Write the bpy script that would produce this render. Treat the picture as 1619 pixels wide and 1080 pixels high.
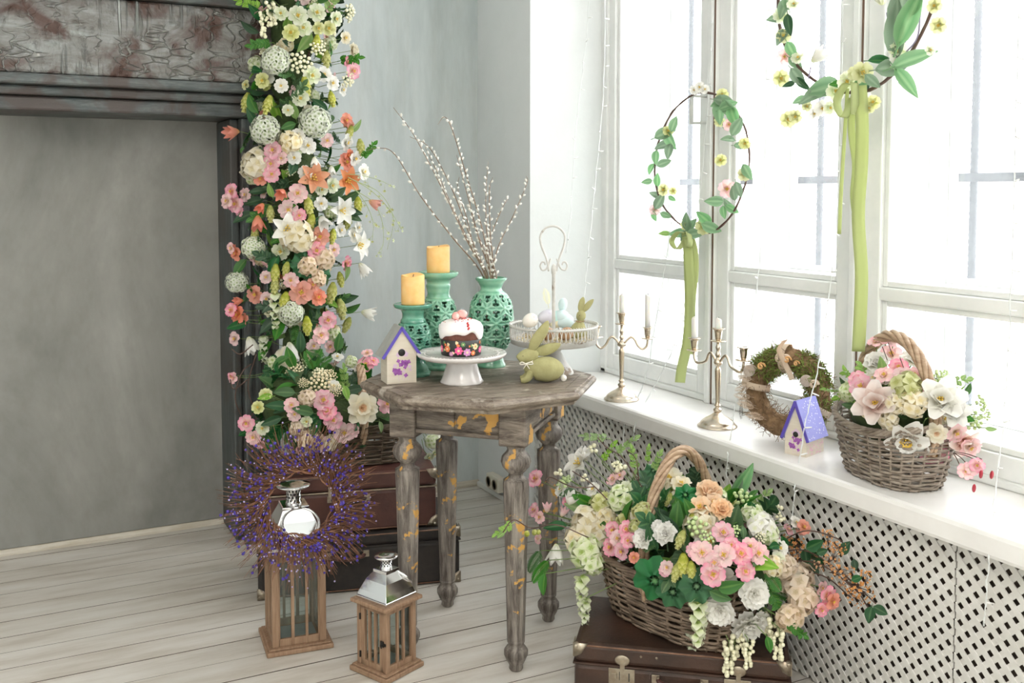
import bpy, math, random
from math import sin, cos, pi, radians, sqrt, atan2, exp
from mathutils import Vector, Matrix, noise
import numpy as np

for _o in list(bpy.data.objects):
    bpy.data.objects.remove(_o)
SC = bpy.context.scene
COL = SC.collection
random.seed(7)

# ---------------------------------------------------------------- camera
F_PX, CX, CY = 1580.0, 809.5, 400.0          # focal length and principal point for a 1619 x 1080 frame
PITCH, YAW, HC = radians(3.44), radians(-27.4), 1.35
cam_data = bpy.data.cameras.new('camera')
cam = bpy.data.objects.new('camera', cam_data)
COL.objects.link(cam)
cam.location = (0, 0, HC)
cam.rotation_euler = (pi / 2 - PITCH, 0, YAW)
cam_data.sensor_fit = 'HORIZONTAL'
cam_data.sensor_width = 36.0
cam_data.lens = F_PX / 1619 * 36.0
cam_data.shift_x = 0.0
cam_data.shift_y = -(540 - CY) / 1619.0
cam_data.clip_start = 0.05
cam_data.clip_end = 200
SC.camera = cam

# ---------------------------------------------------------------- light
world = bpy.data.worlds.new('overcast_sky')
SC.world = world
world.use_nodes = True
wn = world.node_tree
wn.nodes.clear()
_tc = wn.nodes.new('ShaderNodeTexCoord')
_sep = wn.nodes.new('ShaderNodeSeparateXYZ')
_rmp = wn.nodes.new('ShaderNodeValToRGB')
_bg = wn.nodes.new('ShaderNodeBackground')
_out = wn.nodes.new('ShaderNodeOutputWorld')
wn.links.new(_tc.outputs['Generated'], _sep.inputs[0])
wn.links.new(_sep.outputs['Z'], _rmp.inputs[0])
_rmp.color_ramp.elements[0].position = 0.0
_rmp.color_ramp.elements[0].color = (0.93, 0.95, 0.95, 1)
_rmp.color_ramp.elements[1].position = 0.7
_rmp.color_ramp.elements[1].color = (0.985, 0.99, 1.0, 1)
wn.links.new(_rmp.outputs[0], _bg.inputs['Color'])
SKY = 5.5
_bg.inputs['Strength'].default_value = SKY
wn.links.new(_bg.outputs[0], _out.inputs['Surface'])

def area(name, loc, rot, sx, sy, power, color=(1, 1, 1), portal=False):
    l = bpy.data.lights.new(name, 'AREA')
    l.shape = 'RECTANGLE'
    l.size, l.size_y = sx, sy
    l.energy = power
    l.color = color
    o = bpy.data.objects.new(name, l)
    o.location, o.rotation_euler = loc, rot
    COL.objects.link(o)
    if portal:
        l.cycles.is_portal = True
    return o

area('window_portal', (2.62, 2.15, 1.85), (0, pi / 2, 0), 2.6, 2.8, 1, portal=True)
area('rear_window_portal', (2.62, -1.25, 1.85), (0, pi / 2, 0), 2.6, 2.5, 1, portal=True)
# warm fill lights added below the ceiling to brighten the room
area('ceiling_fill_light', (-0.3, -1.0, 3.2), (0, 0, 0), 1.6, 1.6, 44, (1.0, 0.93, 0.84))
area('ceiling_fill_light', (-0.6, 1.6, 3.2), (0, 0, 0), 1.2, 1.2, 8, (1.0, 0.94, 0.86))

SC.view_settings.view_transform = 'Standard'
SC.view_settings.look = 'None'
SC.view_settings.exposure = 0.93
SC.view_settings.gamma = 1.0
SC.view_settings.use_curve_mapping = False
SC.cycles.max_bounces = 10
SC.cycles.diffuse_bounces = 5
SC.cycles.transparent_max_bounces = 16
SC.cycles.caustics_reflective = False
SC.cycles.caustics_refractive = False
SC.cycles.sample_clamp_indirect = 8.0

# ---------------------------------------------------------------- photo measuring helpers (a pixel's ray met with a real plane)
_fw = Vector((sin(-YAW) * cos(PITCH), cos(YAW) * cos(PITCH), -sin(PITCH)))
_rt = Vector((cos(YAW), sin(YAW), 0))
_up = _rt.cross(_fw)
_C = Vector((0, 0, HC))
def ray(x, y): return _fw + _rt * ((x - CX) / F_PX) - _up * ((y - CY) / F_PX)
def atz(x, y, z): r = ray(x, y); return _C + r * ((z - HC) / r.z)
def atX(x, y, X): r = ray(x, y); return _C + r * (X / r.x)
def atY(x, y, Y): r = ray(x, y); return _C + r * (Y / r.y)
def depth(p): return (Vector(p) - _C).dot(_fw)

# ---------------------------------------------------------------- mesh builder
class MB:
    def __init__(s):
        s.v, s.f, s.m, s.s, s.u = [], [], [], [], []
    def add(s, v, f, m=0, sm=True, u=0.0, M=None):
        n = len(s.v)
        if M is not None:
            v = [M @ Vector(p) for p in v]
        s.v.extend(tuple(p) for p in v)
        s.u.extend(u if isinstance(u, (list, tuple)) else [u] * len(v))
        for q in f:
            s.f.append(tuple(i + n for i in q))
            s.m.append(m); s.s.append(sm)
        return s
    def join(s, o, M=None, m=0):
        n = len(s.v)
        s.v.extend(tuple(M @ Vector(p)) if M is not None else p for p in o.v)
        s.u.extend(o.u)
        s.f.extend(tuple(i + n for i in q) for q in o.f)
        s.m.extend(k + m for k in o.m); s.s.extend(o.s)
        return s
    def box(s, c, d, R=None, m=0):
        hx, hy, hz = d[0] / 2, d[1] / 2, d[2] / 2
        v = [Vector((x * hx, y * hy, z * hz)) for x in (-1, 1) for y in (-1, 1) for z in (-1, 1)]
        if R is not None: v = [R @ p for p in v]
        v = [p + Vector(c) for p in v]
        s.add(v, [(0, 1, 3, 2), (4, 6, 7, 5), (0, 4, 5, 1), (2, 3, 7, 6), (0, 2, 6, 4), (1, 5, 7, 3)], m, False)
        return s
    def bx(s, x0, y0, z0, x1, y1, z1, m=0):
        return s.box(((x0 + x1) / 2, (y0 + y1) / 2, (z0 + z1) / 2), (abs(x1 - x0), abs(y1 - y0), abs(z1 - z0)), m=m)
    def lathe(s, prof, n=32, c=(0, 0, 0), m=0, sm=True, M=None, us=None, cap=True):
        v, f, u = [], [], []
        for k, (r, z) in enumerate(prof):
            for i in range(n):
                a = 2 * pi * i / n
                v.append((c[0] + r * cos(a), c[1] + r * sin(a), c[2] + z))
                u.append(us[k] if us else k / max(1, len(prof) - 1))
        for k in range(len(prof) - 1):
            for i in range(n):
                j = (i + 1) % n
                f.append((k * n + i, k * n + j, (k + 1) * n + j, (k + 1) * n + i))
        if cap and prof[0][0] > 1e-5: f.append(tuple(range(n))[::-1])
        if cap and prof[-1][0] > 1e-5: f.append(tuple((len(prof) - 1) * n + i for i in range(n)))
        return s.add(v, f, m, sm, u, M)
    def tube(s, pts, r, n=8, m=0, closed=False, sm=True, u=None, flat=None):
        P = [Vector(p) for p in pts]
        N = len(P)
        if N < 2: return s
        rr = r if isinstance(r, (list, tuple)) else [r] * N
        T = []
        for i in range(N):
            a = P[(i - 1) % N] if (closed or i > 0) else P[0]
            b = P[(i + 1) % N] if (closed or i < N - 1) else P[-1]
            t = (b - a)
            T.append(t.normalized() if t.length > 1e-9 else Vector((0, 0, 1)))
        x = T[0].orthogonal().normalized()
        v, uu = [], []
        for i in range(N):
            x = x - T[i] * x.dot(T[i])
            x = x.normalized() if x.length > 1e-6 else T[i].orthogonal().normalized()
            y = T[i].cross(x)
            for k in range(n):
                a = 2 * pi * k / n
                v.append(P[i] + (x * cos(a) + y * sin(a)) * rr[i])
                uu.append(i / (N - 1) if u is None else u)
        f = []
        for i in range(N if closed else N - 1):
            j = (i + 1) % N
            for k in range(n):
                l = (k + 1) % n
                f.append((i * n + k, i * n + l, j * n + l, j * n + k))
        if not closed:
            f.append(tuple(range(n))[::-1]); f.append(tuple((N - 1) * n + k for k in range(n)))
        return s.add(v, f, m, sm, uu)
    def ball(s, c, r, nu=10, nv=6, m=0, M=None, u=None):
        rx, ry, rz = r if isinstance(r, (tuple, list)) else (r, r, r)
        v = [(c[0], c[1], c[2] - rz)]
        for j in range(1, nv):
            t = pi * j / nv - pi / 2
            for i in range(nu):
                a = 2 * pi * i / nu
                v.append((c[0] + rx * cos(t) * cos(a), c[1] + ry * cos(t) * sin(a), c[2] + rz * sin(t)))
        v.append((c[0], c[1], c[2] + rz))
        f = []
        for i in range(nu):
            f.append((0, 1 + (i + 1) % nu, 1 + i))
            f.append((len(v) - 1, 1 + (nv - 2) * nu + i, 1 + (nv - 2) * nu + (i + 1) % nu))
            for j in range(nv - 2):
                a, b = 1 + j * nu + i, 1 + j * nu + (i + 1) % nu
                f.append((a, b, b + nu, a + nu))
        return s.add(v, f, m, True, (0.5 if u is None else u), M)
    def prism(s, poly, z0, z1, m=0, M=None):
        n = len(poly)
        v = [(x, y, z0) for x, y in poly] + [(x, y, z1) for x, y in poly]
        f = [tuple(range(n))[::-1], tuple(range(n, 2 * n))] + [(i, (i + 1) % n, n + (i + 1) % n, n + i) for i in range(n)]
        return s.add(v, f, m, False, 0.0, M)
    def mesh(s, name, mats):
        me = bpy.data.meshes.new(name)
        me.from_pydata(s.v, [], s.f)
        for m in (mats if isinstance(mats, (list, tuple)) else [mats]):
            me.materials.append(m)
        me.polygons.foreach_set('material_index', s.m)
        me.polygons.foreach_set('use_smooth', s.s)
        at = me.attributes.new('u', 'FLOAT', 'POINT')
        at.data.foreach_set('value', [float(x) for x in s.u])
        me.update()
        return me

def link(name, data, parent=None, loc=(0, 0, 0), rot=(0, 0, 0), scale=None, M=None):
    o = bpy.data.objects.new(name, data)
    COL.objects.link(o)
    if parent is not None: o.parent = parent
    if M is not None: o.matrix_local = M
    else:
        o.location, o.rotation_euler = loc, rot
        if scale is not None: o.scale = scale if isinstance(scale, (tuple, list)) else (scale,) * 3
    return o

def obj(name, mb, mats, parent=None, loc=(0, 0, 0), rot=(0, 0, 0), bev=0, M=None, sub=0, solid=0, label=None, stuff=False):
    o = link(name, mb.mesh(name, mats), parent, loc, rot, M=M)
    if solid:
        d = o.modifiers.new('solid', 'SOLIDIFY'); d.thickness = solid; d.offset = 0
    if bev:
        d = o.modifiers.new('bevel', 'BEVEL'); d.width = bev; d.segments = 2; d.limit_method = 'ANGLE'; d.angle_limit = radians(40)
    if sub:
        d = o.modifiers.new('sub', 'SUBSURF'); d.levels = sub; d.render_levels = sub
    if label: o['label'] = label
    if stuff: o['kind'] = 'stuff'
    return o

def tag(o, label, cat, group=None, kind=None):
    o['label'] = label; o['category'] = cat
    if group: o['group'] = group
    if kind: o['kind'] = kind
    return o

def thing(name, label, cat, loc=(0, 0, 0), rz=0.0, group=None, M=None):
    o = link(name, None, None, loc, (0, 0, rz), M=M)
    o.empty_display_size = 0.05
    return tag(o, label, cat, group)

def struct(o):
    o['kind'] = 'structure'
    return o

def frame(n, up=None):
    """rotation whose local Z is n"""
    n = Vector(n).normalized()
    up = Vector(up) if up is not None else Vector((0, 0, 1))
    x = up.cross(n)
    if x.length < 1e-4: x = Vector((1, 0, 0))
    x.normalize()
    y = n.cross(x)
    return Matrix((x, y, n)).transposed().to_4x4()

def TRS(loc, R=None, s=1.0):
    M = Matrix.Translation(Vector(loc))
    if R is not None: M = M @ (R.to_4x4() if len(R.row) == 3 else R)
    if isinstance(s, (tuple, list)): M = M @ Matrix.Diagonal((s[0], s[1], s[2], 1))
    else: M = M @ Matrix.Scale(s, 4)
    return M
def RZ(a): return Matrix.Rotation(a, 4, 'Z')
def RX(a): return Matrix.Rotation(a, 4, 'X')
def RY(a): return Matrix.Rotation(a, 4, 'Y')

def bez(pts, n=12):
    """Catmull-Rom through points"""
    P = [Vector(p) for p in pts]
    P = [P[0] * 2 - P[1]] + P + [P[-1] * 2 - P[-2]]
    out = []
    for i in range(1, len(P) - 2):
        for k in range(n):
            t = k / n
            a, b, c, d = P[i - 1], P[i], P[i + 1], P[i + 2]
            out.append(0.5 * ((2 * b) + (c - a) * t + (2 * a - 5 * b + 4 * c - d) * t * t + (3 * b - a - 3 * c + d) * t ** 3))
    out.append(P[-2])
    return out

# ---------------------------------------------------------------- materials
def _new(name):
    m = bpy.data.materials.new(name)
    m.use_nodes = True
    nt = m.node_tree
    b = nt.nodes['Principled BSDF']
    return m, nt, b
def _n(nt, t, **kw):
    nd = nt.nodes.new(t)
    for k, v in kw.items():
        if k in nd.inputs.keys(): nd.inputs[k].default_value = v
        else: setattr(nd, k, v)
    return nd
def rgba(c): return (c[0], c[1], c[2], 1)
def ramp(nt, fac, stops, interp='LINEAR'):
    r = nt.nodes.new('ShaderNodeValToRGB')
    r.color_ramp.interpolation = interp
    e = r.color_ramp.elements
    while len(e) < len(stops): e.new(0.5)
    for k, (p, c) in enumerate(stops):
        e[k].position = p; e[k].color = rgba(c) if len(c) == 3 else c
    nt.links.new(fac, r.inputs[0])
    return r.outputs[0]
def coords(nt, scale=(1, 1, 1), kind='Object'):
    tc = nt.nodes.new('ShaderNodeTexCoord')
    mp = nt.nodes.new('ShaderNodeMapping')
    mp.inputs['Scale'].default_value = scale
    nt.links.new(tc.outputs[kind], mp.inputs[0])
    return mp.outputs[0]
def noisef(nt, vec, scale, detail=4, rough=0.6, dist=0.0):
    n = _n(nt, 'ShaderNodeTexNoise', Scale=scale, Detail=detail, Roughness=rough, Distortion=dist)
    nt.links.new(vec, n.inputs['Vector'])
    return n.outputs['Fac']
def mixc(nt, fac, a, b, mode='MIX'):
    m = nt.nodes.new('ShaderNodeMix'); m.data_type = 'RGBA'; m.blend_type = mode
    for sock, v in ((m.inputs[0], fac), (m.inputs[6], a), (m.inputs[7], b)):
        if isinstance(v, bpy.types.NodeSocket): nt.links.new(v, sock)
        elif isinstance(v, (tuple, list)): sock.default_value = rgba(v)
        else: sock.default_value = v
    return m.outputs[2]
def bump(nt, b, h, strength=0.3, dist=0.01):
    bp = _n(nt, 'ShaderNodeBump', Strength=strength, Distance=dist)
    nt.links.new(h, bp.inputs['Height'])
    nt.links.new(bp.outputs[0], b.inputs['Normal'])

def plain(name, c, rough=0.5, metal=0.0, c2=None, nscale=20, bmp=0.0, bscale=None, spec=0.5, sc=(1, 1, 1), lo=0.35, hi=0.65, coat=0, sss=0, detail=4):
    m, nt, b = _new(name)
    b.inputs['Base Color'].default_value = rgba(c)
    b.inputs['Roughness'].default_value = rough
    b.inputs['Metallic'].default_value = metal
    b.inputs['Specular IOR Level'].default_value = spec
    if coat: b.inputs['Coat Weight'].default_value = coat; b.inputs['Coat Roughness'].default_value = 0.08
    if sss:
        b.inputs['Subsurface Weight'].default_value = sss
        b.inputs['Subsurface Radius'].default_value = (0.02, 0.01, 0.004)
    if c2 is not None or bmp:
        vec = coords(nt, sc)
        if c2 is not None:
            nf = noisef(nt, vec, nscale, detail)
            nt.links.new(ramp(nt, nf, [(lo, c), (hi, c2)]), b.inputs['Base Color'])
        if bmp:
            nf2 = noisef(nt, vec, bscale or nscale * 3, 5)
            bump(nt, b, nf2, bmp, 0.004)
    return m

def petal(name, stops, trans=0.35, rough=0.55, var=0.06):
    m, nt, b = _new(name)
    at = nt.nodes.new('ShaderNodeAttribute'); at.attribute_name = 'u'
    col = ramp(nt, at.outputs['Fac'], stops)
    oi = nt.nodes.new('ShaderNodeObjectInfo')
    mr = _n(nt, 'ShaderNodeMapRange'); mr.inputs['To Min'].default_value = 1 - var * 2; mr.inputs['To Max'].default_value = 1 + var
    nt.links.new(oi.outputs['Random'], mr.inputs['Value'])
    hs = _n(nt, 'ShaderNodeHueSaturation')
    nt.links.new(mr.outputs[0], hs.inputs['Value']); nt.links.new(col, hs.inputs['Color'])
    mr2 = _n(nt, 'ShaderNodeMapRange'); mr2.inputs['To Min'].default_value = 1 - var * 2.5; mr2.inputs['To Max'].default_value = 1 + var * 2.5
    nt.links.new(oi.outputs['Random'], mr2.inputs['Value']); nt.links.new(mr2.outputs[0], hs.inputs['Saturation'])
    b.inputs['Roughness'].default_value = rough
    b.inputs['Specular IOR Level'].default_value = 0.25
    nt.links.new(hs.outputs[0], b.inputs['Base Color'])
    tr = nt.nodes.new('ShaderNodeBsdfTranslucent'); nt.links.new(hs.outputs[0], tr.inputs['Color'])
    mx = nt.nodes.new('ShaderNodeMixShader'); mx.inputs[0].default_value = trans
    out = nt.nodes['Material Output']
    nt.links.new(b.outputs[0], mx.inputs[1]); nt.links.new(tr.outputs[0], mx.inputs[2]); nt.links.new(mx.outputs[0], out.inputs['Surface'])
    return m

def worn(name, base, mid, chip, sc=(1, 1, 1), streak=14, rough=0.7, chipcut=(0.62, 0.66), bmp=0.5):
    """distressed painted wood: streaky grain between two paint tones and chips to a third"""
    m, nt, b = _new(name)
    vec = coords(nt, sc)
    g = noisef(nt, vec, streak, 8, 0.75, 0.4)
    c1 = ramp(nt, g, [(0.36, base), (0.5, tuple((x + y) / 2 for x, y in zip(base, mid))), (0.62, mid)])
    v2 = coords(nt, (1, 1, 1))
    n2 = noisef(nt, v2, 13, 6, 0.55, 0.2)
    fac = ramp(nt, n2, [(chipcut[0], (0, 0, 0)), (chipcut[1], (1, 1, 1))])
    col = mixc(nt, fac, c1, chip)
    nt.links.new(col, b.inputs['Base Color'])
    b.inputs['Roughness'].default_value = rough
    bump(nt, b, g, bmp, 0.004)
    return m

def glassmat(name, haze=0.0, rough=0.02, tint=(1, 1, 1)):
    m, nt, b = _new(name)
    nt.nodes.remove(b)
    out = nt.nodes['Material Output']
    tr = nt.nodes.new('ShaderNodeBsdfTransparent'); tr.inputs[0].default_value = rgba(tint)
    gl = nt.nodes.new('ShaderNodeBsdfGlossy'); gl.inputs['Roughness'].default_value = rough
    lf = nt.nodes.new('ShaderNodeLayerWeight'); lf.inputs['Blend'].default_value = 0.5
    pw = nt.nodes.new('ShaderNodeMath'); pw.operation = 'POWER'; pw.inputs[1].default_value = 5
    nt.links.new(lf.outputs['Facing'], pw.inputs[0])
    lw = nt.nodes.new('ShaderNodeMath'); lw.operation = 'MULTIPLY_ADD'; lw.inputs[1].default_value = 0.6; lw.inputs[2].default_value = 0.03
    nt.links.new(pw.outputs[0], lw.inputs[0])
    mx = nt.nodes.new('ShaderNodeMixShader')
    nt.links.new(lw.outputs[0], mx.inputs[0]); nt.links.new(tr.outputs[0], mx.inputs[1]); nt.links.new(gl.outputs[0], mx.inputs[2])
    last = mx
    if haze:
        tl = nt.nodes.new('ShaderNodeBsdfTranslucent'); tl.inputs[0].default_value = (0.95, 0.97, 0.97, 1)
        m2 = nt.nodes.new('ShaderNodeMixShader'); m2.inputs[0].default_value = haze
        nt.links.new(mx.outputs[0], m2.inputs[1]); nt.links.new(tl.outputs[0], m2.inputs[2])
        last = m2
    nt.links.new(last.outputs[0], out.inputs['Surface'])
    return m
# ================================================================= ROOM
XW, YB, ZC = 1.96, 4.12, 3.4        # window wall, back wall, ceiling
ZS = 0.605                          # top of the window sill
def plaster(name, cols, scale=1.3, rough=0.85, sc=(1, 1, 1)):
    m, nt, b = _new(name)
    v = coords(nt, sc)
    n1 = noisef(nt, v, scale, 6, 0.62, 0.5)
    n2 = noisef(nt, v, scale * 5, 6, 0.7)
    c1 = ramp(nt, n1, [(0.32, cols[0]), (0.5, cols[1]), (0.68, cols[2])])
    c2 = ramp(nt, n2, [(0.45, (1, 1, 1)), (0.75, cols[3])])
    nt.links.new(mixc(nt, 0.55, c1, c2, 'MULTIPLY'), b.inputs['Base Color'])
    b.inputs['Roughness'].default_value = rough
    n3 = noisef(nt, v, 60, 4, 0.6)
    bump(nt, b, n3, 0.12, 0.003)
    return m
M_back = plaster('grey_blue_plaster', [(0.44, 0.50, 0.505), (0.58, 0.63, 0.63), (0.70, 0.735, 0.73), (0.80, 0.78, 0.74)], 1.6, sc=(1.3, 1, 0.3))
M_panel = plaster('smoky_plaster', [(0.20, 0.20, 0.185), (0.29, 0.285, 0.265), (0.40, 0.395, 0.37), (0.72, 0.72, 0.70)], 1.5, sc=(1, 1, 0.6))
M_wall = plaster('white_plaster', [(0.72, 0.76, 0.76), (0.76, 0.79, 0.79), (0.80, 0.82, 0.82), (0.93, 0.93, 0.92)], 0.9)
M_ceil = plaster('ceiling_paint', [(0.8, 0.8, 0.79), (0.82, 0.82, 0.81), (0.84, 0.84, 0.83), (0.96, 0.96, 0.96)], 0.9)
M_frame = plain('white_window_paint', (0.88, 0.89, 0.88), 0.35, c2=(0.80, 0.82, 0.81), nscale=7, bmp=0.1, bscale=30)
M_sill = plain('sill_paint', (0.89, 0.885, 0.87), 0.30, c2=(0.82, 0.81, 0.79), nscale=5, bmp=0.15, bscale=9)
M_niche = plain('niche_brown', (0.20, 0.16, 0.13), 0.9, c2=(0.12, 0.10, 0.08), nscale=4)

def floor_mat():
    m, nt, b = _new('white_floor_paint')
    v = coords(nt, (1, 6, 1))
    n1 = noisef(nt, v, 2.2, 6, 0.65)
    c1 = ramp(nt, n1, [(0.35, (0.50, 0.455, 0.395)), (0.5, (0.61, 0.575, 0.52)), (0.65, (0.68, 0.655, 0.61))])
    v2 = coords(nt, (3, 14, 1))
    n2 = noisef(nt, v2, 5, 8, 0.75, 0.3)
    f = ramp(nt, n2, [(0.66, (0, 0, 0)), (0.74, (1, 1, 1))])
    c2 = mixc(nt, f, c1, (0.30, 0.23, 0.17))
    oi = nt.nodes.new('ShaderNodeObjectInfo')
    c3 = mixc(nt, 0.5, c2, ramp(nt, oi.outputs['Random'], [(0, (0.9, 0.89, 0.87)), (1, (1, 1, 1))]), 'MULTIPLY')
    nt.links.new(c3, b.inputs['Base Color'])
    b.inputs['Roughness'].default_value = 0.42
    bump(nt, b, n2, 0.25, 0.003)
    return m
M_floor = floor_mat()
M_gap = plain('floor_gap_dirt', (0.10, 0.075, 0.055), 0.95)

floor = struct(obj('floor', MB().bx(-2.6, -2.6, -0.08, 2.3, YB, -0.008), M_gap))
edges = [4.119, 4.06, 3.937, 3.82, 3.71, 3.589, 3.465, 3.34, 3.226, 3.112]
while edges[-1] > -2.5: edges.append(edges[-1] - random.uniform(0.118, 0.127))
rp = random.Random(3)
for k in range(len(edges) - 1):
    y1, y0 = edges[k], edges[k + 1]
    cut = rp.uniform(-2.3, -0.3)
    for (xa, xb) in ((-2.6, cut), (cut, 2.2)):
        g = 0.0015
        me = MB().bx(xa + g, y0 + g, -0.022, xb - g, y1 - g, rp.uniform(-0.0008, 0.0004))
        me.m = [1, 1, 1, 1, 1, 0]                              # dirty joint faces, painted top
        obj('plank', me, [M_floor, M_gap], floor)

# ---- walls
struct(obj('wall_back', MB().bx(-2.7, YB, 0, 2.5, YB + 0.15, ZC), M_back))
wr = MB()
wr.prism([(XW, YB), (XW, 3.62), (2.24, 3.51), (2.60, 3.50), (2.60, YB)], 0, ZC)          # pier in the corner
wr.prism([(XW, 0.69), (XW, 0.11), (2.24, 0.0), (2.60, 0.0), (2.60, 0.80), (2.24, 0.80)], 0, ZC)
wr.bx(XW, 0.6, 3.0, 2.6, 3.7, ZC)
wr.bx(XW, -2.4, 3.0, 2.6, 0.1, ZC)
wr.bx(XW, -2.4, 0, 2.6, 0.1, 0.6)
wr.bx(XW, -2.7, 0, 2.6, -2.4, ZC)
wr.bx(2.29, 0.7, 0, 2.6, 3.6, 0.56)
struct(obj('wall_right', wr, M_wall))
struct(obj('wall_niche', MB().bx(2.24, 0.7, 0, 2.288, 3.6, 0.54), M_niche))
struct(obj('wall_left', MB().bx(-2.75, -2.7, 0, -2.6, YB + 0.1, ZC), M_wall))
struct(obj('wall_rear', MB().bx(-2.75, -2.85, 0, 2.6, -2.7, ZC), M_wall))
struct(obj('ceiling', MB().bx(-2.75, -2.85, ZC, 2.6, YB + 0.15, ZC + 0.1), M_ceil))
M_base = plain('cream_baseboard', (0.62, 0.58, 0.50), 0.5, c2=(0.50, 0.45, 0.36), nscale=9, sc=(1, 6, 6))
M_base2 = plain('white_baseboard', (0.76, 0.76, 0.73), 0.5)
struct(obj('baseboard_back', MB().prism([(0, 0), (-0.016, 0), (-0.016, 0.010), (-0.008, 0.022), (0, 0.026)], -2.6, XW,
       M=Matrix(((0, 0, 1, 0), (1, 0, 0, YB), (0, 1, 0, 0), (0, 0, 0, 1)))), M_base))
struct(obj('baseboard_right', MB().bx(XW - 0.016, 3.6, 0, XW, YB - 0.016, 0.022).bx(XW - 0.016, -2.6, 0, XW, 0.6, 0.022), M_base2, bev=0.004))

# ---- sill
sl = MB()
sl.prism([(1.925, 3.60), (1.925, 0.70), (2.44, 0.70), (2.44, 3.50), (2.24, 3.505), (1.957, 3.612)], ZS - 0.062, ZS)
struct(obj('window_sill', sl, M_sill, bev=0.012))

# ---- windows : inner and outer casements
M_pane = glassmat('glare_haze_glass', 0.012, 0.03)  # translucent haze mixed into the glass to imitate veiling window glare
Z0, Z1 = ZS + 0.0, 3.0
RAIL = 1.062                                                 # centre of the low glazing rail
posts = [3.51, 2.795, 2.13, 1.465, 0.80]
M_joint = plain('gap_shade_brown', (0.16, 0.10, 0.07), 0.8)
def casement(win, X, ya, yb, th=0.045, st=0.060):
    """one framed light between ya > yb with a low rail and two panes; parts of the window"""
    a, b = ya - 0.004, yb + 0.004
    zb, zt = Z0 + 0.02, Z1 - 0.03
    fr = MB()
    for (y0, y1, z0, z1) in ((a - st, a, zb, zt), (b, b + st, zb, zt), (b + st, a - st, zb, zb + st * 1.05), (b + st, a - st, zt - st, zt),
                             (b + st, a - st, RAIL - 0.019, RAIL + 0.019)):
        fr.bx(X, y0, z0, X + th, y1, z1)
    c = obj('casement', fr, M_frame, win, bev=0.005)
    for (z0, z1) in ((zb + st * 1.05, RAIL - 0.019), (RAIL + 0.019, zt - st)):
        bd = MB(); w = 0.018
        for (y0, y1, q0, q1) in ((a - st - w, a - st, z0, z1), (b + st, b + st + w, z0, z1), (b + st + w, a - st - w, z0, z0 + w), (b + st + w, a - st - w, z1 - w, z1)):
            bd.bx(X + 0.013, y0, q0, X + th - 0.008, y1, q1)
        obj('glazing_bead', bd, M_frame, c, bev=0.004)
        obj('pane', MB().bx(X + 0.024, b + st, z0, X + 0.027, a - st, z1), M_pane, c)
win = MB()
win.bx(2.235, 3.47, Z0, 2.30, 3.515, 3.0).bx(2.235, 0.80, Z0, 2.30, 0.84, 3.0).bx(2.235, 0.8, 2.965, 2.30, 3.51, 3.0).bx(2.235, 0.8, Z0, 2.30, 3.51, Z0 + 0.022)
for p in posts[1:-1]: win.bx(2.232, p - 0.022, Z0, 2.30, p + 0.022, 3.0)
window1 = struct(obj('window_1', win, M_frame, bev=0.006))
for k in range(4): casement(window1, 2.246, posts[k] - 0.018, posts[k + 1] + 0.018)
for p in posts[1:-1]:
    obj('cover_strip', MB().bx(2.222, p - 0.010, Z0, 2.236, p + 0.014, 2.97), M_frame, window1, bev=0.004)
    obj('gap_shade_strip', MB().bx(2.2305, p - 0.0185, Z0, 2.2335, p - 0.0125, 2.97), M_joint, window1)  # thin strip whose brown paints in the shade of the casement gap
ow = MB()
ow.bx(2.49, 3.44, 0.56, 2.55, 3.51, 3.0).bx(2.49, 0.8, 0.56, 2.55, 0.86, 3.0).bx(2.49, 0.8, 2.95, 2.55, 3.51, 3.0).bx(2.44, 0.8, 0.56, 2.55, 3.50, Z0)
for p in posts[1:-1]: ow.bx(2.49, p - 0.03, Z0, 2.55, p + 0.03, 3.0)
window2 = struct(obj('window_2', ow, M_frame, bev=0.006))
for k in range(4): casement(window2, 2.50, posts[k] - 0.026, posts[k + 1] + 0.026)
# casement pull handle on the post
hd = MB()
h0 = atX(1093, 150, 2.19); h1 = atX(1093, 196, 2.19)
hd.tube([(2.192, h0.y, h0.z), (2.192, h0.y, h1.z)], 0.0075, 8)
for z in (h0.z - 0.004, h1.z + 0.004): hd.tube([(2.192, h0.y, z), (2.225, h0.y - 0.01, z), (2.246, h0.y - 0.03, z)], 0.005, 8)
obj('window_handle', hd, plain('handle_paint', (0.6, 0.62, 0.6), 0.4), window1)
# rear window: same frame, simpler lights
w3 = MB()
for y in (-2.38, -1.6, -0.8, -0.02): w3.bx(2.24, y - 0.05, 0.6, 2.30, y + 0.05, 3.0)
for z in (0.65, RAIL, 2.95): w3.bx(2.24, -2.4, z - 0.04, 2.30, 0.0, z + 0.04)
window3 = struct(obj('window_3', w3, M_frame, bev=0.006))
obj('pane', MB().bx(2.268, -2.38, 0.65, 2.271, -0.02, 2.95), glassmat('clear_glass', 0.0), window3)
struct(obj('trim_rear_sill', MB().bx(1.93, -2.4, 0.6, 2.3, 0.1, 0.64), M_sill, bev=0.01))

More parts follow.
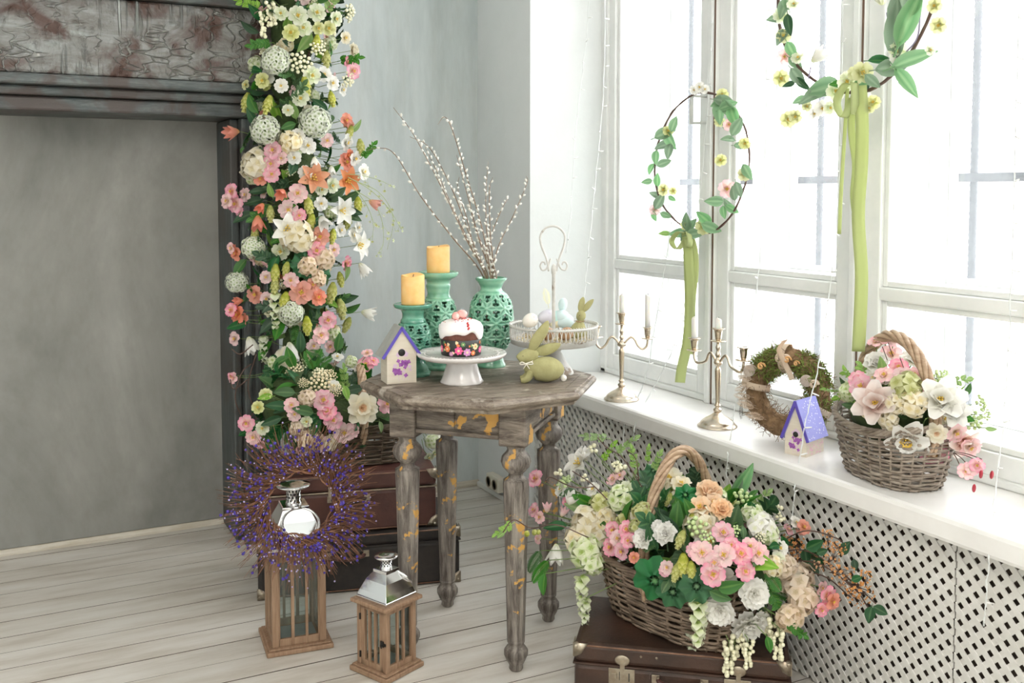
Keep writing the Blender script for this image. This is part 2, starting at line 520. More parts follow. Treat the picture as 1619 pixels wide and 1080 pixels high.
# ---- outside: security bars, yard, pale building
M_bar = plain('weathered_grey_bar', (0.060, 0.068, 0.078), 0.7, c2=(0.045, 0.05, 0.06), nscale=30)
grille = thing('window_grille', 'grey ribbed steel security bars outside the window', 'grille', (2.72, 2.2, 0.6))
gy = [3.55, 3.27] + [atX(px, 280, 2.72).y for px in (1213, 1297, 1407, 1540)] + [1.80, 1.47, 1.15, 0.85]
gz = atX(1400, 283, 2.72).z
for y in gy:
    pts, rad = [], []
    z = 0.56
    k = 0
    while z < 3.05:
        pts.append((0, y - 2.2, z - 0.6)); rad.append(0.0115 if k % 2 else 0.014); z += 0.011; k += 1
    obj('bar', MB().tube(pts, rad, 7), M_bar, grille)
for zz in (gz, gz + 1.15):
    obj('cross_bar', MB().bx(-0.018, 0.8 - 2.2, zz - 0.6 - 0.014, -0.012, 3.6 - 2.2, zz - 0.6 + 0.014), M_bar, grille)
M_yard = plain('snowy_ground', (0.82, 0.82, 0.82), 0.9, c2=(0.74, 0.73, 0.71), nscale=0.6)
struct(obj('ground', MB().bx(2.62, -30, -1.0, 60, 60, -0.9), M_yard))
M_house = plain('pale_render', (0.80, 0.78, 0.76), 0.9, c2=(0.74, 0.72, 0.70), nscale=0.4)
hs = thing('house', 'pale house across the yard seen through the window glass', 'house', (26, 14, -0.9))
obj('wall', MB().bx(-2, -12, 0, 4, 8, 3.0), M_house, hs)
obj('roof', MB().prism([(-2.6, 3.0), (4.6, 3.0), (1, 4.6)], -12.4, 8.4, M=Matrix(((1, 0, 0, 0), (0, 0, 1, 0), (0, 1, 0, 0), (0, 0, 0, 1)))), plain('pale_roof', (0.62, 0.60, 0.60), 0.8), hs)
for k in range(5):
    f = obj('window', MB().bx(-2.05, -10.5 + 3.8 * k, 0.9, -1.98, -9.2 + 3.8 * k, 2.3), plain('house_window', (0.45, 0.45, 0.47), 0.3), hs)
fen = thing('yard_fence', 'low grey board fence across the snowy yard', 'fence', (11, 9, -0.9))
M_fence = plain('fence_board', (0.60, 0.59, 0.58), 0.9, c2=(0.52, 0.5, 0.48), nscale=3)
for k in range(46):
    obj('board', MB().bx(-0.01, -6 + k * 0.28, 0, 0.01, -6 + k * 0.28 + 0.25, 1.15), M_fence, fen)
obj('rail', MB().bx(0.01, -6, 0.8, 0.05, 7, 0.88), M_fence, fen)

# ---- lattice radiator cover
M_lat = plain('lattice_paint', (0.74, 0.73, 0.70), 0.5, c2=(0.66, 0.65, 0.61), nscale=12, bmp=0.1)
def clip(poly, x0, y0, x1, y1):
    def cut(P, ins, inter):
        o = []
        for i in range(len(P)):
            a, b = P[i - 1], P[i]
            if ins(b):
                if not ins(a): o.append(inter(a, b))
                o.append(b)
            elif ins(a): o.append(inter(a, b))
        return o
    def ix(v): return lambda a, b: (v, a[1] + (b[1] - a[1]) * (v - a[0]) / (b[0] - a[0]))
    def iy(v): return lambda a, b: (a[0] + (b[0] - a[0]) * (v - a[1]) / (b[1] - a[1]), v)
    for ins, inter in ((lambda p: p[0] >= x0, ix(x0)), (lambda p: p[0] <= x1, ix(x1)), (lambda p: p[1] >= y0, iy(y0)), (lambda p: p[1] <= y1, iy(y1))):
        if poly: poly = cut(poly, ins, inter)
    return poly
def lattice(name, ya, yb, label):
    cov = thing(name, label, 'radiator cover', (1.975, yb, 0))
    W, H = ya - yb, ZS - 0.068
    p, w = 0.0285, 0.0146
    for d, off in ((1, 0.0), (-1, 0.0033)):
        n = int((W + H) * 0.7071 / p) + 2
        for k in range(n):
            c = k * p / 0.7071 - (H if d > 0 else 0)
            h = w / 2 / 0.7071
            L = H + 0.1
            poly = [(c - h - d * 0.1, -0.1), (c + h - d * 0.1, -0.1), (c + h + d * L, L), (c - h + d * L, L)]
            poly = clip(poly, 0, 0.004, W, H)
            if len(poly) < 3: continue
            m = MB().prism(poly, off, off + 0.0032, M=Matrix(((0, 0, 1, 0), (1, 0, 0, 0), (0, 1, 0, 0), (0, 0, 0, 1))))
            obj('slat', m, M_lat, cov)
    return cov
SEAM = atX(1512, 900, 1.978).y
lattice('radiator_cover', 3.605, SEAM + 0.002, 'white diagonal lattice radiator cover under the sill, behind the round table and flower basket')
lattice('radiator_cover', SEAM - 0.002, 0.70, 'white diagonal lattice radiator cover beyond the jagged seam, under the sill end')

# ---- double wall socket
sk = thing('wall_socket', 'cream double power socket low on the white wall behind the table', 'socket', (XW, atX(790, 778, XW).y, 0.07))
M_sock = plain('cream_plastic', (0.72, 0.68, 0.58), 0.35)
M_cup = plain('socket_recess', (0.26, 0.21, 0.15), 0.5)
M_dark = plain('dark_recess', (0.02, 0.02, 0.02), 0.6)
obj('housing', MB().bx(-0.04, -0.06, -0.034, 0, 0.06, 0.034), M_sock, sk, bev=0.008)
for s in (-0.03, 0.03):
    cp = obj('socket_cup', MB().lathe([(0.0225, 0), (0.0225, 0.004), (0.019, 0.004), (0.018, -0.012), (0, -0.013)], 20, M=TRS((-0.040, s, 0), RY(-pi / 2))), M_cup, sk)
    obj('pin_hole', MB().ball((0, 0, 0), 0.003).ball((0, 0.012, 0), 0.003), M_sock, cp, loc=(-0.031, s - 0.006, 0))

# ================================================================= FIREPLACE PORTAL
def mantel_mat(name, cols, sc, relief):
    m, nt, b = _new(name)
    v = coords(nt, sc)
    n1 = noisef(nt, v, 4, 8, 0.7, 0.6)
    n2 = noisef(nt, coords(nt, (1, 1, 1)), 5.5, 4, 0.6, 0.8)
    c1 = ramp(nt, n1, [(0.3, cols[0]), (0.5, cols[1]), (0.68, cols[2])])
    f = ramp(nt, n2, [(0.46, (0, 0, 0)), (0.60, (1, 1, 1))])
    c2 = mixc(nt, f, c1, cols[3])
    nt.links.new(c2, b.inputs['Base Color'])
    b.inputs['Roughness'].default_value = 0.42
    if relief:
        vv = nt.nodes.new('ShaderNodeTexVoronoi'); vv.inputs['Scale'].default_value = 34
        nt.links.new(coords(nt, (1, 1, 0.5)), vv.inputs['Vector'])
        n3 = noisef(nt, coords(nt, (1, 1, 1)), 8, 6, 0.6, 1.2)
        fm = ramp(nt, n3, [(0.5, (0, 0, 0)), (0.62, (1, 1, 1))])
        mm = mixc(nt, fm, n3, vv.outputs['Distance'])
        ed = nt.nodes.new('ShaderNodeTexVoronoi'); ed.feature = 'DISTANCE_TO_EDGE'; ed.inputs['Scale'].default_value = 9
        wv = nt.nodes.new('ShaderNodeTexNoise'); wv.inputs['Scale'].default_value = 5
        ad = nt.nodes.new('ShaderNodeVectorMath'); ad.operation = 'MULTIPLY_ADD'; ad.inputs[1].default_value = (0.25, 0.25, 0.25)
        nt.links.new(wv.outputs['Color'], ad.inputs[0]); nt.links.new(coords(nt, (1.6, 1, 0.55)), ad.inputs[2]); nt.links.new(ad.outputs[0], ed.inputs['Vector'])
        lines = ramp(nt, ed.outputs['Distance'], [(0.0, (1, 1, 1)), (0.045, (0, 0, 0))])
        n5 = noisef(nt, coords(nt, (1, 1, 1)), 3.0, 3, 0.5)
        msk = ramp(nt, n5, [(0.50, (0, 0, 0)), (0.56, (1, 1, 1))])
        lm = mixc(nt, 1.0, lines, msk, 'MULTIPLY')
        st = noisef(nt, coords(nt, (26, 1, 1.2)), 2, 4, 0.6)
        stm = mixc(nt, 1.0, ramp(nt, st, [(0.52, (0, 0, 0)), (0.66, (1, 1, 1))]), ramp(nt, n5, [(0.44, (1, 1, 1)), (0.50, (0, 0, 0))]), 'MULTIPLY')
        c3 = mixc(nt, lm, c2, (0.46, 0.46, 0.43))  # pale tone painted along the ridge lines as highlights
        c4 = mixc(nt, stm, c3, (0.40, 0.42, 0.40))
        nt.links.new(c4, b.inputs['Base Color'])
        h = mixc(nt, 1.0, mixc(nt, 0.6, mm, lm, 'ADD'), stm, 'ADD')
        bump(nt, b, h, 1.0, 0.02)
    else:
        bump(nt, b, n1, 0.5, 0.005)
    return m
M_mt = mantel_mat('dark_teal_wood', [(0.035, 0.045, 0.045), (0.085, 0.10, 0.10), (0.16, 0.175, 0.17), (0.07, 0.055, 0.05)], (2, 2, 14), False)
M_mtv = mantel_mat('dark_teal_wood_upright', [(0.03, 0.04, 0.042), (0.065, 0.08, 0.08), (0.13, 0.14, 0.14), (0.06, 0.055, 0.05)], (14, 14, 1.2), False)
M_frz = mantel_mat('cracked_highlit_paint', [(0.11, 0.085, 0.075), (0.20, 0.20, 0.19), (0.31, 0.33, 0.32), (0.075, 0.038, 0.028)], (1.2, 1, 5), True)
port = thing('fireplace_portal', 'dark distressed fireplace portal with cracked relief frieze against the back wall', 'fireplace', (0.3, YB, 0))
def P(name, x0, y0, z0, x1, y1, z1, m, bev=0.006, par=port): return obj(name, MB().bx(x0 - 0.3, y0 - YB, z0, x1 - 0.3, y1 - YB, z1), m, par, bev=bev)
fb = 3.74
obj('back_panel', MB().bx(-1.0, -0.012, 0.026, 0.50, -0.001, 1.67), M_panel, port)
P('frieze', -1.1, fb, 1.752, 0.985, YB - 0.002, 2.02, M_frz, 0.01)
for (z0, z1, y, x) in ((1.715, 1.751, fb - 0.012, 0.995), (1.682, 1.714, fb + 0.03, 0.975), (1.632, 1.681, fb + 0.06, 0.965)):
    P('moulding', -1.1, y, z0, x, YB - 0.002, z1, M_mt, 0.008)
P('cornice', -1.2, fb - 0.03, 2.021, 1.03, YB - 0.002, 2.055, M_mt, 0.008)
P('cornice', -1.25, fb - 0.08, 2.056, 1.09, YB - 0.002, 2.105, M_mt, 0.01)
P('mantel_shelf', -1.3, fb - 0.13, 2.106, 1.14, YB - 0.002, 2.155, M_mt, 0.01)
P('column', 0.835, fb + 0.09, 0, 0.97, YB - 0.002, 1.631, M_mtv, 0.006)
P('column_trim', 0.80, fb + 0.13, 0, 0.834, YB - 0.002, 1.631, M_mtv, 0.008)
P('column_base', 0.82, fb + 0.055, 0.0, 0.985, fb + 0.089, 0.14, M_mtv, 0.008)
for k in range(4):
    obj('flute', MB().tube([(0.853 + k * 0.033 - 0.3, fb + 0.09 - YB, 0.16), (0.853 + k * 0.033 - 0.3, fb + 0.09 - YB, 1.58)], 0.011, 10), M_mtv, port)
P('column', -1.1, fb + 0.09, 0, -0.72, YB - 0.002, 1.631, M_mtv, 0.006)
# ================================================================= TABLE
TC = (1.285, 2.688)
ZT = 0.797
M_tab = worn('worn_table_paint', (0.040, 0.026, 0.018), (0.28, 0.235, 0.19), (0.60, 0.33, 0.08), (1, 1, 7), 6, 0.62, (0.585, 0.60))
M_top = worn('worn_table_top', (0.085, 0.058, 0.042), (0.32, 0.27, 0.215), (0.46, 0.41, 0.35), (2.0, 7, 7), 5, 0.5, (0.60, 0.66))
M_leg = worn('worn_leg_paint', (0.045, 0.032, 0.025), (0.31, 0.275, 0.24), (0.60, 0.33, 0.08), (7, 7, 0.8), 6, 0.6, (0.60, 0.612))
table = thing('side_table', 'octagonal distressed wooden table with turned legs and ochre paint chips', 'table', (TC[0], TC[1], 0))
def octo(R, ph=-19.6): return [(R * cos(radians(ph + 45 * k)), R * sin(radians(ph + 45 * k))) for k in range(8)]
def octo_stack(levels):
    v, f = [], []
    for R, z in levels: v += [(x, y, z) for x, y in octo(R)]
    n = len(levels)
    for k in range(n - 1):
        for i in range(8):
            j = (i + 1) % 8
            f.append((k * 8 + i, k * 8 + j, k * 8 + 8 + j, k * 8 + 8 + i))
    f.append(tuple(range(8))[::-1]); f.append(tuple(8 * (n - 1) + i for i in range(8)))
    return MB().add(v, f, 0, False)
tp = octo_stack([(0.325, ZT - 0.040), (0.338, ZT - 0.040), (0.340, ZT - 0.030), (0.347, ZT - 0.028), (0.355, ZT - 0.022), (0.358, ZT - 0.014), (0.353, ZT - 0.006), (0.343, ZT - 0.005), (0.341, ZT - 0.002), (0.310, ZT - 0.0025)])
top = obj('tabletop', tp, M_top, table, bev=0.0015)
# the boards and mitred border of the top, each its own piece
inner = octo(0.306)
border = octo(0.3415); bi = octo(0.308)
for k in range(8):
    j = (k + 1) % 8
    q = [border[k], border[j], bi[j], bi[k]]
    cx, cy = sum(a for a, _ in q) / 4, sum(b for _, b in q) / 4
    q = [((x - cx) * 0.992 + cx, (y - cy) * 0.985 + cy) for x, y in q]
    obj('border_board', MB().prism(q, ZT - 0.006, ZT - 0.0004), M_top, top)
th = radians(-42)
for k in range(5):
    w = 0.64 / 5
    a, b = -0.32 + k * w + 0.0007, -0.32 + (k + 1) * w - 0.0007
    rot = [(x * cos(-th) - y * sin(-th), x * sin(-th) + y * cos(-th)) for x, y in inner]
    pl = clip(rot, -1, a, 1, b)
    pl = [(x * cos(th) - y * sin(th), x * sin(th) + y * cos(th)) for x, y in pl]
    obj('board', MB().prism(pl, ZT - 0.006, ZT - 0.0002), M_top, top)
legs = [(-0.005, -0.243), (0.238, 0.0), (0.0, 0.25), (-0.235, 0.0)]
prof = [(0, 0), (0.016, 0), (0.020, 0.006), (0.019, 0.016), (0.027, 0.030), (0.034, 0.046), (0.034, 0.058), (0.026, 0.070), (0.020, 0.076), (0.025, 0.082), (0.0255, 0.09), (0.034, 0.45),
        (0.037, 0.535), (0.036, 0.548), (0.022, 0.556), (0.020, 0.566), (0.026, 0.572), (0.038, 0.585), (0.043, 0.600), (0.040, 0.615), (0.028, 0.628), (0.025, 0.634), (0.028, 0.645), (0.033, 0.652)]
def facet(p): return p
for k, (x, y) in enumerate(legs):
    m = MB().lathe(prof[:12], 10, sm=False)
    m = MB()
    m.lathe(prof[:11], 24)
    m.lathe(prof[10:14], 10, sm=False)
    m.lathe(prof[13:], 24)
    lg = obj('leg', m, M_leg, table, (x, y, 0), (0, 0, radians(12 * k)))
    obj('leg_block', MB().box((0, 0, 0.702), (0.079, 0.079, 0.108), RZ(pi / 4 - radians(12 * k)).to_3x3()), M_tab, lg, bev=0.004)
for k in range(4):
    a, b = Vector(legs[k] + (0,)), Vector(legs[(k + 1) % 4] + (0,))
    d = (b - a); L = d.length - 0.079; ang = atan2(d.y, d.x); mid = (a + b) / 2
    ap = obj('apron', MB().box((0, 0, 0), (L, 0.045, 0.095)), M_tab, table, (mid.x, mid.y, 0.709), (0, 0, ang), bev=0.002)
    out = Vector((mid.x, mid.y)); s = -1 if (RZ(ang) @ Vector((0, -1, 0))).to_2d().dot(out) > 0 else 1
    for (x0, x1) in ((-L / 2, -0.006), (-0.004, L / 2)):
        obj('apron_panel', MB().bx(x0 + 0.002, s * 0.022, -0.026, x1 - 0.002, s * 0.028, 0.038), M_tab, ap, bev=0.002)
    obj('apron_bead', MB().bx(-L / 2, s * 0.02, -0.046, L / 2, s * 0.032, -0.032), M_tab, ap, bev=0.004)
# ================================================================= CERAMICS ON THE TABLE
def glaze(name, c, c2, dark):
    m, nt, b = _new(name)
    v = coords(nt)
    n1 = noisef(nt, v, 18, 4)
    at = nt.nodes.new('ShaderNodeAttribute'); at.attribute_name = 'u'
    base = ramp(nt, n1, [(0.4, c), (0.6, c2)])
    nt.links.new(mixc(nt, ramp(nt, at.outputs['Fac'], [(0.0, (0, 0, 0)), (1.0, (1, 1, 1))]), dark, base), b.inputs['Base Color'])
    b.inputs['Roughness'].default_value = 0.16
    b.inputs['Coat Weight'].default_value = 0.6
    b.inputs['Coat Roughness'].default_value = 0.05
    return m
M_mint = glaze('mint_crackle_glaze', (0.20, 0.47, 0.31), (0.30, 0.56, 0.40), (0.03, 0.20, 0.125))
M_mint2 = glaze('deep_green_glaze', (0.09, 0.33, 0.22), (0.19, 0.44, 0.31), (0.015, 0.13, 0.085))

def prof_at(prof, z):
    for (r0, z0), (r1, z1) in zip(prof, prof[1:]):
        if z0 <= z <= z1 and z1 > z0:
            t = (z - z0) / (z1 - z0)
            return r0 + (r1 - r0) * t
    return prof[-1][0]
def smoothprof(p, n=6):
    q = bez([(r, 0, z) for r, z in p], n)
    return [(max(0.0, v.x), v.z) for v in q]

def pierced(prof, nflow, rows, nth=240, nz=110, thick=0.004):
    """openwork ceramic wall: flower motifs on a hexagonal lattice with raised petal rims and cut-out slots"""
    zs0, zs1 = prof[0][1], prof[-1][1]
    H = zs1 - zs0
    v, f, u, keep = [], [], [], {}
    for j in range(nz + 1):
        t = j / nz
        z = zs0 + H * t
        r = prof_at(prof, z)
        for i in range(nth):
            a = i / nth
            d, c = motif(a * nflow, t * rows)
            edge = min(1, min(t, 1 - t) / 0.04)
            keep[(i, j)] = c and edge >= 1
            rr = r + d * 0.0042 * edge
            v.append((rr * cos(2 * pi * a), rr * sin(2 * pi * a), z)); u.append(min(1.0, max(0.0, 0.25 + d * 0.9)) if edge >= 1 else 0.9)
    for j in range(nz):
        for i in range(nth):
            k = (i + 1) % nth
            hole = sum(keep[q] for q in ((i, j), (k, j), (i, j + 1), (k, j + 1))) >= 3
            if not hole: f.append((j * nth + i, j * nth + k, (j + 1) * nth + k, (j + 1) * nth + i))
    return MB().add(v, f, 0, True, u)
def motif(x, y):
    best = None
    for oy in (0, 1):
        for cx in (math.floor(x), math.floor(x) + 1, math.floor(x) - 1):
            for cy in (math.floor(y) - 1, math.floor(y), math.floor(y) + 1):
                px, py = cx + (0.5 if cy % 2 else 0), cy
                dx, dy = (x - px), (y - py) * 0.95
                q = dx * dx + dy * dy
                if best is None or q < best[0]: best = (q, dx, dy)
        break
    q, dx, dy = best
    r = sqrt(q); a = atan2(dy, dx)
    k = a / (pi / 3); fr = abs(k - round(k)) * (pi / 3)           # angle to the petal's axis
    lat = r * sin(fr); lon = r * cos(fr)
    # petal: leaf from r=.1 to .56 ; outline raised, inner slot cut in every second
    def leaf(lon, lat, l0, l1, w):
        if lon <= l0 or lon >= l1: return 9
        s = (lon - l0) / (l1 - l0)
        return lat / (w * sin(pi * s ** 0.85) + 1e-6)
    e = leaf(lon, lat, 0.05, 0.56, 0.165)
    d = 0.0
    hole = False
    if r < 0.075: d = 0.9
    elif e < 1.0:
        d = 0.35 + 0.65 * e ** 3
        if e < 0.22 and 0.16 < lon < 0.40: d = 0.0
    else:
        fr2 = (pi / 6 - fr)
        lon2, lat2 = r * cos(fr2), r * sin(fr2)
        e2 = leaf(lon2, lat2, 0.20, 0.66, 0.105)
        if e2 < 1.0: hole = True
        d = 0.15
    return d, hole

def mint_piece(name, label, cat, loc, parts, mat, body, nflow, rows, rz=0.0):
    t = thing(name, label, cat, loc, rz)
    obj('openwork_body', pierced(smoothprof(body), nflow, rows), mat, t, solid=0.0045)
    for nm, pr in parts:
        obj(nm, MB().lathe(smoothprof(pr, 5) if len(pr) > 2 else pr, 48, us=None), mat, t)
    return t
def one(mb): mb.u = [0.9] * len(mb.u); return mb

def lathe_part(nm, pr, mat, t, smooth=True, scallop=0):
    m = MB().lathe(smoothprof(pr, 4) if smooth else pr, 64)
    zmin = min(z for _, z in pr)
    if scallop:
        for i, (x, y, z) in enumerate(m.v):
            r = sqrt(x * x + y * y)
            if r > 1e-4:
                a = atan2(y, x); k = 1 + scallop * abs(sin(a * 6))
                m.v[i] = (x * k, y * k, z)
    m.u = [0.9 if abs(sin(i * 0.13)) > 0.1 else 0.6 for i in range(len(m.u))]
    m.u = [min(1, 0.75 + 0.25 * sin(p[2] * 260)) for p in m.v]
    return obj(nm, m, mat, t)

# short pillar candle holder
L = atz(659, 592, ZT)
sh = thing('candle_holder', 'short green openwork ceramic candle holder behind the wooden birdhouse', 'candle holder', (1.121, 2.815, ZT))
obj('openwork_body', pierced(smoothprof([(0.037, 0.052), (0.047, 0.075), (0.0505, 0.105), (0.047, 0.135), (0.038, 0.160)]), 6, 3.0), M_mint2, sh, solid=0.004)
lathe_part('foot', [(0.050, 0.0), (0.051, 0.008), (0.046, 0.014), (0.043, 0.022), (0.034, 0.042), (0.031, 0.048), (0.037, 0.053), (0.034, 0.056)], M_mint2, sh, scallop=0.05)
lathe_part('collar', [(0.036, 0.158), (0.039, 0.162), (0.037, 0.170), (0.033, 0.176), (0.034, 0.192), (0.041, 0.201), (0.055, 0.206), (0.0595, 0.213), (0.0585, 0.218), (0.050, 0.216), (0.02, 0.2155), (0.0, 0.2155)], M_mint2, sh)
# tall pillar candle holder
tl = thing('candle_holder', 'tall green openwork ceramic candle holder, the higher of the two candle holders', 'candle holder', (1.236, 2.888, ZT))
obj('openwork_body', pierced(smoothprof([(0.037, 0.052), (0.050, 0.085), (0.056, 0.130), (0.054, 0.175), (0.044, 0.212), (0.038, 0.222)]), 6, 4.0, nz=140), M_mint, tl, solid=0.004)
lathe_part('foot', [(0.052, 0.0), (0.053, 0.008), (0.047, 0.014), (0.044, 0.022), (0.034, 0.040), (0.031, 0.047), (0.037, 0.053), (0.034, 0.056)], M_mint, tl, scallop=0.05)
lathe_part('collar', [(0.036, 0.220), (0.040, 0.224), (0.037, 0.231), (0.035, 0.240), (0.039, 0.262), (0.036, 0.270), (0.041, 0.280), (0.058, 0.290), (0.064, 0.299), (0.063, 0.306), (0.053, 0.303), (0.02, 0.3025), (0.0, 0.3025)], M_mint, tl)
# vase
VZ = (1.400, 2.845)
vs = thing('vase', 'mint green openwork ceramic vase holding the pussy willow branches', 'vase', (VZ[0], VZ[1], ZT))
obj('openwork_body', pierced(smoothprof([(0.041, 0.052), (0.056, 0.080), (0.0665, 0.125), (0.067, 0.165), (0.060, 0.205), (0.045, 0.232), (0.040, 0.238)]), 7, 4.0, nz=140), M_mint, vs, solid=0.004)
lathe_part('foot', [(0.046, 0.0), (0.046, 0.006), (0.041, 0.016), (0.036, 0.036), (0.036, 0.046), (0.044, 0.051), (0.040, 0.055)], M_mint, vs)
lathe_part('neck', [(0.039, 0.236), (0.042, 0.239), (0.036, 0.244), (0.034, 0.252), (0.042, 0.268), (0.0495, 0.277), (0.0505, 0.283), (0.046, 0.283), (0.036, 0.268), (0.030, 0.250), (0.028, 0.20)], M_mint, vs)
M_wax = plain('honey_wax', (0.84, 0.50, 0.17), 0.45, c2=(0.88, 0.58, 0.24), nscale=30, sss=0.35)
M_wick = plain('burnt_wick', (0.03, 0.025, 0.02), 0.9)
def pillar(loc, r, h, label, seed, tilt=0.0):
    m = MB(); n = 40
    pr = [(r * 0.98, 0), (r, 0.003), (r, h * 0.5), (r * 1.0, h - 0.004), (r * 0.96, h), (r * 0.86, h - 0.002), (r * 0.78, h - 0.007), (r * 0.3, h - 0.010), (0, h - 0.010)]
    m.lathe(pr, n)
    rd = random.Random(seed)
    k1, k2 = rd.random() * 6, rd.random() * 6
    for i, (x, y, z) in enumerate(m.v):
        if z > h * 0.8:
            a = atan2(y, x)
            m.v[i] = (x, y, z + 0.003 * sin(a + k1) + 0.0015 * sin(3 * a + k2))
    o = tag(obj('pillar_candle', m, M_wax, None, loc), label, 'candle')
    obj('wick', MB().tube([(0, 0, h - 0.011), (0.001, 0, h - 0.004), (0.003, 0.001, h + 0.001)], 0.0011, 6), M_wick, o)
    dr = MB()
    for a in (k1, k1 + 0.4):
        dr.tube([(r * cos(a), r * sin(a), h * 0.95), (r * 1.01 * cos(a), r * 1.01 * sin(a), h * 0.6), (r * cos(a), r * sin(a), h * 0.35)], [0.003, 0.002, 0.003], 6)
    obj('wax_drip', dr, M_wax, o)
    return o
pillar((1.121, 2.815, ZT + 0.216), 0.0355, 0.090, 'honey yellow pillar candle on the short green holder, the lower candle', 1)
pillar((1.236, 2.888, ZT + 0.303), 0.0365, 0.083, 'honey yellow pillar candle on the tall green holder, the higher candle', 4)

# ---- pussy willow branches : each branch a thing with catkins
M_twig = plain('willow_bark', (0.17, 0.115, 0.08), 0.6, c2=(0.27, 0.19, 0.13), nscale=60)
M_cat = plain('silver_catkin', (0.80, 0.79, 0.74), 0.9, c2=(0.66, 0.64, 0.58), nscale=120, bmp=0.3)
VT = Vector((VZ[0], VZ[1], ZT + 0.283))
rw = random.Random(11)
# (pixel path above the rim, depth offset of the tip towards the back wall)
BR = [([(770, 438), (715, 375), (665, 310), (625, 245), (600, 234), (580, 238)], 0.05, 'longest willow branch arching far left with a drooping tip'),
      ([(770, 438), (738, 380), (700, 300), (655, 215), (622, 170)], -0.03, 'straight willow branch leaning left to the highest pointed tip'),
      ([(774, 438), (742, 370), (715, 300), (680, 235), (648, 216)], 0.02, 'willow branch leaning left beneath the highest one, bare bent tip'),
      ([(776, 438), (745, 390), (712, 320), (690, 270), (672, 232)], 0.08, 'willow branch in the left-leaning bunch with closely set catkins'),
      ([(778, 438), (762, 360), (735, 270), (715, 205), (703, 185), (692, 197)], 0.0, 'willow branch with a hooked tip rising over the middle'),
      ([(780, 438), (758, 380), (742, 320), (730, 275), (722, 245)], 0.06, 'middling willow branch beneath the hooked tip'),
      ([(777, 438), (752, 400), (738, 345), (724, 300), (726, 280)], -0.05, 'short willow branch with a forked bare tip in the centre'),
      ([(784, 438), (770, 370), (768, 310), (772, 255)], 0.02, 'upright willow branch with a thin bare tip'),
      ([(786, 438), (775, 370), (774, 300), (779, 280)], -0.04, 'short upright willow branch beside the upright bare-tipped one'),
      ([(783, 438), (768, 400), (785, 350), (800, 318), (804, 316)], 0.05, 'small willow branch curving right low over the vase'),
      ([(782, 438), (788, 390), (812, 340), (833, 290), (832, 278)], 0.0, 'willow branch reaching furthest right toward the white corner'),
      ([(788, 438), (766, 395), (748, 350), (741, 300)], 0.09, 'thin willow branch at the back of the bunch')]
for i, (px, dd, lab) in enumerate(BR):
    n = len(px)
    base = VT + Vector((rw.uniform(-0.016, 0.016), rw.uniform(-0.016, 0.016), -0.15))
    pts = []
    for k, (x, y) in enumerate(px):
        Y = VZ[1] + dd * (k / (n - 1)) * 2 - 0.012 * (k > 0)
        p = atY(x, y, Y)
        if k == 0: p = VT + Vector(((x - 781) * 0.0019, rw.uniform(-0.015, 0.015), 0.002))
        pts.append(p)
    mid = pts[0] + (base - pts[0]) * 0.5
    path = bez([base] + pts, 7)
    o = thing('willow_branch', lab, 'branch', base, group='pussy willow branches in the mint vase')
    N = len(path)
    obj('twig', MB().tube([p - base for p in path], [0.0026 - 0.0019 * (k / (N - 1)) for k in range(N)], 6), M_twig, o)
    # catkins
    d = 0.0
    start = 0.30 if i != 0 else 0.28
    tot = sum((path[k + 1] - path[k]).length for k in range(N - 1))
    acc, nxt, side = 0.0, tot * start, 1
    cm = None
    for k in range(N - 1):
        seg = path[k + 1] - path[k]
        while nxt <= acc + seg.length and nxt < tot * 0.965:
            p = path[k] + seg * ((nxt - acc) / seg.length)
            t = seg.normalized()
            a = rw.uniform(0, 2 * pi)
            sd = (t.orthogonal().normalized() * cos(a) + t.cross(t.orthogonal().normalized()) * sin(a))
            if 'catkin_mesh' not in globals():
                catkin_mesh = MB().ball((0, 0, 0.0045), (0.0038, 0.0038, 0.0062), 8, 6).mesh('catkin', M_cat)
            link('catkin', catkin_mesh, o, M=Matrix.Translation(p - base + sd * 0.0028) @ frame(t * 0.9 + sd * 0.8) @ Matrix.Scale(rw.uniform(0.8, 1.15), 4))
            nxt += rw.uniform(0.011, 0.021) * (1.5 if i == 0 else 1)
            side = -side
        acc += seg.length

# ---- cake stand
M_white = plain('white_glazed_ceramic', (0.78, 0.75, 0.73), 0.22, c2=(0.70, 0.66, 0.64), nscale=14, coat=0.5, bmp=0.12, bscale=25)
CK = (1.203, 2.640)
st = thing('cake_stand', 'white embossed ceramic cake stand with a scalloped plate holding the iced cake', 'cake stand', (CK[0], CK[1], ZT))
fm = MB().lathe([(0.062, 0), (0.063, 0.004), (0.058, 0.012), (0.050, 0.035), (0.045, 0.055), (0.044, 0.062), (0.048, 0.067)], 72)
for i, (x, y, z) in enumerate(fm.v):
    a = atan2(y, x); r = sqrt(x * x + y * y)
    k = 1 + 0.035 * (abs(sin(a * 4)) - 0.5) * max(0, 1 - z / 0.03)
    if 0.01 < z < 0.06: k += 0.018 * sin(a * 10 + 2.2 * sin(z * 150)) * sin(pi * (z - 0.01) / 0.05)
    fm.v[i] = (x * k, y * k, z)
obj('pedestal', fm, M_white, st)
pm = MB().lathe([(0.044, 0.065), (0.085, 0.068), (0.118, 0.073), (0.128, 0.080), (0.131, 0.0865), (0.129, 0.089), (0.118, 0.086), (0.10, 0.0845), (0.098, 0.083), (0.05, 0.083), (0, 0.083)], 96)
for i, (x, y, z) in enumerate(pm.v):
    a = atan2(y, x); r = sqrt(x * x + y * y)
    if r > 0.09:
        k = 1 + 0.02 * (abs(cos(a * 4.5)) - 0.4) * (r - 0.09) / 0.04
        pm.v[i] = (x * k, y * k, z + (0.0016 * sin(a * 18) if 0.1 < r < 0.125 and z > 0.08 else 0))
obj('plate', pm, M_white, st)
bd = MB()
